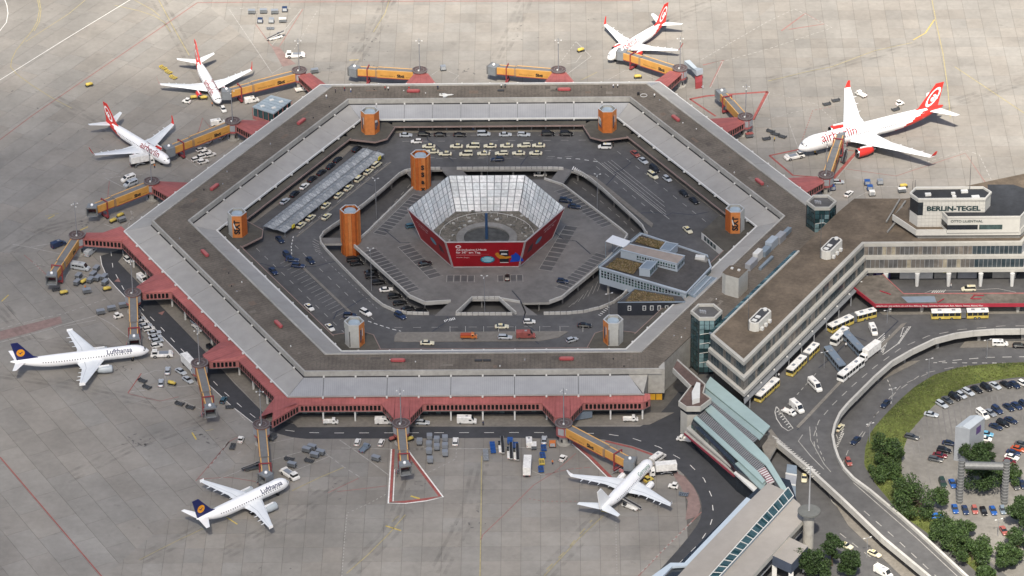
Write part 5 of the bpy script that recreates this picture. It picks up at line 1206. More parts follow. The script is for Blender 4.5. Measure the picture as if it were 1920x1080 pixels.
# tile joints as thin grooves
def grooves(p0, p1, z0, z1, sp, par_):
    p0 = Vector(p0); p1 = Vector(p1); n = Vector(((p1 - p0).y, -(p1 - p0).x)).normalized() * .02; mb = MB(); k = z0 + sp
    while k < z1: mb.bar((p0.x + n.x, p0.y + n.y, k), (p1.x + n.x, p1.y + n.y, k), .07); k += sp
    L = (p1 - p0).length; j = sp
    while j < L: q = p0 + (p1 - p0).normalized() * j + n; mb.bar((q.x, q.y, z0), (q.x, q.y, z1), .07); j += sp
    mb.build('tile_joints', M('joint_grey', (.36, .355, .34), .8), par_)
grooves(tq[1], tq[2], 20.6, 31.2, 1.25, tw)
lo, lq = solid([(1766,398),(1777,409),(1913,408),(1930,390),(1930,356),(1900,346),(1852,346),(1850,390),(1846,398)], 26.6, 21.0, 'lower_block', [m_tile, m_roofd])
for k in range(4): MB().wall([lq[k], lq[k + 1]], .35, 26.6, 27.2).build('parapet', m_tile, ct)
wpane(ct, Vector(lq[1]), Vector(lq[1]).lerp(Vector(lq[2]), .42), 22.3, 24.0, .07, 'window_band', m_glassd); wpane(ct, Vector(lq[1]).lerp(Vector(lq[2]), .44), Vector(lq[1]).lerp(Vector(lq[2]), .76), 22.3, 24.0, .07, 'window_band', winc[1]); wpane(ct, lq[0], lq[1], 22.3, 24.3, .07, 'window_band', winc[3])
ux = (Vector(lq[2]) - Vector(lq[1])).normalized(); o = Vector(lq[1]).lerp(Vector(lq[2]), .265); text_mesh('OTTO LILIENTHAL', 1.25, plane_fn((o.x, o.y - .1, 25.0), (ux.x, ux.y, 0), (0, 0, 1)), m_let, 'lettering', lo, .02)
for px, py, s_ in ((1740,366,1.2), (1787,364,.8), (1789,370,.8), (1808,360,1.4), (1829,371,1.6)): c = P(px, py, 31.3); MB().box((c.x, c.y, 31.6), (s_ * 1.6, s_, .7), .1).build('roof_box', m_wpaint, ct)
for px, py, h_ in ((1818,356,13), (1711,356,3.5), (1716,354,3.5)): c = P(px, py, 31.2); mb = MB(); mb.tube((c.x, c.y, 31), (c.x, c.y, 31 + h_), .12, .06, n=6); mb.build('antenna', m_asph, ct)
for L in ([(1662,416),(1687,374)], [(1664,435),(1679,417)], [(1680,402),(1698,377)]): a_, b_ = P(*L[0], ZH + .4), P(*L[1], ZH + .4); mb = MB(); mb.bar(a_, b_, .5); mb.build('cable_duct', m_conc2, hall)
# ================================================================ red-edged forecourt canopy
rc = thing('forecourt_canopy', 'flat worn canopy roof with bright red lettered fascia above the bus stop', 'canopy')
ZF = 8.3; cp = pxl([(1602,540),(1641,571),(1935,570),(1935,550),(1694,551),(1655,515),(1622,518)], ZF)
MB().prism(cp, ZF - .5, ZF).build('roof', M('canopy_worn', (.14, .122, .102), .9, var=.3, scale=.5, world=True, big=.35), rc)
m_rf = M('fascia_red', (.32, .03, .048), .5, var=.1)
for k in (0, 1): MB().wall([cp[k], cp[k + 1]], .3, ZF - 1.0, ZF + .25).build('fascia', m_rf, rc)
for k in (3, 4): MB().wall([cp[k], cp[k + 1]], .3, ZF - .5, ZF + .2).build('edge_trim', m_redw, rc)
ux = (Vector(cp[2]) - Vector(cp[1])).normalized(); o = Vector(cp[1]).lerp(Vector(cp[2]), .008); fnp = plane_fn((o.x, o.y - .19, ZF - .72), (ux.x, ux.y, 0), (0, 0, 1))
text_mesh('airberlin.com  Jetzt ab Berlin z.B. nach Ibiza, Mallorca, Malaga, Zakynthos, Kopenhagen, Rom, Valencia, Palermo, Mailand, Wien', .82, fnp, m_wpaint, 'lettering', rc, .01, 'LEFT', sx=.82)
for px in (1668, 1728, 1788, 1847, 1908): c = P(px, 585, 4); mb = MB(); mb.tube((0, 0, 0), (0, 0, 3.9), .5, .85, n=10); mb.build('column', m_conc, rc, loc=(c.x, c.y, 4))
MB().prism(pxl([(1690,556),(1752,555),(1756,566),(1702,567)], ZF + .1), ZF - .1, ZF + .06).build('roof_patch', m_blue, rc)
mb = MB(); [mb.bar(P(a, b, ZF + .2), P(c_, d, ZF + .2), .25) for a, b, c_, d in ((1758,567,1770,560), (1821,560,1840,560), (1820,560,1828,553), (1650,545,1670,552), (1825,553,1845,554))]; mb.build('loose_trim', m_rf, rc)
# ================================================================ landside: forecourt deck, ramp, lower street, car park
ls = MB().poly([(x, y, -.03) for x, y in pxl([(1290,740),(1440,560),(1990,520),(2010,1150),(1330,1150),(1340,950)])]).build('lower_street', m_asph); struct(ls)
rp = [(1960,621),(1865,622),(1825,625),(1790,630),(1752,640),(1710,660),(1672,682),(1640,710),(1615,735),(1590,760),(1575,778),(1565,800),(1561,820),(1565,842),(1572,862),(1583,882),(1600,900),(1630,922),(1690,972),(1740,1017),(1808,1080),(1850,1118)]
lp = [(1780,1118),(1737,1080),(1655,1012),(1580,940),(1515,880),(1457,832)]
Rp, Lp = pxl(rp, 4.0), pxl(lp, 4.0)
fcp = Rp + Lp + pxl([(1438,815),(1400,775),(1385,705),(1560,495),(1640,470),(1960,470)], 4.0)
fc_ = MB().prism(fcp, 3.2, 4.0, 0, 1).build('forecourt', [m_conc, m_asph]); struct(fc_)
m_pale = M('parapet_pale', (.56, .55, .51), .8, var=.1, scale=.5, world=True, big=.14)
rpar = thing('ramp_parapet', 'long pale concrete parapet sweeping along the curved elevated road', 'parapet')
for k in range(len(Rp) - 1):
    a, b = Vector(Rp[k]), Vector(Rp[k + 1]); n = max(1, int((b - a).length / 6))
    for j in range(n): MB().wall([a.lerp(b, j / n), a.lerp(b, (j + .985) / n)], .75, 3.0, 5.0).build('parapet_segment', m_pale, rpar)
lpar = thing('ramp_inner_parapet', 'straight pale concrete parapet on the left edge of the descending ramp', 'parapet')
for k in range(len(Lp) - 1):
    a, b = Vector(Lp[k]), Vector(Lp[k + 1]); n = max(1, int((b - a).length / 6))
    for j in range(n): MB().wall([a.lerp(b, j / n), a.lerp(b, (j + .985) / n)], .9, 2.9, 5.0).build('parapet_segment', m_pale, lpar)
for p, an in resample(Rp, 14, False) + resample(Lp, 16, False):
    n = Vector((-math.sin(an), math.cos(an))); c = p - n * 1.8 if p.x > 0 else p; MB().box((c.x, c.y, 1.6), (.9, .9, 3.2), an).build('pier', m_conc2, fc_)
# worn surfacing and kerbs on the forecourt
ki = MB(); ki.prism(pxl([(1700,605),(1694,612),(1650,655),(1590,705),(1498,803),(1493,800),(1588,700),(1648,650),(1690,608)], 4), 4.0, 4.13); ki.prism(pxl([(1655,590),(1960,588),(1960,577),(1640,579)], 4), 4.0, 4.14)
struct(ki.build('kerb', m_paving, fc_))
mk = MB(); mkf = MB()
def fl(mb, L, w, dash=None, z=4.012): (mb.dashes(pxl(L, 4.0), w, z, *dash) if dash else mb.ribbon(pxl(L, 4.0), w, z))
fl(mkf, [(1960,611),(1880,611),(1800,618),(1740,630),(1690,652),(1640,688),(1600,722),(1560,760),(1535,790),(1525,820),(1530,850)], .3, (3.2, 3.2))
fl(mkf, [(1530,700),(1490,745),(1460,775)], .25, (1.6, 1.6)); fl(mk, [(1655,665),(1683,645),(1705,612)], .3); fl(mk, [(1655,662),(1668,628)], .3)
for k in range(8): fl(mk, [(1652 - k * 1.2, 660 - k * 3.2), (1662 - k * .2 - 2, 650 - k * 3.6)], .35)
for k in range(5): fl(mk, [(1690 + k * 3.2, 629 - k * 4.2), (1695 + k * 2.6, 631 - k * 4.2)], .3)
fl(mk, [(1688,632),(1694,614),(1708,612),(1685,645)], .25)
fl(mk, [(1456,762),(1453,772),(1456,785),(1466,800),(1478,808),(1487,803),(1456,762)], .3)
for k in range(7): fl(mk, [(1456 + k * 3.6, 773 + k * 4.8), (1462 + k * 3.6, 769 + k * 4.8)], .35)
for k in range(20): fl(mk, [(1448 + k * 3.9, 817 + k * 4.1), (1460 + k * 4.1, 823 + k * 3.4)], .4)
fl(mkf, [(1505,815),(1497,827),(1520,855),(1545,880)], .3); fl(mkf, [(1518,800),(1520,825),(1545,870),(1558,885)], .25); fl(mkf, [(1530,800),(1533,835),(1548,868)], .25, (2, 1.5))
fl(mkf, [(1620,958),(1680,1010),(1760,1085)], .3, (3.0, 3.4)); fl(mkf, [(1600,905),(1640,940),(1720,1010),(1800,1085)], .25)
for k in range(6): fl(mk, [(1747 + k * 4.2, 549 - k * .1), (1752 + k * 4.2, 544 - k * .1)], .4)
fl(mkf, [(1730,551),(1745,545),(1800,545),(1870,541),(1905,548)], .25)
mk.build('road_marking', M('paint_white_faded', (.48, .47, .44), .75, var=.3, scale=.8, world=True), fc_); mkf.build('road_marking', m_wfade, fc_)
mb = MB(); [mb.ribbon(pxl(L, 4), .4, 4.018) for L in ([(1668,592),(1684,602),(1640,645),(1590,700),(1495,806)], [(1535,690),(1560,670),(1590,640)], [(1600,630),(1625,640)])]; mb.build('tar_joint', MATS['tar'], fc_)
# lower street lines, traffic islands
mk = MB(); mkf = MB()
def gl_(mb, L, w, dash=None, z=.0): (mb.dashes(pxl(L), w, z, *dash) if dash else mb.ribbon(pxl(L), w, z))
gl_(mk, [(1960,668),(1850,670),(1760,678)], .3, (3, 2.4)); gl_(mkf, [(1900,690),(1800,686),(1730,700),(1680,735),(1640,780),(1610,830)], .3, (3.2, 3.2)); gl_(mk, [(1945,681),(1750,680)], .3, (1.6, 1.6), -.002)
gl_(mk, [(1664,712),(1674,735),(1670,760)], .25, (1.4, 1.2)); gl_(mkf, [(1740,700),(1690,722),(1655,760),(1625,800),(1590,845),(1580,870)], .25, (3, 3))
gl_(mkf, [(1575,1000),(1620,1035),(1660,1065)], .3, (3, 3)); gl_(mk, [(1568,815),(1574,830),(1582,812)], .3)
for k in range(9): gl_(mk, [(1566 + k * 1.7, 840 - k * 4.6), (1572 + k * 1.5, 836 - k * 4.6)], .35)
gl_(mkf, [(1545,900),(1560,940),(1600,980),(1700,1080)], .3)
mk.build('road_marking', MATS['paint_white_faded'], ls); mkf.build('road_marking', m_wfade, ls)
ki = MB(); ki.prism(pxl([(1655,712),(1715,682),(1725,676),(1690,680),(1660,700)]), -.03, .12); ki.prism(pxl([(1560,935),(1572,938),(1700,1050),(1740,1090),(1700,1090),(1590,985)]), -.03, .12); ki.prism(pxl([(1800,652),(1960,650),(1960,640),(1810,640)]), -.03, .12)
struct(ki.build('traffic_island', m_paving, ls))
# car park and embankment
cpk = MB().poly([(x, y, -.012) for x, y in pxl([(1690,800),(1740,765),(1800,735),(1860,715),(1990,700),(2000,1150),(1900,1090),(1780,990),(1700,905),(1668,860)])]).build('car_park', M('car_park_paving', (.185, .177, .163), .9, var=.16, scale=.5, world=True, big=.25)); struct(cpk)
mkf = MB()
for k in range(22):
    u = k / 21; a = (1706 + 214 * u, 800 - 62 * u - 36 * math.sin(u * PI) * .5); 
    mkf.ribbon(pxl([a, (a[0] + 10, a[1] + 62)]), .35, .0)
for k in range(14): mkf.ribbon(pxl([(1690 + k * 16, 872 + k * 1.5), (1698 + k * 16, 905 + k * 1.5)]), .3, .002)
mkf.build('bay_lines', m_asph3, cpk)
m_grass = M('grass_bank', (.105, .128, .032), .95, var=.3, scale=.5, world=True, big=.35)
eo = [(1960,678),(1870,681),(1800,688),(1752,702),(1715,725),(1690,747),(1665,772),(1640,800),(1630,815),(1622,840),(1620,872),(1640,905),(1665,935),(1690,965),(1740,1000),(1790,1035),(1850,1090)]
ei = [(1960,704),(1900,708),(1860,714),(1815,722),(1778,740),(1752,760),(1728,785),(1705,812),(1692,850),(1690,885),(1705,920),(1730,950),(1760,975),(1800,1010),(1870,1080)]
em = MB(); EO, EI = [Vector(p) for p in pxl(eo)], [Vector(p) for p in pxl(ei)]
def samp(L, u):
    d = [0]; 
    for k in range(len(L) - 1): d.append(d[-1] + (L[k + 1] - L[k]).length)
    t = u * d[-1]
    for k in range(len(L) - 1):
        if t <= d[k + 1] + 1e-9: return L[k].lerp(L[k + 1], (t - d[k]) / max(1e-9, d[k + 1] - d[k]))
    return L[-1]
NU, NV = 70, 6; rg = random.Random(4)
grid = [[None] * (NV + 1) for _ in range(NU + 1)]
for i in range(NU + 1):
    a, b = samp(EO, i / NU), samp(EI, i / NU)
    for j in range(NV + 1):
        p = a.lerp(b, j / NV); z = .02 + 1.1 * math.sin(PI * min(1, j / NV * 1.15 if j < NV else 1)) * (.8 + .2 * rg.random()) if 0 < j < NV else -.02; grid[i][j] = (p.x, p.y, max(z, -.02))
for i in range(NU):
    for j in range(NV): em.poly([grid[i][j], grid[i + 1][j], grid[i + 1][j + 1], grid[i][j + 1]])
emb = em.build('embankment', m_grass, None, smooth=True); struct(emb)
leafm = [M('leaf_%d' % k, c, .7, var=.35, scale=.3, world=True) for k, c in enumerate(((.030, .058, .014), (.046, .080, .02), (.019, .038, .011), (.10, .125, .03), (.10, .10, .04)))]
def leaf_quad(mb, c, s_, rg, mi):
    n = Vector((rg.gauss(0, 1), rg.gauss(0, 1), rg.gauss(.4, 1))).normalized(); u = n.orthogonal().normalized(); v = n.cross(u); a = rg.uniform(0, 2 * PI); u, v = u * math.cos(a) + v * math.sin(a), v * math.cos(a) - u * math.sin(a)
    mb.poly([c - u * s_, c - v * s_ * .55 + u * .1 * s_, c + u * s_, c + v * s_ * .55], mi)
gc = MB()
for k in range(11000):
    i = rg.uniform(0, NU); j = rg.uniform(.15, NV - .15); a = grid[int(i)][int(j)]; b = grid[min(NU, int(i) + 1)][min(NV, int(j) + 1)]; fi, fj = i - int(i), j - int(j)
    g00, g10, g01, g11 = [Vector(grid[min(NU, int(i) + u)][min(NV, int(j) + v)]) for u, v in ((0, 0), (1, 0), (0, 1), (1, 1))]
    c = g00.lerp(g10, fi).lerp(g01.lerp(g11, fi), fj) + Vector((0, 0, rg.uniform(.0, .22)))
    pt = math.sin(c.x * .35) * math.sin(c.y * .28 + 1); leaf_quad(gc, c, rg.uniform(.15, .34), rg, rg.choice([3, 3, 3, 4] if pt > -.55 else [1, 3, 4, 0]))
o = gc.build('ground_cover', leafm); o['kind'] = 'stuff'; o['label'] = 'rough green ground cover on the curved bank beside the car park'; o['category'] = 'ground cover'
# ---- trees
m_bark = M('bark', (.07, .055, .04), .9, var=.3, scale=2)
def tree(px, py, h, rx, label, seed, dark=False, n=3200, group='trees round the car park', z=0.0, cone=0.0):
    rg = random.Random(seed); rx *= 1.06; h *= 1.02; g = P(px, py, z); r = thing('tree', label, 'tree', (g.x, g.y, z), 0, group)
    tr = MB(); top = Vector((rg.uniform(-.4, .4), rg.uniform(-.4, .4), h * .75)); tr.tube((0, 0, -.1), tuple(top * .5), .035 * h, .022 * h, 8); tr.tube(tuple(top * .5), tuple(top), .022 * h, .006 * h, 6)
    lobes = []
    for k in range(19):
        a = rg.uniform(0, 2 * PI); rr_ = rx * rg.uniform(.12, .82) * (1 - .0 * cone); zz = h * rg.uniform(.34, .86); rr_ *= (1 - cone * (zz / h)); c = Vector((math.cos(a) * rr_, math.sin(a) * rr_, zz)); lobes.append((c, rx * rg.uniform(.2, .4) * (1 - cone * .5 * (zz / h)))); tr.tube(tuple(top * rg.uniform(.35, .8)), tuple(c), .012 * h, .003 * h, 5)
    lobes.append((Vector((0, 0, h * .84)), rx * .38)); tr.build('trunk', m_bark, r)
    cr = MB(); mixl = rg.choice([[2, 0, 2], [2, 0, 2, 0]]) if dark else rg.choice([[0, 1, 0, 2], [0, 1, 1, 2], [0, 2, 0, 1], [1, 0, 0, 2]])
    for k in range(n):
        c, R = rg.choice(lobes); d = Vector((rg.gauss(0, 1), rg.gauss(0, 1), rg.gauss(0, 1))).normalized(); q = c + Vector((d.x, d.y, d.z * .8)) * R * (rg.random() ** .33) * rg.uniform(.85, 1.12)
        if q.z < h * .12: continue
        leaf_quad(cr, q, rg.uniform(.22, .46), rg, rg.choice(mixl))
    cr.build('crown', leafm, r); return r
for k, (px, py, h, rx, lb, dk) in enumerate((
 (1660,872,8.5,6.8,'broad tree at the bend of the lower street by the bank',0),(1655,900,5,5,'low bushy tree in front of the bank tree at the bend',0),(1722,965,10,8.4,'largest round tree left of the steel pipe gantry',0),
 (1845,918,10,6.6,'dark tree standing behind the steel pipe gantry',1),(1835,872,7,5.5,'dark tree between the grey tower and the gantry beam',1),(1795,1025,7,6.4,'tree left of the row of six parked cars',0),
 (1822,1055,7.5,6,'tree below the row of six parked cars, right of another',0),(1775,1010,6.5,5.6,'small tree beside the bright blue car',0),(1885,1065,7.5,5.5,'tree near the lower right corner by the lamp',0),(1912,985,9,6.0,'dark tree cut by the right picture edge',1),(1910,1030,6,4.5,'small dark tree at the right picture edge below another',1),(1890,905,6,4,'small tree right of the gantry',0),
 (1560,1060,11,4.6,'tall dark conifer beside the near taxi',1),(1525,1085,9,6.2,'dark round tree at the bottom edge below the flat roof',1),(1590,1085,9,6.5,'dark round tree at the bottom edge right of the conifer',1),(1850,1085,4,3,'small bush by the kerb near the bottom right',0))):
    tree(px, py, h, rx, lb, 20 + k, dk, 6500 if rx > 5 else 3400, cone=.55 if 'conifer' in lb else 0)
# ---- grey windowless block, pipe gantry
tb = thing('grey_tower', 'grey windowless gabled block with small violet sign in the car park', 'building')
q = pxl([(1788,863),(1815,868),(1843,846),(1815,842)]); z1 = 12.4
MB().prism(q, -.05, z1 - .2).build('walls', M('tower_grey', (.28, .30, .33), .6, var=.08, scale=.4), tb)
c = [Vector(p) for p in q]; m0 = (c[0] + c[1]) / 2; m1 = (c[2] + c[3]) / 2
MB().poly([(c[0].x, c[0].y, z1 - .18), (m0.x, m0.y, z1 + .5), (m1.x, m1.y, z1 + .5), (c[3].x, c[3].y, z1 - .18)]).poly([(m0.x, m0.y, z1 + .5), (c[1].x, c[1].y, z1 - .18), (c[2].x, c[2].y, z1 - .18), (m1.x, m1.y, z1 + .5)]).poly([(c[0].x, c[0].y, z1 - .19), (c[1].x, c[1].y, z1 - .19), (m0.x, m0.y, z1 + .5)]).build('roof', M('tower_roof', (.36, .40, .44), .5, var=.06), tb)
wpane(tb, c[1].lerp(c[2], .45), c[1].lerp(c[2], .75), 8.3, 10.8, .06, 'sign', M('sign_violet', (.08, .05, .16), .5))
gt = thing('pipe_gantry', 'grey ribbed steel pipe gantry standing among trees in the car park', 'gantry'); m_steel = M('galvanised', (.13, .135, .14), .5, metal=.2, var=.15, scale=1.2)
ga, gb = P(1799, 942), P(1883, 944)
for g_ in (ga, gb):
    mb = MB(); mb.tube((g_.x, g_.y, 0), (g_.x, g_.y, 15.4), .95, n=14); pl = mb.build('pillar', m_steel, gt)
    for j in range(14): mb = MB(); mb.tube((g_.x, g_.y, .8 + j * 1.08), (g_.x, g_.y, 1.0 + j * 1.08), 1.08, n=14); mb.build('hoop', M('hoop_steel', (.19, .195, .2), .5), pl)
d = (gb - ga).normalized(); u0, u1 = ga + d * 1.0, gb - d * 1.0; mb = MB(); mb.tube((u0.x, u0.y, 13.4), (u1.x, u1.y, 13.4), 1.25, n=16); mb.build('beam', m_steel, gt)
# ================================================================ bridge roof and head house between hall and pier
hh = thing('head_house', 'octagonal head house with red-brown roof and pale bands linked to the terminal', 'building')
m_rbr = M('roof_redbrown', (.125, .085, .075), .95, var=.2, scale=.8, world=True, big=.2); ZQ = 11.9
br_ = pxl([(1262,690),(1270,674),(1322,720),(1305,728),(1294,722)], ZQ); MB().prism(br_, ZQ - 1.6, ZQ - .3, 0, 1).build('bridge', [m_band, m_rbr], hh)
for a_, b_ in ((0, 4), (1, 2)): MB().wall([br_[a_], br_[b_]], .4, ZQ - 1.7, ZQ).build('bridge_parapet', m_band, hh)
hd = pxl([(1296,722),(1273,752),(1287,762),(1313,762),(1333,747),(1318,736),(1322,721)], ZQ); MB().prism(hd, ZQ - 1.7, ZQ - .3, 0, 1).build('head', [m_band, m_rbr], hh)
for k in (0, 1, 2, 3, 4, 5): MB().wall([hd[k], hd[k + 1]], .35, ZQ - 1.8, ZQ).build('parapet', m_band, hh)
cx, cy = sum(p[0] for p in hd) / 7, sum(p[1] for p in hd) / 7; hi = [(cx + (x - cx) * .9, cy + (y - cy) * .9) for x, y in hd]
MB().prism(hi, ZQ - 3.4, ZQ - 1.8).build('window_band', m_glassd, hh); MB().prism(hi, 0, ZQ - 3.42).build('base', m_band, hh)
q = pxl([(1297,737),(1306,718),(1313,720),(1312,748),(1298,752)], ZQ + 1.0); MB().prism(q, ZQ - .3, ZQ + 1.4).build('stair_housing', m_wpaint, hh)
# ================================================================ glazed roofs of the link
gh = thing('glazed_link', 'long low link building with pale teal metal roofs and louvred strips', 'building')
m_teal = M('roof_teal', (.31, .405, .40), .4, var=.06, scale=.3, world=True, big=.08); m_teal2 = M('roof_teal_shade', (.255, .335, .335), .45, var=.08, scale=.3, world=True)
m_louv = M('louvre_grey', (.20, .205, .215), .6, var=.1)
def roofq(px, z, th_, m_, name='roof_strip'): return MB().prism(pxl(px, z), z - th_, z).build(name, m_, gh)
roofq([(1332,706),(1444,799),(1432,814),(1321,724)], 9.2, .4, m_teal); roofq([(1320,726),(1431,816),(1424,824),(1316,736)], 8.6, .4, m_teal2)  # darker teal on the second strip: its shadow put into the colour
roofq([(1330,756),(1412,829),(1440,858),(1476,917),(1466,919),(1436,872),(1400,842),(1320,766)], 8.9, .4, m_teal)
roofq([(1306,779),(1437,898),(1430,906),(1300,784)], 8.9, .4, m_teal); roofq([(1378,869),(1389,863),(1440,899),(1428,919)], 8.2, .4, m_teal2)
def louvres(p0, p1, p2, p3, z, n):
    """strip between edge p0-p1 and edge p3-p2 filled with separate slats"""
    base = MB().prism(pxl([p0, p1, p2, p3], z - .25), z - .8, z - .25).build('louvre_bed', m_asph2, gh); A, B, C_, D = [Vector(P2(x, y, z)) for x, y in (p0, p1, p2, p3)]
    for k in range(n):
        u0, u1 = (k + .15) / n, (k + .75) / n; MB().prism([A.lerp(B, u0), A.lerp(B, u1), D.lerp(C_, u1), D.lerp(C_, u0)], z - .2, z).build('slat', m_louv, base)
louvres((1334,749),(1421,823),(1411,831),(1326,757), 8.5, 34); louvres((1317,767),(1434,873),(1421,884),(1307,779), 8.5, 44)
st = MB().prism(pxl([(1420,882),(1434,875),(1452,902),(1440,907)], 8.9), 8.4, 8.9).build('stair_cover', M('cover_white', (.55, .53, .53), .6), gh)
A, B, C_, D = [Vector(P2(x, y, 8.92)) for x, y in ((1420,882),(1440,907),(1452,902),(1434,875))]
for k in range(7): MB().prism([A.lerp(B, (k + .3) / 7), A.lerp(B, (k + .75) / 7), D.lerp(C_, (k + .75) / 7), D.lerp(C_, (k + .3) / 7)], 8.86, 8.96).build('cover_stripe', M('cover_red', (.22, .12, .13), .6), st)
roofq([(1436,876),(1444,876),(1465,914),(1456,915)], 8.6, .3, m_asph2, 'dark_strip')
ledge = pxl([(1287,803),(1298,793),(1382,866),(1374,877)], 6.9); MB().prism(ledge, 6.2, 6.9).build('ledge', m_band, gh)
wl = pxl([(1301,784),(1378,862),(1376,870),(1296,795)], 8.2); MB().prism(wl, 6.0, 8.3).build('window_wall', m_glassd, gh)
wall_windows(gh, Vector(wl[3]), Vector(wl[2]), 6.7, 8.0, 24, .8, .06)
MB().prism(pxl([(1283,811),(1290,801),(1375,873),(1376,888)], 5.6), 5.0, 5.6).build('lower_roof', m_conc, gh)
la, lb_ = P2(1283, 812, 5.6), P2(1377, 892, 5.6); MB().wall([la, lb_], .3, 5.1, 5.7).build('red_fascia', M('fascia_crimson', (.26, .04, .06), .5), gh)
body = pxl([(1331,712),(1440,802),(1425,822),(1411,834),(1438,866),(1472,918),(1440,922),(1382,880),(1298,794),(1318,740)], 8); MB().prism(body, -.05, 7.9).build('body', m_glassd, gh)
MB().prism(pxl([(1376,886),(1384,880),(1440,920),(1424,930)], 6.9), 6.3, 6.9).build('white_ledge', m_wpaint, gh)
fa, fb = Vector(P2(1380, 912, 1)), Vector(P2(1420, 940, 1))
for k in range(5): u = k / 4; p = fa.lerp(fb, u); MB().box((p.x, p.y, 3.1), (.35, .35, 6.3)).build('column', m_wpaint, gh)
wall_windows(gh, fa, fb, .5, 5.6, 9, .86, -.3)
# ================================================================ pier building at the bottom
pd_ = thing('pier_building', 'flat beige-roofed pier building with a long glazed skylight at bottom', 'building'); ZP = 9.3
m_beige = M('roof_beige', (.30, .28, .258), .85, var=.06, scale=.3, world=True, big=.1)
rpq = pxl([(1440,905),(1470,919),(1500,945),(1509,972),(1365,1130),(1225,1130),(1298,1050),(1407,937)], ZP); MB().prism(rpq, ZP - 1.6, ZP, 0, 1).build('roof', [m_band, m_beige], pd_)
mb = MB(); mb.prism(pxl([(1400,932),(1411,938),(1292,1060),(1260,1062),(1215,1110),(1180,1110),(1257,1055),(1283,1055)], ZP - .6), ZP - 1.3, ZP - .6); mb.build('roof_edge', M('edge_blue', (.42, .49, .56), .5, var=.05), pd_)
MB().prism(pxl([(1445,930),(1480,940),(1495,985),(1360,1130),(1240,1130),(1320,1050)], 0), -.05, ZP - 1.6).build('body', m_glassd, pd_)
S0, S1, S2, S3 = [Vector(P2(x, y, ZP + .9)) for x, y in ((1478,914),(1488,930),(1345,1085),(1326,1085))]
MB().prism([S0, S1, S2, S3], ZP, ZP + .75).build('skylight_base', m_blue, pd_)
sky_ = MB(); NS = 15
for k in range(NS + 1): u = k / NS; a_, b_ = S0.lerp(S3, u), S1.lerp(S2, u); sky_.bar((a_.x, a_.y, ZP + 1.0), (b_.x, b_.y, ZP + 1.0), .16)
for a_, b_ in ((S0, S3), (S1, S2)): sky_.bar((a_.x, a_.y, ZP + 1.0), (b_.x, b_.y, ZP + 1.0), .22)
fr = sky_.build('skylight_frame', m_wpaint, pd_)
for k in range(NS):
    for j in range(3):
        u0, u1 = (k + .06 + j * .31) / NS, (k + .34 + j * .31) / NS; MB().prism([S0.lerp(S3, u0).lerp(S1.lerp(S2, u0), .05), S1.lerp(S2, u0).lerp(S0.lerp(S3, u0), .05), S1.lerp(S2, u1).lerp(S0.lerp(S3, u1), .05), S0.lerp(S3, u1).lerp(S1.lerp(S2, u1), .05)], ZP + .76, ZP + .92).build('pane', random.choice([m_glass, MATS['glass_teal_deep'], m_glass]), fr)
ra, rb_ = Vector(P2(1512, 972, ZP - .8)), Vector(P2(1400, 1094, ZP - .8)); wpane(pd_, ra, rb_, ZP - 3.4, ZP - 1.7, .0, 'window_band', m_glassd); wpane(pd_, ra, rb_, ZP - 4.6, ZP - 3.45, .4, 'white_band', m_wpaint)
lq = pxl([(1477.5,1006),(1515,1024),(1484,1058),(1447.5,1041)], 8.6); MB().prism(lq, 5.2, 8.6, 0, 1).build('side_block', [M('block_navy', (.06, .075, .11), .6, var=.1), m_beige], pd_)
cx, cy = sum(p[0] for p in lq) / 4, sum(p[1] for p in lq) / 4
for x, y in lq: MB().box((cx + (x - cx) * .85, cy + (y - cy) * .85, 2.6), (1.4, 1.4, 5.2)).build('leg', m_wpaint, pd_)
c = P(1517, 957, 13.0); rt_ = thing('round_mast_base', 'round flat-topped concrete tower carrying a tall lamp mast by the ramp', 'tower', (c.x, c.y, 0))
mb = MB(); mb.tube((0, 0, 0), (0, 0, 12.4), 1.65, n=18); mb.build('shaft', m_conc, rt_); mb = MB(); mb.tube((0, 0, 12.2), (0, 0, 12.55), 2.2, 3.4, n=24); mb.tube((0, 0, 12.55), (0, 0, 13.0), 3.4, n=24); mb.build('disc', M('disc_grey', (.12, .125, .12), .8, var=.15), rt_)
mb = MB(); mb.tube((0, 0, 13), (0, 0, 28), .28, .16, n=10); ma = mb.build('mast', m_grey, rt_); mb = MB(); [mb.bar((0, 0, 27.4 + .4 * (k % 2)), (math.cos(k * 1.05) * 1.3, math.sin(k * 1.05) * 1.3, 27.4 + .4 * (k % 2)), .15) for k in range(6)]; mb.build('lamp_arms', m_wpaint, ma)
MB().prism(pxl([(1424,825),(1446,804),(1460,822),(1457,836),(1440,866)], 4), 3.3, 4.006, 0, 1).build('terrace', [m_pale, m_paving], fc_)
# low glazed passage roofs under the ramp
lk = thing('passage_roof', 'stepped glazed passage roof beside the pier under the ramp edge', 'canopy')
for k, L in enumerate(([(1476,870),(1494,873),(1494,890),(1474,886)], [(1473,888),(1494,892),(1492,910),(1472,905)], [(1472,907),(1492,911),(1492,932),(1486,930)])): MB().prism(pxl(L, 4.2), 3.8, 4.2).build('roof_pane', [m_blue, m_grey, m_blue][k], lk); 
mb = MB(); [mb.bar(P(a, b, 4.35), P(c_, d, 4.35), .35) for a, b, c_, d in ((1473,887,1494,891), (1472,906,1492,910))]; mb.build('rib', m_wpaint, lk)
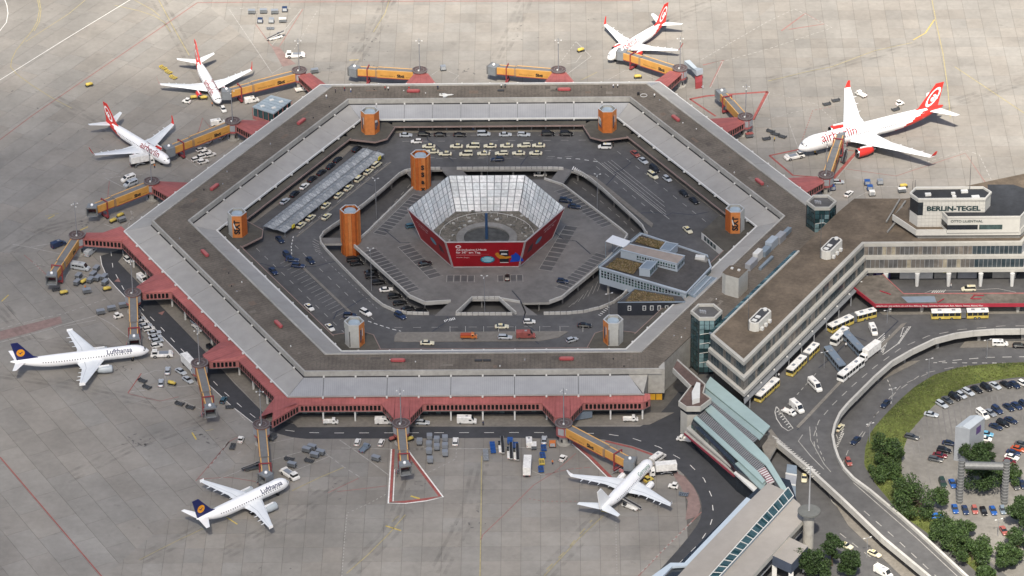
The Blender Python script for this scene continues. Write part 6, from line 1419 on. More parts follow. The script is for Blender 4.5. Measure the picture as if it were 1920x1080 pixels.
# ================================================================ aircraft
m_ac = M('aircraft_white', (.87, .875, .88), .28, var=.03, scale=.3, spec=.5)
m_wing = M('aircraft_wing', (.69, .72, .745), .4, var=.05, scale=.3)
m_acred = M('livery_red', (.56, .035, .028), .35, var=.08, scale=.4)
m_navy = M('livery_navy', (.012, .018, .10), .35, var=.08)
m_sun = M('livery_yellow', (.72, .30, .02), .4)
m_nac = M('nacelle_grey', (.40, .44, .47), .35, var=.05)
m_metl = M('bare_metal', (.55, .56, .57), .25, metal=.8, var=.05)
m_txt = M('livery_text_red', (.28, .02, .035), .5); m_txtb = M('livery_text_navy', (.03, .04, .10), .5)
m_tyre = M('tyre', (.02, .02, .022), .8, var=.2)
FS = [(0, .04, -.30), (.006, .20, -.28), (.016, .40, -.24), (.032, .62, -.19), (.055, .82, -.11), (.085, .95, -.04), (.12, 1, 0), (.2, 1, 0), (.3, 1, 0), (.4, 1, 0), (.5, 1, 0), (.6, 1, 0), (.66, .99, .01), (.72, .95, .05), (.78, .86, .13), (.84, .72, .25), (.90, .53, .41), (.95, .34, .56), (.985, .2, .66), (1, .08, .70)]
def aircraft(label, nose, head, L, span, R, zc, livery, eng=(4.9, 1.05, 4.4), winglet=True, finh=7.0, text=None, stab=7.0):
    r = thing('airliner', label, 'airplane', (nose[0], nose[1], 0), rad(head))
    NS = 24
    def prof(u):
        for k in range(len(FS) - 1):
            if FS[k][0] <= u <= FS[k + 1][0]:
                t = (u - FS[k][0]) / (FS[k + 1][0] - FS[k][0]); return FS[k][1] + (FS[k + 1][1] - FS[k][1]) * t, FS[k][2] + (FS[k + 1][2] - FS[k][2]) * t
        return FS[-1][1:]
    def surf(x, ang, off=0.0):
        rr_, dz = prof(min(1, max(0, -x / L))); q = rr_ * R + off; return Vector((x, math.sin(ang) * q, zc + dz * R + math.cos(ang) * q * (1.04 if math.cos(ang) < 0 else 1)))
    us = sorted(set([f[0] for f in FS] + [k / 34 for k in range(35)]))
    rings = [[surf(-u * L, 2 * PI * (k + .5) / NS) for k in range(NS)] for u in us]
    def mis(a, k):
        if livery != 'red': return 0
        u = us[a]; lowness = abs((k + .5 + .5) / NS * 2 - 1); lowness = 1 - lowness   # 0 at top, 1 at belly
        return 1 if u > .90 - .36 * lowness ** 1.2 and (u > .56) else 0
    mb = MB(); mb.rings(rings, mis=mis); fus = mb.build('fuselage', [m_ac, m_acred], r, smooth=True)
    for sg in (-1, 1):     # cockpit panes
        for a0, a1, x0, x1 in ((.06, .42, .018, .034), (.46, .82, .021, .037), (.86, 1.15, .026, .042)):
            mb = MB(); mb.poly([surf(-x0 * L, sg * a0, .03), surf(-x0 * L - .25, sg * a1, .03), surf(-x1 * L, sg * a1, .03), surf(-x1 * L, sg * a0, .03)]); mb.build('cockpit_window', m_glassd, fus)
    mb = MB(); n = int(L * .66 / .85)
    for sg in (-1, 1):
        for k in range(n):
            x = -.135 * L - k * .85
            if livery == 'red' and x < -.62 * L and False: continue
            mb.poly([surf(x, sg * 1.22, .015), surf(x - .3, sg * 1.22, .015), surf(x - .3, sg * 1.42, .015), surf(x, sg * 1.42, .015)])
    o = mb.build('cabin_windows', M('cabin_glass', (.06, .07, .09), .3), fus); o['kind'] = 'stuff'
    for sg in (-1, 1):
        for u in (.10, .84, .44):
            mb = MB(); x = -u * L; w_ = .9 if u != .44 else .5
            mb.poly([surf(x, sg * 1.0, .012), surf(x - w_, sg * 1.0, .012), surf(x - w_, sg * 1.95, .012), surf(x, sg * 1.95, .012)]); mb.build('door', M('door_grey', (.68, .70, .72), .35), fus)
    # wings
    hs = span / 2
    def foil(x, y, z, c, t, tw=0.0): return [Vector((x, y, z)), Vector((x - .12 * c, y, z + t * .6)), Vector((x - .4 * c, y, z + t * .75)), Vector((x - c, y, z + tw)), Vector((x - .5 * c, y, z - t * .4)), Vector((x - .12 * c, y, z - t * .4))]
    for sg in (-1, 1):
        c0 = .20 * L if L > 34 else .225 * L
        if L > 50: c0 = .19 * L
        xr = -.335 * L; swp = math.tan(rad(27 if L < 50 else 31)); zr = zc - R * .55
        st = [(R * .3, c0 * 1.02), (R * 1.0, c0 * .95), (hs * .37, c0 * .60), (hs * .99, c0 * .215)]
        secs = [foil(xr - (y - R) * swp, sg * y, zr + (y - R) * .092, c, .12 * c * (.9 if y < hs * .5 else .75)) for y, c in st]
        mb = MB(); mb.rings(secs if sg > 0 else [list(reversed(s_)) for s_ in secs]); wg = mb.build('wing', m_wing, r, smooth=False)
        fl_ = [s_[2].lerp(s_[3], .52) + Vector((0, 0, .05)) for s_ in secs[1:]]; gp_ = [s_[2].lerp(s_[3], .57) + Vector((0, 0, .05)) for s_ in secs[1:]]; mb = MB()
        for k in range(2): mb.poly([fl_[k], fl_[k + 1], gp_[k + 1], gp_[k]])
        mb.build('flap_gap', m_nac, wg)
        tipx = xr - (hs * .99 - R) * swp; tz = zr + (hs - R) * .092; tc = c0 * .215
        if winglet:
            big = winglet if isinstance(winglet, float) else 1.0
            s2 = [foil(tipx, sg * hs * .985, tz + .02, tc, .1), foil(tipx - .7, sg * (hs * .99 + .35), tz + .7, tc * .75, .08), foil(tipx - 2.0 * big, sg * (hs * .99 + .8), tz + 2.45 * big, tc * .38, .05)]
            mb = MB(); mb.rings(s2 if sg > 0 else [list(reversed(s_)) for s_ in s2]); mb.build('winglet', m_acred if livery == 'red' else m_ac, wg)
        elif livery == 'crane':
            mb = MB(); mb.prism([(tipx, sg * hs * .99 - .05), (tipx - tc, sg * hs * .99 - .05), (tipx - tc, sg * hs * .99 + .05), (tipx, sg * hs * .99 + .05)], tz - .45, tz + .55); mb.build('wing_fence', m_ac, wg)
        for f in (.30, .48, .64, .78):   # flap track fairings
            y = hs * f; x = xr - (y - R) * swp - c0 * (.78 - f * .55); z = zr + (y - R) * .092 - .2; mb = MB(); mb.rings([[(xx, sg * y + math.cos(k * PI / 3) * q, z + math.sin(k * PI / 3) * q) for k in range(6)] for xx, q in ((x + 1.3, .05), (x, .2), (x - 1.2, .05))]); mb.build('flap_fairing', m_wing, wg)
        ye, re, le = eng; xe = xr - (ye - R) * swp + le * .85; ze = zr + (ye - R) * .092 - re * 1.08
        pr_ = [(0, .86), (.04, .96), (.12, 1.0), (.35, 1.0), (.62, .95), (.85, .78), (1.0, .62)]
        mb = MB(); mb.rings([[(xe - u * le, sg * ye + math.cos(2 * PI * k / 18) * re * q, ze + math.sin(2 * PI * k / 18) * re * q) for k in range(18)] for u, q in pr_], cap0=False, mis=lambda a, k: 1 if a == 0 else 0)
        en = mb.build('engine', [m_acred if livery == 'red' else (m_nac if livery == 'crane' else m_ac), m_metl], r, smooth=True)
        mb = MB(); mb.rings([[(xe - u * le, sg * ye + math.cos(2 * PI * k / 18) * re * q, ze + math.sin(2 * PI * k / 18) * re * q) for k in range(18)] for u, q in ((0, .86), (.10, .8))], cap0=False); mb.build('fan', m_black, en)
        mb = MB(); mb.tube((xe - .12 * le, sg * ye, ze), (xe - .02 * le, sg * ye, ze), .25 * re, .04, n=10); mb.build('spinner', m_nac, en)
        mb = MB(); mb.tube((xe - .9 * le, sg * ye, ze), (xe - 1.22 * le, sg * ye, ze), re * .42, .12, n=10); mb.build('exhaust', m_metl, en)
        mb = MB(); mb.prism([(xe - .2 * le, sg * ye - .14), (xe - 1.2 * le, sg * ye - .14), (xe - 1.2 * le, sg * ye + .14), (xe - .2 * le, sg * ye + .14)], ze + re * .5, ze + re * 1.25); mb.build('pylon', m_ac, en)
        # tailplane
        zt = zc + R * .55; xs = -.885 * L; sw2 = math.tan(rad(33))
        ss = [foil(xs, sg * R * .2, zt, stab * .56, .28), foil(xs - (stab - R * .2) * sw2, sg * stab, zt + stab * .10, stab * .2, .1)]
        mb = MB(); mb.rings(ss if sg > 0 else [list(reversed(s_)) for s_ in ss]); mb.build('tailplane', m_wing if livery != 'crane' else m_ac, r)
        # main gear
        gx = xr - c0 * .72; gy = sg * (2.9 if L < 50 else 5.0); wr = .52 if L < 50 else .7; mb = MB(); mb.tube((gx, gy, wr), (gx, gy, zr), .16, n=8); gg = mb.build('main_gear', m_metl, r)
        for dy in (-.42, .42):
            for dx in ((0,) if L < 50 else (-.9, .9)): mb = MB(); mb.tube((gx + dx, gy + dy - .18, wr), (gx + dx, gy + dy + .18, wr), wr, n=12); mb.build('wheel', m_tyre, gg)
    mb = MB(); gx = -.125 * L; mb.tube((gx, 0, .4), (gx, 0, zc - R * .7), .12, n=8); gg = mb.build('nose_gear', m_metl, r)
    for dy in (-.28, .28): mb = MB(); mb.tube((gx, dy - .12, .38), (gx, dy + .12, .38), .38, n=10); mb.build('wheel', m_tyre, gg)
    # belly fairing and fin
    mb = MB(); mb.rings([[(x, math.cos(k * PI / 5) * R * .82 * q, zc - R * .78 + math.sin(k * PI / 5) * R * .42 * q) for k in range(10)] for x, q in ((-.30 * L, .3), (-.36 * L, .95), (-.5 * L, 1.0), (-.58 * L, .3))]); mb.build('belly_fairing', m_wing, r, smooth=True)
    zb = zc + R * .72; xb = -.81 * L; cf = finh * .95; sw = math.tan(rad(40))
    F = [(xb + 2.4, zb + .05, .5), (xb - .5, zb, 0), (xb - .5 - finh * sw, zb + finh, 0)]
    p0, p1, p2, p3 = (xb, zb - .3), (xb - finh * sw, zb + finh), (xb - finh * sw - cf * .36, zb + finh), (xb - cf * .98, zb - .2)
    dor = (xb + L * .055, zb - .25)
    fm = {'red': m_acred, 'crane': m_navy, 'white': m_ac}[livery]; mb = MB(); pts = [dor, (xb - 1.0, zb + 1.1), p1, p2, p3]; t0 = .2
    A = [Vector((x, t0 * (1 if i < 2 or i == 4 else .45), z)) for i, (x, z) in enumerate(pts)]; B = [Vector((p.x, -p.y, p.z)) for p in A]
    mb.poly(list(reversed(A))); mb.poly(B); [mb.poly([A[k], A[(k + 1) % 5], B[(k + 1) % 5], B[k]]) for k in range(5)]
    fin = mb.build('fin', fm, r)
    def onfin(cx, cz, pts_, mat, name, off):
        for sg in (-1, 1):
            mb = MB(); q = [Vector((cx + x * (-sg if name == 'bird' else 1), sg * (t0 + off), cz + z)) for x, z in pts_]; mb.poly(q if sg < 0 else list(reversed(q))); mb.build(name, mat, fin)
    fx, fz = (p0[0] + p1[0] + p2[0] + p3[0]) / 4, zb + finh * .44
    el = lambda rx, rz, sh=0.0, cx=0, cz=0, n=18: [(cx + math.cos(2 * PI * k / n) * rx - math.sin(2 * PI * k / n) * rz * sh, cz + math.sin(2 * PI * k / n) * rz) for k in range(n)]
    if livery == 'crane':
        onfin(fx, fz, el(finh * .2, finh * .2), m_sun, 'disc', .02)
        s_ = finh * .15; onfin(fx, fz, [(-s_, s_ * .5), (-s_ * .2, -.1 * s_), (s_ * .3, s_ * .25), (s_, s_ * .35), (s_ * .25, -.05 * s_), (0, -.55 * s_), (-s_ * .35, -.3 * s_)], m_navy, 'bird', .04)
    if livery == 'red':
        q = finh * .135; sh = .62
        onfin(fx + .1, fz + .3, el(q * 1.75, q * 2.75, sh), m_ac, 'emblem', .02); onfin(fx + .1, fz + .35, el(q * 1.25, q * 2.1, sh), m_acred, 'emblem_field', .04); onfin(fx + q * .3, fz - q * .35, el(q * .62, q * .7, .2), m_ac, 'emblem_dot', .06)
        onfin(fx, fz, [(q * .2, q * .9), (-q * .75, q * 1.0), (-q * 1.5, -q * .5), (-q * .9, -q * .5)], m_ac, 'emblem_stroke', .05)
    if text:
        body, size, x0, mt, a0 = text
        for sg in (-1, 1):
            def fn(x, y, sg=sg):
                return surf(x0 + (x if sg < 0 else -x), sg * (a0 - y / (R * 1.02)), .05)
            text_mesh(body, size, fn, mt, 'lettering', fus, .02 if livery == 'crane' else .01, 'CENTER', sx=1.0, fine=.3)
    if livery == 'red':
        mb = MB(); mb.tube((xb - cf * .2, 0, zb + .1), (xb - cf * .2, 0, zb + .4), .05, n=6); mb.build('antenna', m_nac, fus)
    return r
aircraft('long white airliner with navy tail and golden disc, nose to the right', (-107.9, -69.3), 12.6, 44.5, 34.4, 2.0, 3.75, 'crane', (5.75, 1.25, 4.9), False, 6.7, ('Lufthansa', 2.15, -9.6, m_txtb, 1.12), 6.3)
aircraft('shorter white airliner with navy tail and golden disc near the lower left bridge', (-58.7, -146.6), 41.5, 35.0, 34.4, 2.0, 3.7, 'crane', (5.75, 1.25, 4.9), False, 6.7, ('Lufthansa', 2.1, -7.6, m_txtb, 1.12), 6.3)
aircraft('plain white airliner with swept winglets docked at the near wing', (52.0, -136.2), 60.8, 32.6, 34.6, 1.9, 3.2, 'white', (4.9, 1.02, 4.3), True, 7.0, ('Germania', 1.75, -7.6, M('livery_text_green', (.10, .22, .17), .5), 1.15), 7.0)
aircraft('white airliner with red tail and winglets, left side below another, beside catering truck', (-111.6, 57.5), -49.2, 38.0, 34.6, 1.9, 3.2, 'red', (4.9, 1.02, 4.3), True, 7.0, ('airberlin', 3.3, -9.6, m_txt, 1.32), 7.0)
aircraft('white airliner with red tail at the far left gate, nose towards viewer', (-97.3, 102.4), -71.5, 33.0, 34.6, 1.9, 3.2, 'red', (4.9, 1.02, 4.3), True, 7.0, ('airberlin', 3.3, -9.4, m_txt, 1.32), 7.0)
aircraft('white airliner with red tail and belly at the far right gate', (42.9, 134.4), -128.8, 34.6, 34.6, 1.9, 3.2, 'red', (4.9, 1.02, 4.3), True, 7.0, ('airberlin', 3.3, -10.6, m_txt, 1.2), 7.0)
aircraft('large wide-body white jet with red tail and engines on the sunny apron', (108.3, 61.5), -153.6, 58.8, 59.0, 2.82, 5.1, 'red', (9.4, 1.62, 6.4), .9, 9.4, ('airberlin', 4.3, -15.2, m_txt, 1.2), 9.7)
aircraft('white airliner cut by the right edge, only a wing tip showing', (219.0, 45.0), 118, 33.0, 34.6, 1.9, 3.2, 'white', (4.9, 1.02, 4.3), False, 7.0, None, 7.0)
# ================================================================ passenger bridges
m_org = M('bridge_orange', (.56, .29, .075), .5, var=.10, scale=.5); m_orgl = M('bridge_orange_light', (.64, .37, .13), .5, var=.08, scale=.5)
m_brt = M('bridge_roof', (.17, .17, .17), .75, var=.15, scale=.6); m_cab = M('cab_grey', (.19, .205, .22), .6, var=.1, scale=.8); m_frame = M('frame_red', (.26, .045, .05), .5, var=.15)
m_hatch = M('sign_red_white', (.45, .18, .18), .5, var=.9, scale=2.5)
def bridge(gate, cab, label, cabrot=0.0, z1=4.4, txt=True, split=.66):
    g = Vector((gate[0], gate[1], 0)); c = P(cab[0], cab[1], 5.2); c.z = 0; d = (c - g); Lt = d.length; an = math.atan2(d.y, d.x)
    r = thing('passenger_bridge', label, 'passenger bridge', (g.x, g.y, 0), an, 'orange passenger bridges')
    def seg(x0, x1, w_, h_, z0a, z0b, name, mat):
        R_ = [[(x0, -w_ / 2, z0a), (x0, w_ / 2, z0a), (x0, w_ / 2, z0a + h_), (x0, -w_ / 2, z0a + h_)], [(x1, -w_ / 2, z0b), (x1, w_ / 2, z0b), (x1, w_ / 2, z0b + h_), (x1, -w_ / 2, z0b + h_)]]
        mb = MB(); mb.rings(R_, mis=lambda a, k: 1 if k == 2 else 0); o = mb.build(name, [mat, m_brt], r)
        mb = MB()
        for sg in (-1, 1): mb.bar((x0, sg * (w_ / 2 - .14), z0a + h_ + .06), (x1, sg * (w_ / 2 - .14), z0b + h_ + .06), .3, .16)
        mb.build('roof_edge', m_orgl, o); mb = MB()
        for sg in (-1, 1): mb.bar((x0, sg * (w_ / 2 + .01), z0a + .1), (x1, sg * (w_ / 2 + .01), z0b + .1), .1, .25)
        mb.build('skirt', m_frame, o); return o
    xm = 2.3 + (Lt - 4.2) * split; xe = Lt - 1.6; za = 3.6; zb = z1 - 1.1; zm = za + (zb - za) * (xm - 2) / (xe - 2)
    s1 = seg(2.2, xm, 2.85, 3.05, za, zm, 'tunnel', m_org); s2 = seg(xm - .1, xe, 2.55, 2.7, zm + .15, zb + .12, 'tunnel', m_org)
    mb = MB()
    for x in (xm, xm + .5):
        zz = zm
        for p, q in (((x, -1.5, zz - .1), (x, 1.5, zz - .1)), ((x, -1.5, zz - .1), (x, -1.5, zz + 3.0)), ((x, 1.5, zz - .1), (x, 1.5, zz + 3.0)), ((x, -1.5, zz + 3.0), (x, 1.5, zz + 3.0))): mb.bar(p, q, .14)
    mb.build('collar', m_brt, s1)
    if txt:
        sl_ = (zm - za) / (xm - 2.2)
        for sg in (-1, 1):
            ux = Vector((1 if sg < 0 else -1, 0, sl_ * (1 if sg < 0 else -1))).normalized(); xc = (2.2 + xm) / 2; o = Vector((xc, sg * 1.44, za + (xc - 2.2) * sl_ + .75)); k_ = (xm - 2.2) / 20.0
            text_mesh("Winners have a", 1.35 * k_, plane_fn(o - ux * 4.2 * k_, ux, (0, 0, 1)), M('ink_brown', (.14, .06, .015), .6), 'lettering', s1, 0, sx=.95); text_mesh('Sixt', 2.0 * k_ ** .5, plane_fn(o + ux * 3.1 * k_, ux, (0, 0, 1)), m_black, 'lettering', s1, .06, sx=1.05); text_mesh('anyway', .95 * k_, plane_fn(o + ux * 7.4 * k_, ux, (0, 0, 1)), MATS['ink_brown'], 'lettering', s1, 0)
    # drive column
    xd = Lt - 5.2; zt_ = zm + 2.9
    mb = MB()
    for sg in (-1, 1): mb.bar((xd, sg * 1.75, .9), (xd, sg * 1.75, zt_ + .6), .32)
    mb.bar((xd, -1.75, zt_ + .5), (xd, 1.75, zt_ + .5), .3); mb.bar((xd, -1.75, zb - .2), (xd, 1.75, zb - .2), .4); mb.box((xd, 0, .85), (.9, 3.6, .5)); dc = mb.build('drive_column', m_frame, r)
    for sg in (-1, 1): mb = MB(); mb.tube((xd, sg * 1.25 - .25, .55), (xd, sg * 1.25 + .25, .55), .55, n=12); mb.build('wheel', m_tyre, dc)
    # cab with open mouth
    cb = ob('cab', None, r, (Lt - .2, 0, zb), rad(cabrot)); cb.name = 'cab'
    mb = MB(); q = [(-1.7, -1.55), (1.0, -1.75), (1.7, -1.75), (1.7, 1.75), (1.0, 1.75), (-1.7, 1.55)]
    mb.prism(q, -.25, .0); mb.prism(q, 2.75, 3.1); mb.prism([(-1.7, -1.55), (1.5, -1.75), (1.5, -1.55), (-1.7, -1.35)], 0, 2.75); mb.prism([(-1.7, 1.35), (1.5, 1.55), (1.5, 1.75), (-1.7, 1.55)], 0, 2.75); mb.prism([(-1.7, -1.5), (-1.5, -1.5), (-1.5, 1.5), (-1.7, 1.5)], 0, 2.75); cm = mb.mesh('cab', m_cab); cb2 = ob('shell', cm, cb)
    mb = MB(); mb.box((-1.2, 0, 1.4), (.3, 2.6, 2.4)); mb.build('doorway', M('cab_inside', (.10, .035, .04), .7), cb)
    mb = MB()
    for (y0, z0, y1, z1_) in ((-1.8, 0, -1.8, 3.1), (1.8, 0, 1.8, 3.1), (-1.8, 3.1, 1.8, 3.1)): mb.bar((1.75, y0, z0), (1.75, y1, z1_), .35)
    mb.build('bellows', m_brt, cb)
    mb = MB(); mb.rings([[(math.cos(k * PI / 5) * q, math.sin(k * PI / 5) * q, 3.15 + z) for k in range(10)] for q, z in ((.5, 0), (.52, .35), (.38, .7), (.05, .85))]); mb.build('beacon', m_ac, cb, smooth=True)
    mb = MB(); mb.box((-.6, -2.4, .9), (1.7, .1, 1.3)); mb.build('warning_board', m_hatch, r, loc=(Lt - .8, -.2, zb - 1.3))
    mb = MB(); s0 = Vector((Lt - 2.2, -1.9, zb - .2)); s1_ = Vector((Lt - 5.0, -2.6, .1))
    for dy in (-.35, .35): mb.bar(s0 + Vector((0, dy, 0)), s1_ + Vector((0, dy, 0)), .1); mb.bar(s0 + Vector((0, dy, 1)), s1_ + Vector((0, dy, 1)), .06)
    for k in range(9): p = s0.lerp(s1_, (k + .5) / 9); mb.box(p, (.28, .75, .05))
    mb.build('service_stair', m_grey, r); return r
GP = [g[0] for g in GATES]
for i, cab, lb, rot, z in ((0,(424,172),'orange passenger bridge reaching the far left jet',-30,4.0),(1,(664,131),'empty orange passenger bridge at the far wing, left one',-20,4.4),(2,(925,128),'empty orange passenger bridge at the far wing, right one',-20,4.4),(3,(1166,98),'orange passenger bridge reaching the far right red-tailed jet',20,4.0),(4,(1353,176),'short folded passenger bridge inside the red triangle at right',0,4.4),(5,(1576,258),'narrow orange passenger bridge reaching the wide-body jet',0,5.4),(6,(316,279),'orange passenger bridge beside the cluster of white cars',-10,4.0),(7,(172,392),'orange passenger bridge with open mouth facing lower left',50,4.4),(8,(97,520),'orange passenger bridge slanting down from the left corner tower',10,4.4),(9,(252,638),'slim passenger bridge ending beside the long navy-tailed jet',0,4.4),(10,(394,768),'slim empty passenger bridge on the lower left wing',0,4.4),(11,(499,894),'slim passenger bridge docked to the shorter navy-tailed jet',-50,4.3),(12,(759,876),'empty passenger bridge over the red triangle at the near wing',10,4.4),(13,(1182,866),'orange passenger bridge docked to the plain white jet',30,4.1)):
    bridge(GP[i], cab, lb, rot, z, txt=i not in (4,))
# ================================================================ vehicles
def paint(c): return M('paint_' + c.replace(' ', '_'), COLR[c], .28, var=.06, scale=.5, spec=.5)
m_vgl = M('vehicle_glass', (.016, .02, .025), .08, var=.2, spec=.7); m_lamp = M('headlamp', (.75, .75, .7), .2); m_tail = M('tail_lamp', (.35, .01, .01), .3)
wheel_me = {}
def wheels(r, xs, y, rad_, w_=.22):
    key = (rad_, w_)
    if key not in wheel_me: wheel_me[key] = (MB().tube((0, -w_ / 2, 0), (0, w_ / 2, 0), rad_, n=12).mesh('wheel', m_tyre), MB().tube((0, -w_ / 2 - .01, 0), (0, w_ / 2 + .01, 0), rad_ * .55, n=8).mesh('rim', m_metl))
    for x in xs:
        for sg in (-1, 1): o = ob('wheel', wheel_me[key][0], r, (x, sg * y, rad_)); ob('rim', wheel_me[key][1], o)
def ring8(x, w_, z0, z1, c=.12): return [(x, -w_, z0 + c), (x, -w_, z1 - c), (x, -w_ + c, z1), (x, w_ - c, z1), (x, w_, z1 - c), (x, w_, z0 + c), (x, w_ - c, z0), (x, -w_ + c, z0)]
def quadp(r, pts, mat, name): return MB().poly(pts).build(name, mat, r)
def lights(r, xf, xr, y, z):
    for sg in (-1, 1): MB().box((xf, sg * y, z), (.12, .34, .16)).build('headlight', m_lamp, r); MB().box((xr, sg * y, z + .08), (.1, .3, .2)).build('tail_light', m_tail, r)
def car(r, c, kind='sedan', taxi=False):
    L, W, hood, boot, roof, x0, x1, t0, t1 = {'sedan': (2.3, .9, .88, .95, 1.44, -1.75, .95, -1.05, .2), 'estate': (2.35, .9, .88, 1.0, 1.48, -2.2, .95, -1.9, .25), 'hatch': (2.0, .87, .9, .98, 1.5, -1.9, .9, -1.5, .15), 'suv': (2.3, .95, 1.05, 1.1, 1.74, -2.15, .9, -1.85, .15), 'mpv': (2.4, .95, 1.08, 1.15, 1.85, -2.3, 1.35, -2.1, .55)}[kind]
    mb = MB(); mb.rings([ring8(x, w_, z0, z1) for x, w_, z0, z1 in ((L, W * .7, .38, .66), (L - .15, W * .9, .28, .76), (L - .8, W, .24, hood), (.8, W, .24, hood + .06), (-1.0, W, .24, boot), (-L + .5, W * .98, .26, boot), (-L + .12, W * .9, .32, boot - .04), (-L, W * .72, .42, boot - .18))]); mb.build('body', paint(c), r, smooth=False)
    zb = hood + .02; mb = MB(); mb.rings([[(x0, -W * .9, zb), (x1, -W * .9, zb), (x1, W * .9, zb), (x0, W * .9, zb)], [(t0, -W * .7, roof - .05), (t1, -W * .7, roof - .05), (t1, W * .7, roof - .05), (t0, W * .7, roof - .05)]]); mb.build('glasshouse', m_vgl, r)
    mb = MB(); mb.prism([(t0 - .08, -W * .66), (t1 - .1, -W * .72), (t1 + .05, -W * .5), (t1 + .05, W * .5), (t1 - .1, W * .72), (t0 - .08, W * .66)], roof - .07, roof + .01); mb.build('roof', paint(c), r)
    wheels(r, (L * .62, -L * .6), W - .1, .33); lights(r, L - .08, -L + .04, W * .62, .66)
    if taxi: MB().box((-.3, 0, roof + .1), (.22, .62, .17)).build('roof_sign', M('taxi_sign', (.75, .6, .1), .4), r)
def van(r, c, L=5.4, H=2.3, W=.98, glazed=False, box=False):
    h_ = L / 2; mb = MB(); mb.rings([ring8(x, w_, .3, z1, .14) for x, w_, z1 in ((h_, W * .85, .95), (h_ - .2, W * .95, 1.2), (h_ - .95, W, 1.35), (h_ - 1.75, W * .97, H - .05), (h_ - 2.2, W * .97, H), (-h_ + .1, W * .96, H), (-h_, W * .93, H - .1))]); mb.build('body', paint(c), r)
    quadp(r, [(h_ - .92, -W * .85, 1.38), (h_ - .92, W * .85, 1.38), (h_ - 1.66, W * .8, H - .16), (h_ - 1.66, -W * .8, H - .16)][::-1] and [(h_ - .88, -W * .85, 1.4), (h_ - .88, W * .85, 1.4), (h_ - 1.6, W * .8, H - .12), (h_ - 1.6, -W * .8, H - .12)], m_vgl, 'windscreen')
    for sg in (-1, 1):
        MB().box((h_ - 2.05, sg * W * .965, 1.62), (.85, .06, .5)).build('side_window', m_vgl, r)
        if glazed:
            n = max(2, int((L - 3) / 1.2))
            for k in range(n): MB().box((h_ - 3.15 - k * 1.15, sg * W * .965, 1.65), (1.02, .06, .55)).build('side_window', m_vgl, r)
    MB().box((0, 0, H + .06), (.8, .7, .12)).build('roof_hatch', m_grey, r)
    wheels(r, (h_ - .95, -h_ + 1.05), W - .1, .36); lights(r, h_ - .03, -h_ + .02, W * .7, .85)
def bus(r, c, L=12.0, band=None, roofc='white', x0=0.0, front=True):
    W, H = 1.27, 3.0; h_ = L / 2
    mb = MB(); mb.rings([ring8(x0 + x, W, .35, 1.35, .08) for x in (h_, -h_)]); mb.build('lower_body', paint(c), r)
    mb = MB(); mb.rings([ring8(x0 + x, W - .02, 1.35, 2.55, .04) for x in (h_ - .04, -h_ + .04)]); gl_ = mb.build('window_band', m_vgl, r)
    n = int(L / 1.7)
    for sg in (-1, 1):
        for k in range(n + 1): MB().box((x0 - h_ + .12 + k * (L - .24) / n, sg * (W - .01), 1.95), (.12, .06, 1.15)).build('pillar', paint(c if band is None else band), gl_)
    mb = MB(); mb.rings([ring8(x0 + x, w_, 2.5, H, .14) for x, w_ in ((h_, W - .06), (h_ - .2, W), (-h_ + .2, W), (-h_, W - .06))]); mb.build('roof', paint(roofc), r)
    for x in (-.25, .22): MB().box((x0 + x * L, 0, H + .08), (1.2, .9, .16)).build('roof_hatch', paint('grey'), r)
    for x in (h_ - 2.7, -h_ + 3.0): wheels(r, (x0 + x,), W - .12, .48, .28)
    if front: lights(r, x0 + h_, x0 - h_, .9, .8)
def abus(r, c, bend=0.0):
    bus(r, c, 9.6, None, 'white', 3.6)
    q = ob('trailer', None, r, (-2.2, 0, 0), rad(bend)); bus(q, c, 7.0, None, 'white', -4.4, False)
    mb = MB(); mb.rings([ring8(x, 1.2, .5, 2.9, .1) for x in (.95, .2, -.6)]); mb.build('bellows', M('bellows_grey', (.12, .125, .13), .8, var=.2), q)
def truck(r, c, L=8.0, H=3.4, boxc='white', lift=0.0):
    h_ = L / 2; mb = MB(); mb.rings([ring8(x, w_, .5, z1, .12) for x, w_, z1 in ((h_, 1.1, 1.3), (h_ - .15, 1.18, 1.7), (h_ - .45, 1.18, 2.5), (h_ - 1.7, 1.18, 2.55))]); mb.build('cab', paint(c), r)
    quadp(r, [(h_ - .1, -1.0, 1.6), (h_ - .1, 1.0, 1.6), (h_ - .38, .98, 2.4), (h_ - .38, -.98, 2.4)], m_vgl, 'windscreen'); [MB().box((h_ - 1.0, sg * 1.17, 1.95), (.8, .06, .6)).build('side_window', m_vgl, r) for sg in (-1, 1)]
    MB().box((-.4, 0, .75), (L - .9, 1.0, .3)).build('chassis', m_black, r); MB().box((-.95, 0, 1.0 + lift + (H - 1) / 2), (L - 2.1, 2.4, H - 1.0)).build('cargo_box', paint(boxc), r, bev=.06)
    if lift: mb = MB(); [mb.bar((-.95 + sx * 1.8, sy, .9), (-.95 - sx * 1.8, sy, 1.0 + lift), .16) for sx in (-1, 1) for sy in (-.8, .8)]; mb.build('scissor', m_grey, r); MB().box((h_ - .3, 0, 1.0 + lift), (2.0, 2.2, .15)).build('platform', m_grey, r)
    wheels(r, (h_ - 1.1, -h_ + 1.6), 1.0, .48, .3); lights(r, h_, -h_, .85, .85)
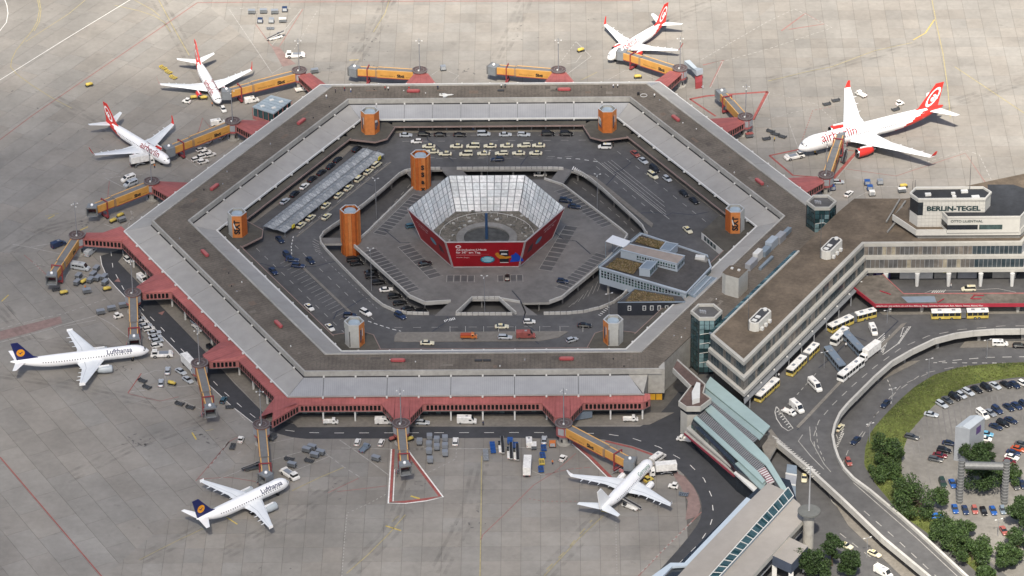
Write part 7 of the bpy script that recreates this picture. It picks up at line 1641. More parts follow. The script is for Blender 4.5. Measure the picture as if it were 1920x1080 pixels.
def flatbed(r, c, L=4.8, loadc=None):
    h_ = L / 2; mb = MB(); mb.rings([ring8(x, w_, .3, z1, .12) for x, w_, z1 in ((h_, .8, .85), (h_ - .5, .92, 1.15), (h_ - 1.0, .9, 1.85), (h_ - 1.9, .9, 1.9))]); mb.build('cab', paint(c), r); quadp(r, [(h_ - .5, -.78, 1.2), (h_ - .5, .78, 1.2), (h_ - .96, .74, 1.78), (h_ - .96, -.74, 1.78)], m_vgl, 'windscreen')
    [MB().box((h_ - 1.42, sg * .9, 1.45), (.6, .05, .45)).build('side_window', m_vgl, r) for sg in (-1, 1)]
    mb = MB(); mb.box((-.95, 0, .72), (L - 1.95, 1.85, .16)); mb.build('bed', paint(c if not loadc else loadc), r); [MB().box((-.95, sg * .9, .98), (L - 1.95, .06, .36)).build('side_board', paint(c), r) for sg in (-1, 1)]
    if loadc: MB().box((-.95, 0, 1.15), (L - 2.0, 1.75, .9)).build('tarpaulin', paint(loadc), r, bev=.06)
    wheels(r, (h_ - .8, -h_ + .8), .82, .36); lights(r, h_, -h_, .6, .75)
def tug(r, c):
    mb = MB(); mb.rings([ring8(x, .78, .3, z, .1) for x, z in ((1.5, .85), (1.4, 1.0), (.3, 1.05), (-1.5, 1.0))]); mb.build('body', paint(c), r); MB().box((-.4, 0, 1.4), (1.2, 1.3, .8), taper=.85).build('cab', m_vgl, r); MB().box((-.4, 0, 1.85), (1.3, 1.4, .1)).build('roof', paint(c), r); wheels(r, (.95, -.95), .68, .36); lights(r, 1.5, -1.5, .5, .7)
def pushback(r, c):
    mb = MB(); mb.rings([ring8(x, 1.35, .4, z, .15) for x, z in ((3.6, 1.1), (3.3, 1.35), (-3.2, 1.3), (-3.6, 1.0))]); mb.build('body', paint(c), r); MB().box((2.3, 0, 1.75), (1.6, 2.0, .9), taper=.88).build('cab', m_vgl, r); MB().box((2.3, 0, 2.25), (1.6, 1.95, .12)).build('roof', paint(c), r); MB().box((-.9, 0, 1.42), (3.6, 1.6, .2)).build('deck', paint('grey'), r); MB().box((-2.6, 0, 1.5), (.9, 2.2, .35)).build('engine_cover', paint(c), r); wheels(r, (2.2, -2.1), 1.2, .6, .4); lights(r, 3.6, -3.6, .9, .9)
def cart(r, c):
    MB().box((0, 0, .55), (2.7, 1.6, .14)).build('deck', m_asph2, r); MB().box((0, 0, 1.72), (2.7, 1.65, .1)).build('roof', paint(c), r, bev=.04); mb = MB(); [mb.bar((sx * 1.28, sy * .74, .6), (sx * 1.28, sy * .74, 1.7), .08) for sx in (-1, 1) for sy in (-1, 1)]; mb.build('frame', m_grey, r); MB().box((0, 0, 1.05), (2.4, 1.4, .9)).build('curtain', M('curtain_grey', (.12, .13, .14), .8, var=.2), r); wheels(r, (.9, -.9), .6, .24, .16); mb = MB(); mb.bar((1.35, 0, .5), (2.1, 0, .35), .09); mb.build('drawbar', m_grey, r)
def dolly(r, c):
    mb = MB(); [mb.box((x, 0, .5), (.12, 1.7, .12)) for x in (-1.3, -.65, 0, .65, 1.3)]; [mb.box((0, y, .5), (2.8, .12, .14)) for y in (-.8, 0, .8)]; mb.build('frame', paint(c), r); MB().box((0, 0, .42), (2.5, 1.5, .05)).build('roller_bed', m_asph2, r); [MB().box((sx * 1.38, 0, .75), (.08, 1.6, .5)).build('end_board', paint(c), r) for sx in (-1, 1)]; wheels(r, (.9, -.9), .62, .22, .15)
def uld(r, c):
    mb = MB(); mb.rings([[(x, -.75, .55), (x, -.75, 1.9), (x, .95, 1.9), (x, .95, 1.15), (x, .7, .55)] for x in (-.95, .95)]); mb.build('shell', paint(c), r); MB().box((0, 0, .42), (2.2, 1.7, .16)).build('dolly', m_asph2, r); MB().box((0, -.77, 1.2), (1.5, .04, 1.1)).build('door', M('uld_door', (.34, .36, .38), .5, var=.15), r); wheels(r, (.8, -.8), .62, .2, .14)
def tank(r, c):
    mb = MB(); mb.rings([[(x, math.cos(k * PI / 5) * q, 1.05 + math.sin(k * PI / 5) * q) for k in range(10)] for x, q in ((1.3, .3), (1.1, .58), (-1.1, .58), (-1.3, .3))]); mb.build('tank', paint(c), r, smooth=True); MB().box((0, 0, .5), (2.9, 1.2, .16)).build('chassis', m_black, r); MB().box((1.0, 0, 1.5), (.4, .5, .3)).build('hatch', m_grey, r); wheels(r, (.9, -.9), .55, .3, .18)
def loader(r, c):
    MB().box((0, 0, .65), (5.4, 1.7, .5)).build('chassis', paint(c), r, bev=.06); MB().box((1.7, .55, 1.4), (1.1, .8, 1.0), taper=.85).build('cab', m_vgl, r)
    R_ = [[(3.6, -.85, 2.4), (3.6, .05, 2.4), (3.6, .05, 2.6), (3.6, -.85, 2.6)], [(-3.6, -.85, .95), (-3.6, .05, .95), (-3.6, .05, 1.15), (-3.6, -.85, 1.15)]]; mb = MB(); mb.rings(R_, mis=lambda a, k: 1 if k == 2 else 0); mb.build('belt', [paint(c), m_black], r); mb = MB(); [mb.bar((-3.5, y, 1.4), (3.5, y, 2.85), .07) for y in (-.88, .08)]; mb.build('hand_rail', m_grey, r); wheels(r, (1.7, -1.7), .75, .36); lights(r, 2.7, -2.7, .6, .6)
def rack(r, c):
    for k in range(3): MB().box((-1.9 + k * 1.9, 0, .62), (1.7, 1.6, .2)).build('pallet', paint(c), r); [MB().box((-1.9 + k * 1.9 + sx * .8, 0, 1.0), (.08, 1.6, .6)).build('end_frame', paint(c), r) for sx in (-1, 1)]
    wheels(r, (2.0, 0, -2.0), .65, .22, .15)
def trailer(r, c): MB().box((0, 0, 1.7), (6.5, 2.4, 2.4)).build('box', paint(c), r, bev=.08); MB().box((0, 0, .45), (6.2, 1.2, .15)).build('chassis', m_black, r); wheels(r, (1.6, -1.6), .9, .4)
KIND = {'taxi': (lambda r, c: car(r, c, 'sedan', True), 'taxi', 'taxi'), 'taxivan': (lambda r, c: car(r, c, 'mpv', True), 'taxi van', 'taxi'), 'sedan': (lambda r, c: car(r, c), 'saloon car', 'car'), 'estate': (lambda r, c: car(r, c, 'estate'), 'estate car', 'car'), 'hatch': (lambda r, c: car(r, c, 'hatch'), 'small car', 'car'), 'suv': (lambda r, c: car(r, c, 'suv'), 'tall car', 'car'), 'mpv': (lambda r, c: car(r, c, 'mpv'), 'people carrier', 'car'),
 'van': (van, 'van', 'van'), 'bigvan': (lambda r, c: van(r, c, 6.2, 2.6, 1.02), 'panel van', 'van'), 'minibus': (lambda r, c: van(r, c, 6.6, 2.6, 1.02, True), 'minibus', 'minibus'), 'glazedvan': (lambda r, c: van(r, c, 5.2, 2.1, .96, True), 'windowed van', 'van'), 'midibus': (lambda r, c: bus(r, c, 8.6, None, 'white'), 'short coach', 'coach'), 'coach': (lambda r, c: bus(r, c, 12.4, None, c), 'coach', 'coach'), 'bus': (lambda r, c: bus(r, c, 12.0), 'city bus', 'bus'), 'abus': (lambda r, c: abus(r, c, 0), 'articulated bus', 'bus'), 'abusb': (lambda r, c: abus(r, c, -14), 'bent articulated bus', 'bus'),
 'truck': (lambda r, c: truck(r, c, 9.5, 3.8), 'box truck', 'truck'), 'catering': (lambda r, c: truck(r, c, 8.6, 3.4, 'white', .9), 'raised catering truck', 'truck'), 'flatbed': (flatbed, 'flatbed pickup', 'pickup'), 'orangetruck': (lambda r, c: flatbed(r, c, 5.4, 'red-orange'), 'crew truck with covered bed', 'truck'), 'tug': (tug, 'baggage tug', 'tug'), 'pushback': (pushback, 'low pushback tractor', 'tractor'), 'cart': (cart, 'roofed baggage cart', 'baggage cart'), 'dolly': (dolly, 'flat open dolly', 'dolly'), 'uld': (uld, 'cargo container', 'container'), 'tank': (tank, 'small tank trailer', 'tank trailer'), 'loader': (loader, 'conveyor belt loader', 'belt loader'), 'rack': (rack, 'pallet trailer train', 'trailer'), 'trailer': (trailer, 'box trailer', 'trailer')}
proto = {}; used_lb = set()
def vehicle(kind, c, px, py, head, z, label, group):
    fn, kn, cat = KIND[kind]; g = P(px, py, z); q = Vector((g.x, g.y, z)); label = label.format(c=c, k=kn)
    key = (kind, c)
    if key not in proto:
        r = thing({'roof': 'x'}.get(kind, kn.split(' with ')[0].replace(' ', '_').replace('-', '_').replace('_on_a_dolly', '')), label, cat, q, rad(head), group); fn(r, c); proto[key] = r; return r
    src = proto[key]; r = src.copy(); COL.objects.link(r); r.location = q; r.rotation_euler = (0, 0, rad(head)); r['label'] = label; r['group'] = group
    for ch in src.children:
        cc = ch.copy(); COL.objects.link(cc); cc.parent = r
        for gch in ch.children:
            d = gch.copy(); COL.objects.link(d); d.parent = cc
            for g3 in gch.children: e = g3.copy(); COL.objects.link(e); e.parent = d
    return r
ZU = 4.02
ROWS = [
 ('along the far kerb of the courtyard', 'from the left', 0, ZU, [('sedan','silver',761,256),('suv','black',795.5,255),('sedan','black',826,255),('sedan','black',862.5,255.5),('mpv','silver',907,254),('sedan','silver',947.5,255),('estate','silver',982,255),('mpv','black',1027.5,254),('mpv','black',1062,254)]),
 ('in the far taxi row', 'from the left', 180, ZU, [('taxi','cream',804,277),('taxi','cream',856,277),('taxivan','cream',887,277),('taxi','cream',919,276.5),('taxi','cream',950,276),('estate','cream',982.5,275.5),('taxi','cream',1010,275.5)]),
 ('in the nearer taxi row of the far side', 'from the left', 180, ZU, [('taxi','cream',811,287),('taxi','cream',835,291),('taxivan','cream',874,291.5),('taxi','cream',907,290.5),('estate','cream',940.5,290),('taxi','cream',972.5,290),('taxi','cream',1004.5,290)]),
 ('on the far carriageway', None, 180, ZU, [('hatch','white',781,268),('estate','dark blue',932.5,301.5),('taxivan','white',1134,278)]),
 ('along the right kerb of the courtyard', 'from the top', -58, ZU, [('sedan','red',1191,291),('sedan','silver',1206,304),('mpv','black',1227,320),('taxivan','cream',1224,332),('hatch','silver',1251,338),('sedan','black',1282,365),('sedan','black',1301,379)]),
 ('alone in the right corner of the courtyard', None, -60, ZU, [('taxi','cream',1289.5,434)]),
 ('in the line beside the translucent canopy', 'from the top', 60, ZU, [('taxivan','cream',706,312),('taxi','cream',690.5,325),('taxivan','cream',673.7,338),('taxi','cream',653.7,355),('taxi','cream',635.5,369),('taxi','cream',611,388),('taxi','cream',582.5,411),('taxi','cream',564.5,425)]),
 ('driving beside the taxi line', None, 60, ZU, [('taxi','cream',612,409)]),
 ('in the row behind the translucent canopy', 'from the top', 60, ZU, [('estate','black',669,282),('sedan','black',633,302),('sedan','black',620,314),('sedan','black',602.5,326),('sedan','black',585.5,338),('sedan','white',570.5,352),('estate','black',552.5,366),('sedan','silver',534,380)]),
 ('among the five cars at the left courtyard corner', 'from the top', -60, ZU, [('sedan','dark blue',525,452),('suv','navy',539,482),('sedan','dark blue',582,491),('sedan','navy',512.5,511)]),
 ('of two side by side at the left courtyard corner', 'from the top', -8, ZU, [('sedan','navy',548,490),('estate','navy',559,501)]),
 ('on the central parking deck', None, 20, ZU, [('estate','teal',772.5,426)]), ('below the left poster on the parking deck', None, 15, ZU, [('sedan','black',797.5,497)]), ('in front of the wide red poster', None, 90, ZU, [('hatch','black',951,523)]), ('right of the funnel on the parking deck', 'from the top', -12, ZU, [('suv','dark blue',1060.5,379),('sedan','dark blue',1077,390)]), ('at the lower right edge of the parking deck', None, -15, ZU, [('hatch','dark blue',1055,530)]),
 ('on the lower road left of the deck', 'from the top', 12, 0, [('mpv','black',663,490),('suv','black',669,497),('sedan','black',696,513),('suv','black',698,521),('suv','black',710,533),('sedan','white',724,546),('suv','black',740,558.5),('estate','black',750,571),('sedan','black',765,582),('hatch','black',790,586)]),
 ('seen under the far bridge on the lower road', None, 0, 0, [('sedan','white',1013,330)]),
 ('on the near carriageway of the courtyard', 'from the left', 0, ZU, [('suv','dark blue',656,595),('sedan','cream',801,646),('taxi','cream',941,615),('hatch','white',992.5,606),('sedan','black',1096,613)]),
 ('on the left part of the near carriageway', 'from the left', -45, ZU, [('suv','white',686,589.5),('suv','navy',750.5,595)]), ('half hidden behind the pale corner stair tower', 'from the top', -60, ZU, [('taxi','white',580,579),('taxi','white',619,617)]),
 ('parked on the paved island of the near side', 'from the left', 0, ZU + .12, [('orangetruck','orange',879,634),('estate','silver',947,635),('bigvan','red',986,633)]), ('turning beside the near right stair tower', None, 30, ZU, [('hatch','silver',1072.5,640)]),
 ('curving past the hall entrance', None, 218, ZU, [('abusb','yellow',1591,608)]), ('stopping beneath the red-edged canopy', None, 180, ZU, [('abus','yellow',1794,596)]), ('driving away along the hall', None, 238, ZU, [('abus','yellow',1503,684)]), ('nearest to the teal roofs', None, 239, ZU, [('bus','yellow',1438,739)]),
 ('beside the bent articulated bus', None, 240, ZU, [('midibus','white',1574,638)]), ('parked on the forecourt', 'from the right', -68, ZU, [('coach','blue-grey',1600,652),('coach','blue-grey',1565,681)]), ('with white roof behind the box truck', None, 231, ZU, [('coach','white',1595,701)]), ('on the curved elevated road', None, 231, ZU, [('truck','white',1631,668)]),
 ('on the forecourt beside the signposts', None, -80, ZU, [('van','white',1637,623)]), ('alone in the middle of the forecourt', None, -64, ZU, [('minibus','white',1528,727)]), ('by the striped traffic island', None, -58, ZU, [('bigvan','white',1494,768)]), ('left of a van by the striped traffic island', None, -40, ZU, [('flatbed','white',1479,776)]), ('behind the red-edged canopy', None, 180, ZU, [('taxivan','cream',1816,545)]),
 ('under the elevated road at right', 'from the left', 0, .1, [('glazedvan','white',1875,648),('estate','black',1912,651)]), ('on the lower street beside the bank', 'from the top', 238, 0, [('sedan','dark blue',1660,760),('sedan','dark blue',1604,829)]), ('on the lower street beside the ramp', None, 278, 0, [('hatch','red',1591,869)]), ('beside the zebra markings under the ramp', None, 60, 0, [('taxi','cream',1574,805)]), ('under the ramp beside the passage roof', None, 262, 0, [('taxi','cream',1508,899)]), ('on the street near the bottom edge', 'from the left', -38, 0, [('taxi','cream',1586,1026),('taxi','cream',1639,1041)]), ('cut by the bottom edge on the street', None, -45, 0, [('bigvan','white',1656,1078)]),
 ('in the back row of the car park', 'from the left', -52, 0, [('estate','silver',1766,761),('sedan','dark grey',1776,753),('suv','black',1790,747),('hatch','silver',1802.5,744),('estate','silver',1815.5,738),('sedan','black',1831,733),('suv','black',1849,729.5),('sedan','silver',1866,726),('sedan','black',1886,724),('sedan','dark blue',1902,724),('hatch','white',1918,722)]),
 ('standing alone at the left of the car park', None, -20, 0, [('sedan','silver',1746,780)]), ('in the second row of the car park', 'from the left', -58, 0, [('glazedvan','white',1842.5,781),('sedan','grey',1857,777),('suv','navy',1869.5,771.5),('sedan','dark blue',1891,766.5),('sedan','navy',1906,763.5),('hatch','dark blue',1919,760)]), ('in the short row right of the grey tower', 'from the left', -40, 0, [('sedan','dark blue',1867,803),('suv','black',1880.5,797),('sedan','dark blue',1895,791)]),
 ('left of the trees in the car park', None, -22, 0, [('estate','dark grey',1709.5,822)]), ('in the row left of the grey tower', 'from the top', -18, 0, [('sedan','dark blue',1780,834),('suv','black',1770,847.5),('sedan','dark red',1762.5,856.5),('estate','dark grey',1754,864)]), ('of two just right of the grey tower', 'from the top', -15, 0, [('hatch','light blue',1851,817),('hatch','white',1847.5,826)]), ('in the slanting row at the right picture edge', 'from the top', -28, 0, [('sedan','dark grey',1916,836),('sedan','red-orange',1909,844.5),('sedan','navy',1900,851.5),('sedan','white',1897,860),('hatch','dark red',1893,868)]),
 ('in the row behind the gantry', 'from the left', -78, 0, [('suv','dark green',1767.5,908),('sedan','blue',1786,909.5),('sedan','dark grey',1904,913),('sedan','dark blue',1917,911)]), ('in the row of six near the bottom right', 'from the left', -84, 0, [('sedan','blue',1790.5,957),('sedan','navy',1809.5,959),('hatch','red',1827.5,959),('sedan','black',1844,961),('sedan','blue',1862,960),('hatch','blue-grey',1880,959.5)]),
 ('half under the trees', None, 8, 0, [('hatch','bright blue',1757.5,971)]), ('near the right edge among trees', 'from the top', -80, 0, [('sedan','red',1882,998),('hatch','red',1904,1019)]),
 # airside
 ('in the row below the left gate tower', 'from the top', 20, 0, [('hatch','silver',261,600.5),('hatch','white',266,607),('sedan','silver',272.5,614),('hatch','white',279.5,619.5),('sedan','silver',289,627),('sedan','silver',291,635.5),('hatch','silver',295.5,642),('hatch','white',294,651)]),
 ('in front of the long navy-tailed jet', None, 180, 0, [('pushback','white',304,668)]), ('on the apron right of the long navy-tailed jet', 'from the top', 92, 0, [('sedan','silver',314.5,698),('sedan','silver',302,721)]), ('by the base of the lower left gate tower', 'from the top', -48, 0, [('sedan','silver',339.5,699.5),('sedan','silver',352.5,715)]), ('between silver cars near the long jet', None, -20, 0, [('tank','yellow',322.5,722)]), ('tucked behind the gate tower with slim bridge', None, -58, 0, [('truck','white',357,692)]),
 ('in the pair below the long jet nose', 'from the top', -35, 0, [('dolly','dark grey',267.5,716),('dolly','dark grey',276,728)]), ('beside the slim empty bridge', None, 75, 0, [('hatch','teal',419,753)]), ('right of the slim empty bridge cab', None, 10, 0, [('dolly','dark grey',431,765)]), ('in the pair left of the slim empty bridge', 'from the left', -28, 0, [('dolly','dark grey',337,759),('dolly','dark grey',357,766)]),
 ('in the line above the long jet wing', 'from the left', 18, 0, [('cart','grey',189,589.5),('cart','grey',209.5,583),('cart','grey',231,577)]), ('near the carts above the long jet wing', None, 30, 0, [('tug','white',222,596)]),
 ('left of the left corner gate tower', None, 40, 0, [('van','navy',110,462)]), ('under the left corner gangway', None, 60, 0, [('van','silver',170,476)]), ('parked beside the curved service road', None, -18, 0, [('minibus','silver',151,505)]), ('in the cluster below the silver minibus', 'from the top left', 65, 0, [('cart','grey',181,508),('cart','grey',175,519),('cart','grey',184,526),('cart','grey',147.5,522),('cart','grey',170,529.5),('cart','grey',196,524),('cart','grey',145,534),('cart','grey',197.5,534)]), ('amid the grey carts below the minibus', None, 50, 0, [('tank','yellow',157.5,531)]),
 ('of the pair beside the upper left gate tower', 'from the top', 218, 0, [('glazedvan','white',240.5,338.5),('glazedvan','silver',245,348)]), ('beside the empty upper left bridge', None, 35, 0, [('cart','grey',229,416.5)]), ('below the empty upper left bridge', 'from the left', 40, 0, [('tank','yellow',212.5,417),('tank','yellow',226,407)]), ('serving the red-tailed jet at left', None, 22, 0, [('catering','white',267,310)]),
 ('in the cluster below the upper left bridge', 'from the left', 30, 0, [('hatch','white',369,301.5),('hatch','white',377.5,283),('hatch','white',380,296),('hatch','white',381,306),('hatch','white',386,288),('hatch','white',395,293)]), ('behind the upper left bridge', None, 20, 0, [('van','white',409,234)]), ('parked close to the far left bridge', None, -70, 0, [('hatch','white',419,208)]), ('under the wing of the far left jet', None, 160, 0, [('tug','white',350,193)]), ('near the engine of the far left jet', 'from the left', 10, 0, [('tank','yellow',364,186),('tank','yellow',382.5,186.5)]), ('trailing behind the far left jet wing', 'from the left', -50, 0, [('dolly','yellow',306,129),('dolly','yellow',316,137),('dolly','yellow',325,147)]), ('alone on the open apron at far left', None, 25, 0, [('tank','yellow',167.5,162)]), ('beside the glass lounge at the far left gate', 'from the left', 20, 0, [('van','white',472,192),('flatbed','white',566,171)]),
 ('in the upper row of the far parking patch', 'from the left', 0, 0, [('cart','grey',472,26),('cart','grey',494,25),('cart','grey',515,26),('uld','navy',534,22)]), ('in the lower row of the far parking patch', 'from the left', 0, 0, [('uld','navy',488,43),('uld','grey',509,43),('cart','white',530,42)]), ('on the far parking patch', None, 0, 0, [('dolly','grey',507,55)]), ('on the red patch at the far apron', None, 28, 0, [('loader','white',516,73)]), ('near the far left mast', None, 180, 0, [('pushback','white',554,107)]), ('isolated by the far left gate tower', None, 10, 0, [('uld','grey',831,132)]), ('inside the white chevron at the far apron', None, 30, 0, [('tank','yellow',1089,97)]), ('at the far roof edge', None, 5, 0, [('tank','yellow',1196,147)]),
 ('attached to the nose of the wide-body jet', None, 25, 0, [('pushback','white',1489,297)]), ('leaning below the wide-body door', None, 75, 0, [('loader','dark grey',1582,300)]), ('near the right gate tower', None, 0, 0, [('hatch','silver',1572,344)]), ('left of the blue containers', None, 60, 0, [('sedan','white',1591,366)]), ('in the group left of the control block', 'from the top left', 5, 0, [('uld','blue',1626,347),('uld','grey',1650,346),('uld','blue',1631,357),('uld','white',1635,367)]), ('left of the control block', None, 10, 0, [('cart','white',1691,361)]), ('just left of the control block', None, 10, 0, [('tank','yellow',1694,352)]), ('behind the left wing of the wide-body jet', None, 130, 0, [('flatbed','white',1614,180)]), ('in the pair left of the wide-body wing', 'from the left', 20, 0, [('dolly','dark grey',1550,197),('dolly','dark grey',1567,190)]), ('behind the wide-body fuselage', 'from the left', 30, 0, [('dolly','dark grey',1679,207),('tug','white',1687,197)]), ('in the trio right of the red triangle', 'from the left', -35, 0, [('dolly','dark grey',1445,248),('dolly','dark grey',1453,253),('dolly','dark grey',1467,258)]),
 ('on the pavement under the near gangway', 'from the left', 0, .13, [('flatbed','white',620,794),('van','white',719,794),('estate','silver',792,795),('bigvan','white',875.5,793),('flatbed','white',1182,789)]), ('under the near gangway at right', None, 20, .1, [('trailer','blue-grey',1090,785)]),
 ('by the road left of the red triangle', 'from the left', 80, 0, [('hatch','white',670.5,832),('hatch','white',715,833)]), ('left of the red triangle', None, 62, 0, [('flatbed','blue-grey',684,844)]), ('in the group right of the lower left bridge', 'from the left', -25, 0, [('dolly','dark grey',542.5,863),('cart','grey',547.5,876),('cart','grey',575,848),('dolly','dark grey',580,866),('cart','grey',585,843),('cart','grey',590,858),('cart','grey',601,853)]), ('alone left of the red triangle', None, -30, 0, [('cart','grey',705,864)]),
 ('in the block right of the red triangle', 'by columns', 90, 0, [('uld','grey',787,833),('uld','grey',806,824),('uld','grey',805,838),('uld','grey',805,851),('uld','grey',807,867),('uld','grey',819.5,829.5),('uld','grey',819.5,843),('uld','grey',835,827),('uld','grey',835,841),('uld','grey',835,854.5)]), ('right of the grey container block', None, 85, 0, [('suv','white',854,831)]), ('on the near apron centre', 'from the left', 92, 0, [('rack','grey',911,857),('rack','blue',924,843),('loader','white',940,843),('loader','white',956,854)]), ('beside the blue trailers', None, 85, 0, [('uld','blue',957,832)]),
 ('left of the round gate tower on the near wing', 'from the left', 90, 0, [('van','white',992,833),('cart','white',1001,841),('sedan','silver',1020.5,828)]), ('in the column below the silver car', 'from the top', 95, 0, [('dolly','blue',1019.5,843),('dolly','blue',1017.5,857),('dolly','yellow',1016,869),('dolly','blue',1014.5,883)]), ('alone left of the plain white jet', None, 88, 0, [('truck','white',989,881)]), ('left wing side of the plain white jet', None, 65, 0, [('tug','white',1056,863)]), ('at the foot of the near right gate tower', None, 0, 0, [('uld','orange',1036,838)]),
 ('under the tail of the plain white jet', None, 148, 0, [('loader','white',1182,953)]), ('behind the nose of the plain white jet', None, 50, 0, [('minibus','white',1233,864)]), ('right of the plain white jet nose', None, 190, 0, [('catering','white',1243,890)]), ('right of the plain white jet wing', None, 160, 0, [('tug','white',1262.5,915)]), ('right of the tug by the plain white jet', None, -10, 0, [('dolly','blue-grey',1282,929)]), ('beside the crimson-edged roof', None, 160, 0.04, [('flatbed','white',1283,827)]), ('ahead of the shorter navy-tailed jet', None, 310, 0, [('pushback','white',543,893)]), ('left of the shorter navy-tailed jet wing', None, 20, 0, [('loader','dark grey',474,880)]), ('near the lower left gate tower', None, 80, 0, [('dolly','dark grey',436,840),('tug','white',453,826)][:1]), ('right of the dolly near the lower left tower', None, 80, 0, [('tug','white',452,828)]), ('right of the lower left bridge', None, 60, 0, [('cart','dark grey',512,824)]),
]
ROWS += [
 ('under the lower left gangway by the service road', 'from the top', -55, .13, [('hatch','white',240,490),('van','white',268,528),('hatch','silver',366,607),('flatbed','white',371,617),('hatch','black',395,655)]),
 ('in the cluster beside the empty left corner bridge', 'from the left', 20, 0, [('dolly','dark grey',105,545),('tank','yellow',120,552),('cart','grey',163,550),('tank','yellow',201,545)]),
 ('below the far left bridge near its gate tower', 'from the left', 15, 0, [('sedan','dark grey',494,165),('cart','grey',590,137)]),
 ('beside the upper left rotunda base', 'from the left', 70, 0, [('hatch','silver',417,258),('tug','white',392,268)]),
 ('at the foot of the gate tower in the red triangle', 'from the left', 30, 0, [('tank','red',737,826),('tank','yellow',768,827)]),
 ('around the right gate tower base', 'from the left', 20, 0, [('cart','red',1405,258),('dolly','dark grey',1437,262),('uld','blue',1560,357)]),
 ('between the blue trailers and the white truck', 'from the left', 90, 0, [('dolly','blue',966,838),('loader','white',968,856)]),
 ('by the wing of the plain white jet', 'from the left', 40, 0, [('dolly','orange',1208,893),('tug','yellow',1216,903)]),
]
for where, order, head, z, items in ROWS:
    for i, (k, c, px, py) in enumerate(items):
        if order and len(items) > 1: lb = '{c} {k} ' + where + ', ' + ORD[i] + ' ' + order
        else: lb = '{c} {k} ' + where
        if len(lb.format(c=c, k=KIND[k][1]).split()) > 16: lb = lb.replace(' the', '')
        if len(lb.format(c=c, k=KIND[k][1]).split()) > 16: print('LONG', lb.format(c=c, k=KIND[k][1]))
        vehicle(k, c, px, py, head + random.uniform(-3, 3), z, lb, KIND[k][2] + ' group ' + where if len(items) > 1 else 'vehicles of the airport')
# ================================================================ glass-walled lounge at the far left gate
lo_ = thing('gate_lounge', 'flat blue-grey roofed lounge with red base and glass walls at far left gate', 'building')
q = pxl([(473,200),(508,178),(547,188),(513,213)], 5.0); MB().prism(q, 4.6, 5.0).build('roof', M('lounge_roof', (.30, .36, .40), .5, var=.1, scale=.6), lo_)
cx, cy = sum(p[0] for p in q) / 4, sum(p[1] for p in q) / 4; qi = [(cx + (x - cx) * .94, cy + (y - cy) * .94) for x, y in q]
MB().prism(qi, 1.2, 4.58).build('glazing', m_glass, lo_); MB().prism(q, 0, 1.2).build('base', m_redw, lo_)
for k in range(4):
    for u in (0, .25, .5, .75): p = Vector(q[k]).lerp(Vector(q[(k + 1) % 4]), u); MB().box((p.x, p.y, 2.9), (.2, .2, 3.4)).build('post', m_redw, lo_)
for u, v in ((.2, .3), (.7, .3), (.3, .75), (.75, .7)): p = Vector(q[0]).lerp(Vector(q[1]), u).lerp(Vector(q[3]).lerp(Vector(q[2]), u), v); MB().box((p.x, p.y, 5.15), (1.5, .9, .3), .5).build('roof_unit', m_wpaint, lo_)
for k in range(1, 6): a_, b_ = Vector(q[0]).lerp(Vector(q[1]), k / 6), Vector(q[3]).lerp(Vector(q[2]), k / 6); mb = MB(); mb.bar((a_.x, a_.y, 5.03), (b_.x, b_.y, 5.03), .12); mb.build('roof_seam', m_blue, lo_)
sa = thing('boarding_stair', 'red boarding stair block with sloping blue-grey roof at upper right gate', 'stair')
q = [P(1283,114,5.6), P(1293,112,5.6), P(1318,138,3.2), P(1306,143,3.2)]; MB().prism([(v.x, v.y) for v in q], [5.3, 5.3, 2.9, 2.9], [5.6, 5.6, 3.2, 3.2]).build('roof', m_annex, sa); MB().prism(pxl([(1303,142),(1317,140),(1317,153),(1304,155)], 2.6), 0, 2.6).build('landing', m_frame, sa)
for k in range(6): c = P(1307 + k * 2.2, 157 + k * 1.2, .3); MB().box((c.x, c.y, 1.9 - k * .3), (.5, 2.2, .12)).build('step', m_grey, sa)
# enlarged canopy roof at the right courtyard corner
q = pxl([(1316,434),(1348,404),(1412,430),(1362,473)], 6.9); MB().prism(q, 6.5, 6.9).build('canopy', m_canopy, term); wl_ = MB().wall([q[3], q[0]], .3, 4.0, 6.5); wl_.build('kiosk_wall', m_wpaint, term); wall_windows(term, Vector(q[0]).lerp(Vector(q[3]), .1), Vector(q[0]).lerp(Vector(q[3]), .6), 4.6, 6.2, 4, .8, .2)
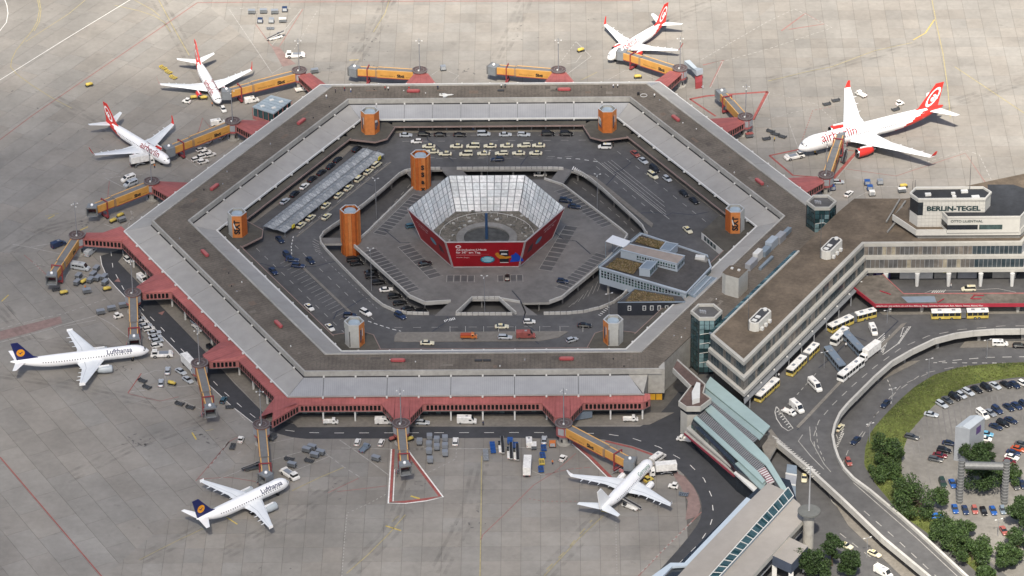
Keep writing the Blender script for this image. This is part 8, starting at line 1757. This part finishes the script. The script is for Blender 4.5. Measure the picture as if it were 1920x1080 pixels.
# ================================================================ lamp posts
def lamp(px, py, z, h, label, arms=3):
    g = P(px, py, z); r = thing('lamp_post', label, 'lamp post', (g.x, g.y, z), 0, 'lamp posts'); mb = MB(); mb.tube((0, 0, 0), (0, 0, h), .13, .07, n=8); mb.build('pole', MATS['mast_steel'], r)
    for k in range(arms): a = 2 * PI * k / arms + .4; mb = MB(); mb.bar((0, 0, h - .1), (math.cos(a) * .9, math.sin(a) * .9, h), .07); MB().box((math.cos(a) * 1.05, math.sin(a) * 1.05, h), (.6, .3, .16), a).build('lamp_head', m_wpaint, mb.build('arm', m_grey, r))
for px, py, z, h, lb in ((706,410,0,15.5,'tall lamp post in the gap left of the funnel'),(697,545,0,16,'tall lamp post by the parked cars on lower road'),(909,590,0,14.5,'tall lamp post at the trapezoid opening near side'),(1120,402,0,15.5,'tall lamp post in the gap right of the funnel'),(914,328,0,9.5,'lamp post behind the funnel'),(1142,590,4,8,'lamp post with signal left of black pavilion'),(1741,708,0,7,'street lamp on the bank near parked minibus'),(1672,764,0,7,'street lamp beside lower street bend'),(1630,830,0,7,'street lamp by the tree at the bend'),(1625,1045,0,7,'street lamp near the bottom taxi'),(1893,1060,0,6,'short lamp near bottom right trees'),(1871,1005,0,6,'double lamp among the parked red cars'),(1850,672,0,7,'street lamp below the elevated road at right'),(1545,690,4,6,'slim lamp on forecourt by bus'),(1663,606,4,5,'slim post with dark lamp near forecourt corner')): lamp(px, py, z, h, lb, 2 if h < 9 else 3)
# bollards and signposts on the near island
for k, px in enumerate((844,873,907,935,967,1012,1050,1093)):
    g = P(px, 622, ZU); r = thing('sign_post', 'slim white signpost, %s from left along the near paved island' % ORD[k], 'signpost', (g.x, g.y, ZU), 0, 'signposts on the near island'); MB().tube((0, 0, 0), (0, 0, 1.9), .07, n=6).build('post', m_wpaint, r); MB().box((0, 0, 1.7), (.08, .5, .5)).build('plate', m_wpaint, r)
# ================================================================ people
for i, (px, py, z, top, legs, lb) in enumerate(((629,166,11.8,'dark blue','black','on the far roof at its left corner'),(646,163,11.8,'dark red','navy','on the far roof left of the first red unit'),(658,165,11.8,'white','blue','second on the far roof left of the red unit'),(612,177,11.8,'white','grey','sitting-out spot on the upper left roof edge'),(722,161,11.8,'red','black','at the far roof rail right of the left gate bridge'),(728,162,11.8,'white','black','beside another at the far roof rail'),(767,162,11.8,'red','grey','at the far roof rail above the red unit'),(821,160,11.8,'navy','black','alone at the far roof rail near the plane shape'),(940,157,11.8,'white','dark green','in the group on the far roof rail, left one'),(947,157,11.8,'teal','black','in the group on the far roof rail, right one'),(1150,157,11.8,'white','navy','of two at the far roof rail by right corner, left one'),(1158,157,11.8,'white','black','of two at the far roof rail by right corner, right one'),(1227,175,11.8,'white','black','alone on the upper right roof edge'),(1460,705,4,'white','black','waiting behind the city bus'),(1482,673,4,'black','navy','at the hall kerb between buses'),(1488,665,4,'dark blue','black','at the hall kerb near the articulated bus'),(1590,560,4,'black','grey','under the hall overhang by the canopy tip'),(1586,648,4,'white','black','between white short coach and grey coach'),(906,795,.12,'navy','black','walking under the near gangway'),(851,240,4.1,'red','black','on the far courtyard pavement'),(887,241,4.1,'white','blue','on the far courtyard pavement by the white van'),(1150,272,4.1,'black','black','of a group under the far right corner canopy'),(1783,537,4,'white','navy','by the column behind the red-edged canopy'),(1212,900,0,'orange','navy','working under the wing of the plain white jet'),(1204,898,0,'yellow','black','standing as helper near plain white jet engine'),(1036,868,0,'orange','navy','left of the tug near the plain white jet'),(531,915,0,'yellow','black','at the nose wheel of the shorter navy-tailed jet'),(250,672,0,'yellow','black','at the nose wheel of the long navy-tailed jet'),(398,196,0,'orange','navy','at the nose of the far left jet'),(1528,287,0,'yellow','black','by the nose wheel of the wide-body jet'),(290,312,0,'orange','navy','beside the raised catering truck'),(160,540,0,'orange','navy','among the grey carts below the minibus'),(1452,262,0,'yellow','black','near the dollies by right gate tower'))):
    g = P(px, py + (8 if z > 11 else 3), z); o = ob('person', PM[(top, legs)], None, (g.x, g.y, z + .02), random.uniform(0, 6)); tag(o, 'person in %s top %s' % (top, lb), 'person')
# ================================================================ unseen cloud behind the viewer, lumps placed and sized to shade the airport
m_cloud = bpy.data.materials.new('cloud_vapour'); m_cloud.use_nodes = True; t = m_cloud.node_tree; t.nodes.clear()
tr_ = t.nodes.new('ShaderNodeBsdfTransparent'); df = t.nodes.new('ShaderNodeBsdfDiffuse'); df.inputs[0].default_value = (.9, .9, .9, 1); mx = t.nodes.new('ShaderNodeMixShader'); ou = t.nodes.new('ShaderNodeOutputMaterial'); nz = t.nodes.new('ShaderNodeTexNoise'); nz.inputs['Scale'].default_value = .006; nz.inputs['Detail'].default_value = 3
mr = t.nodes.new('ShaderNodeMapRange'); mr.inputs[3].default_value = .13; mr.inputs[4].default_value = .32; tcn = t.nodes.new('ShaderNodeNewGeometry'); t.links.new(tcn.outputs['Position'], nz.inputs['Vector']); t.links.new(nz.outputs[0], mr.inputs[0]); t.links.new(mr.outputs[0], mx.inputs[0]); t.links.new(tr_.outputs[0], mx.inputs[1]); t.links.new(df.outputs[0], mx.inputs[2]); t.links.new(mx.outputs[0], ou.inputs[0])
HC = 1500.0; cl = MB(); rc_ = random.Random(12)
for gx, gy, rx, ry in ((-170,-60,130,150),(-90,-150,170,120),(-60,0,150,110),(30,-40,140,110),(-30,-205,150,105),(-230,60,110,120),(120,-60,110,90),(0,55,120,75),(-110,50,95,75),(75,40,80,60),(-330,-100,160,190)):
    s_ = HC / math.sin(SUN_EL); c = Vector((gx, gy, 0)) - sdir * s_; rz = 55 + rc_.uniform(-10, 15)
    NU_, NV_ = 24, 12; ph = rc_.uniform(0, 6)
    R_ = []
    for j in range(1, NV_):
        v = PI * j / NV_; row = []
        for k in range(NU_):
            u = 2 * PI * k / NU_; f = 1 + .12 * math.sin(3 * u + ph) + .09 * math.sin(5 * u - 2 * ph + v * 3) + .06 * rc_.uniform(-1, 1); row.append((c.x + rx * math.sin(v) * math.cos(u) * f, c.y + ry * math.sin(v) * math.sin(u) * f, c.z - rz * math.cos(v)))
        R_.append(row)
    cl.rings(R_)
o = cl.build('cloud', m_cloud, smooth=True); struct(o)
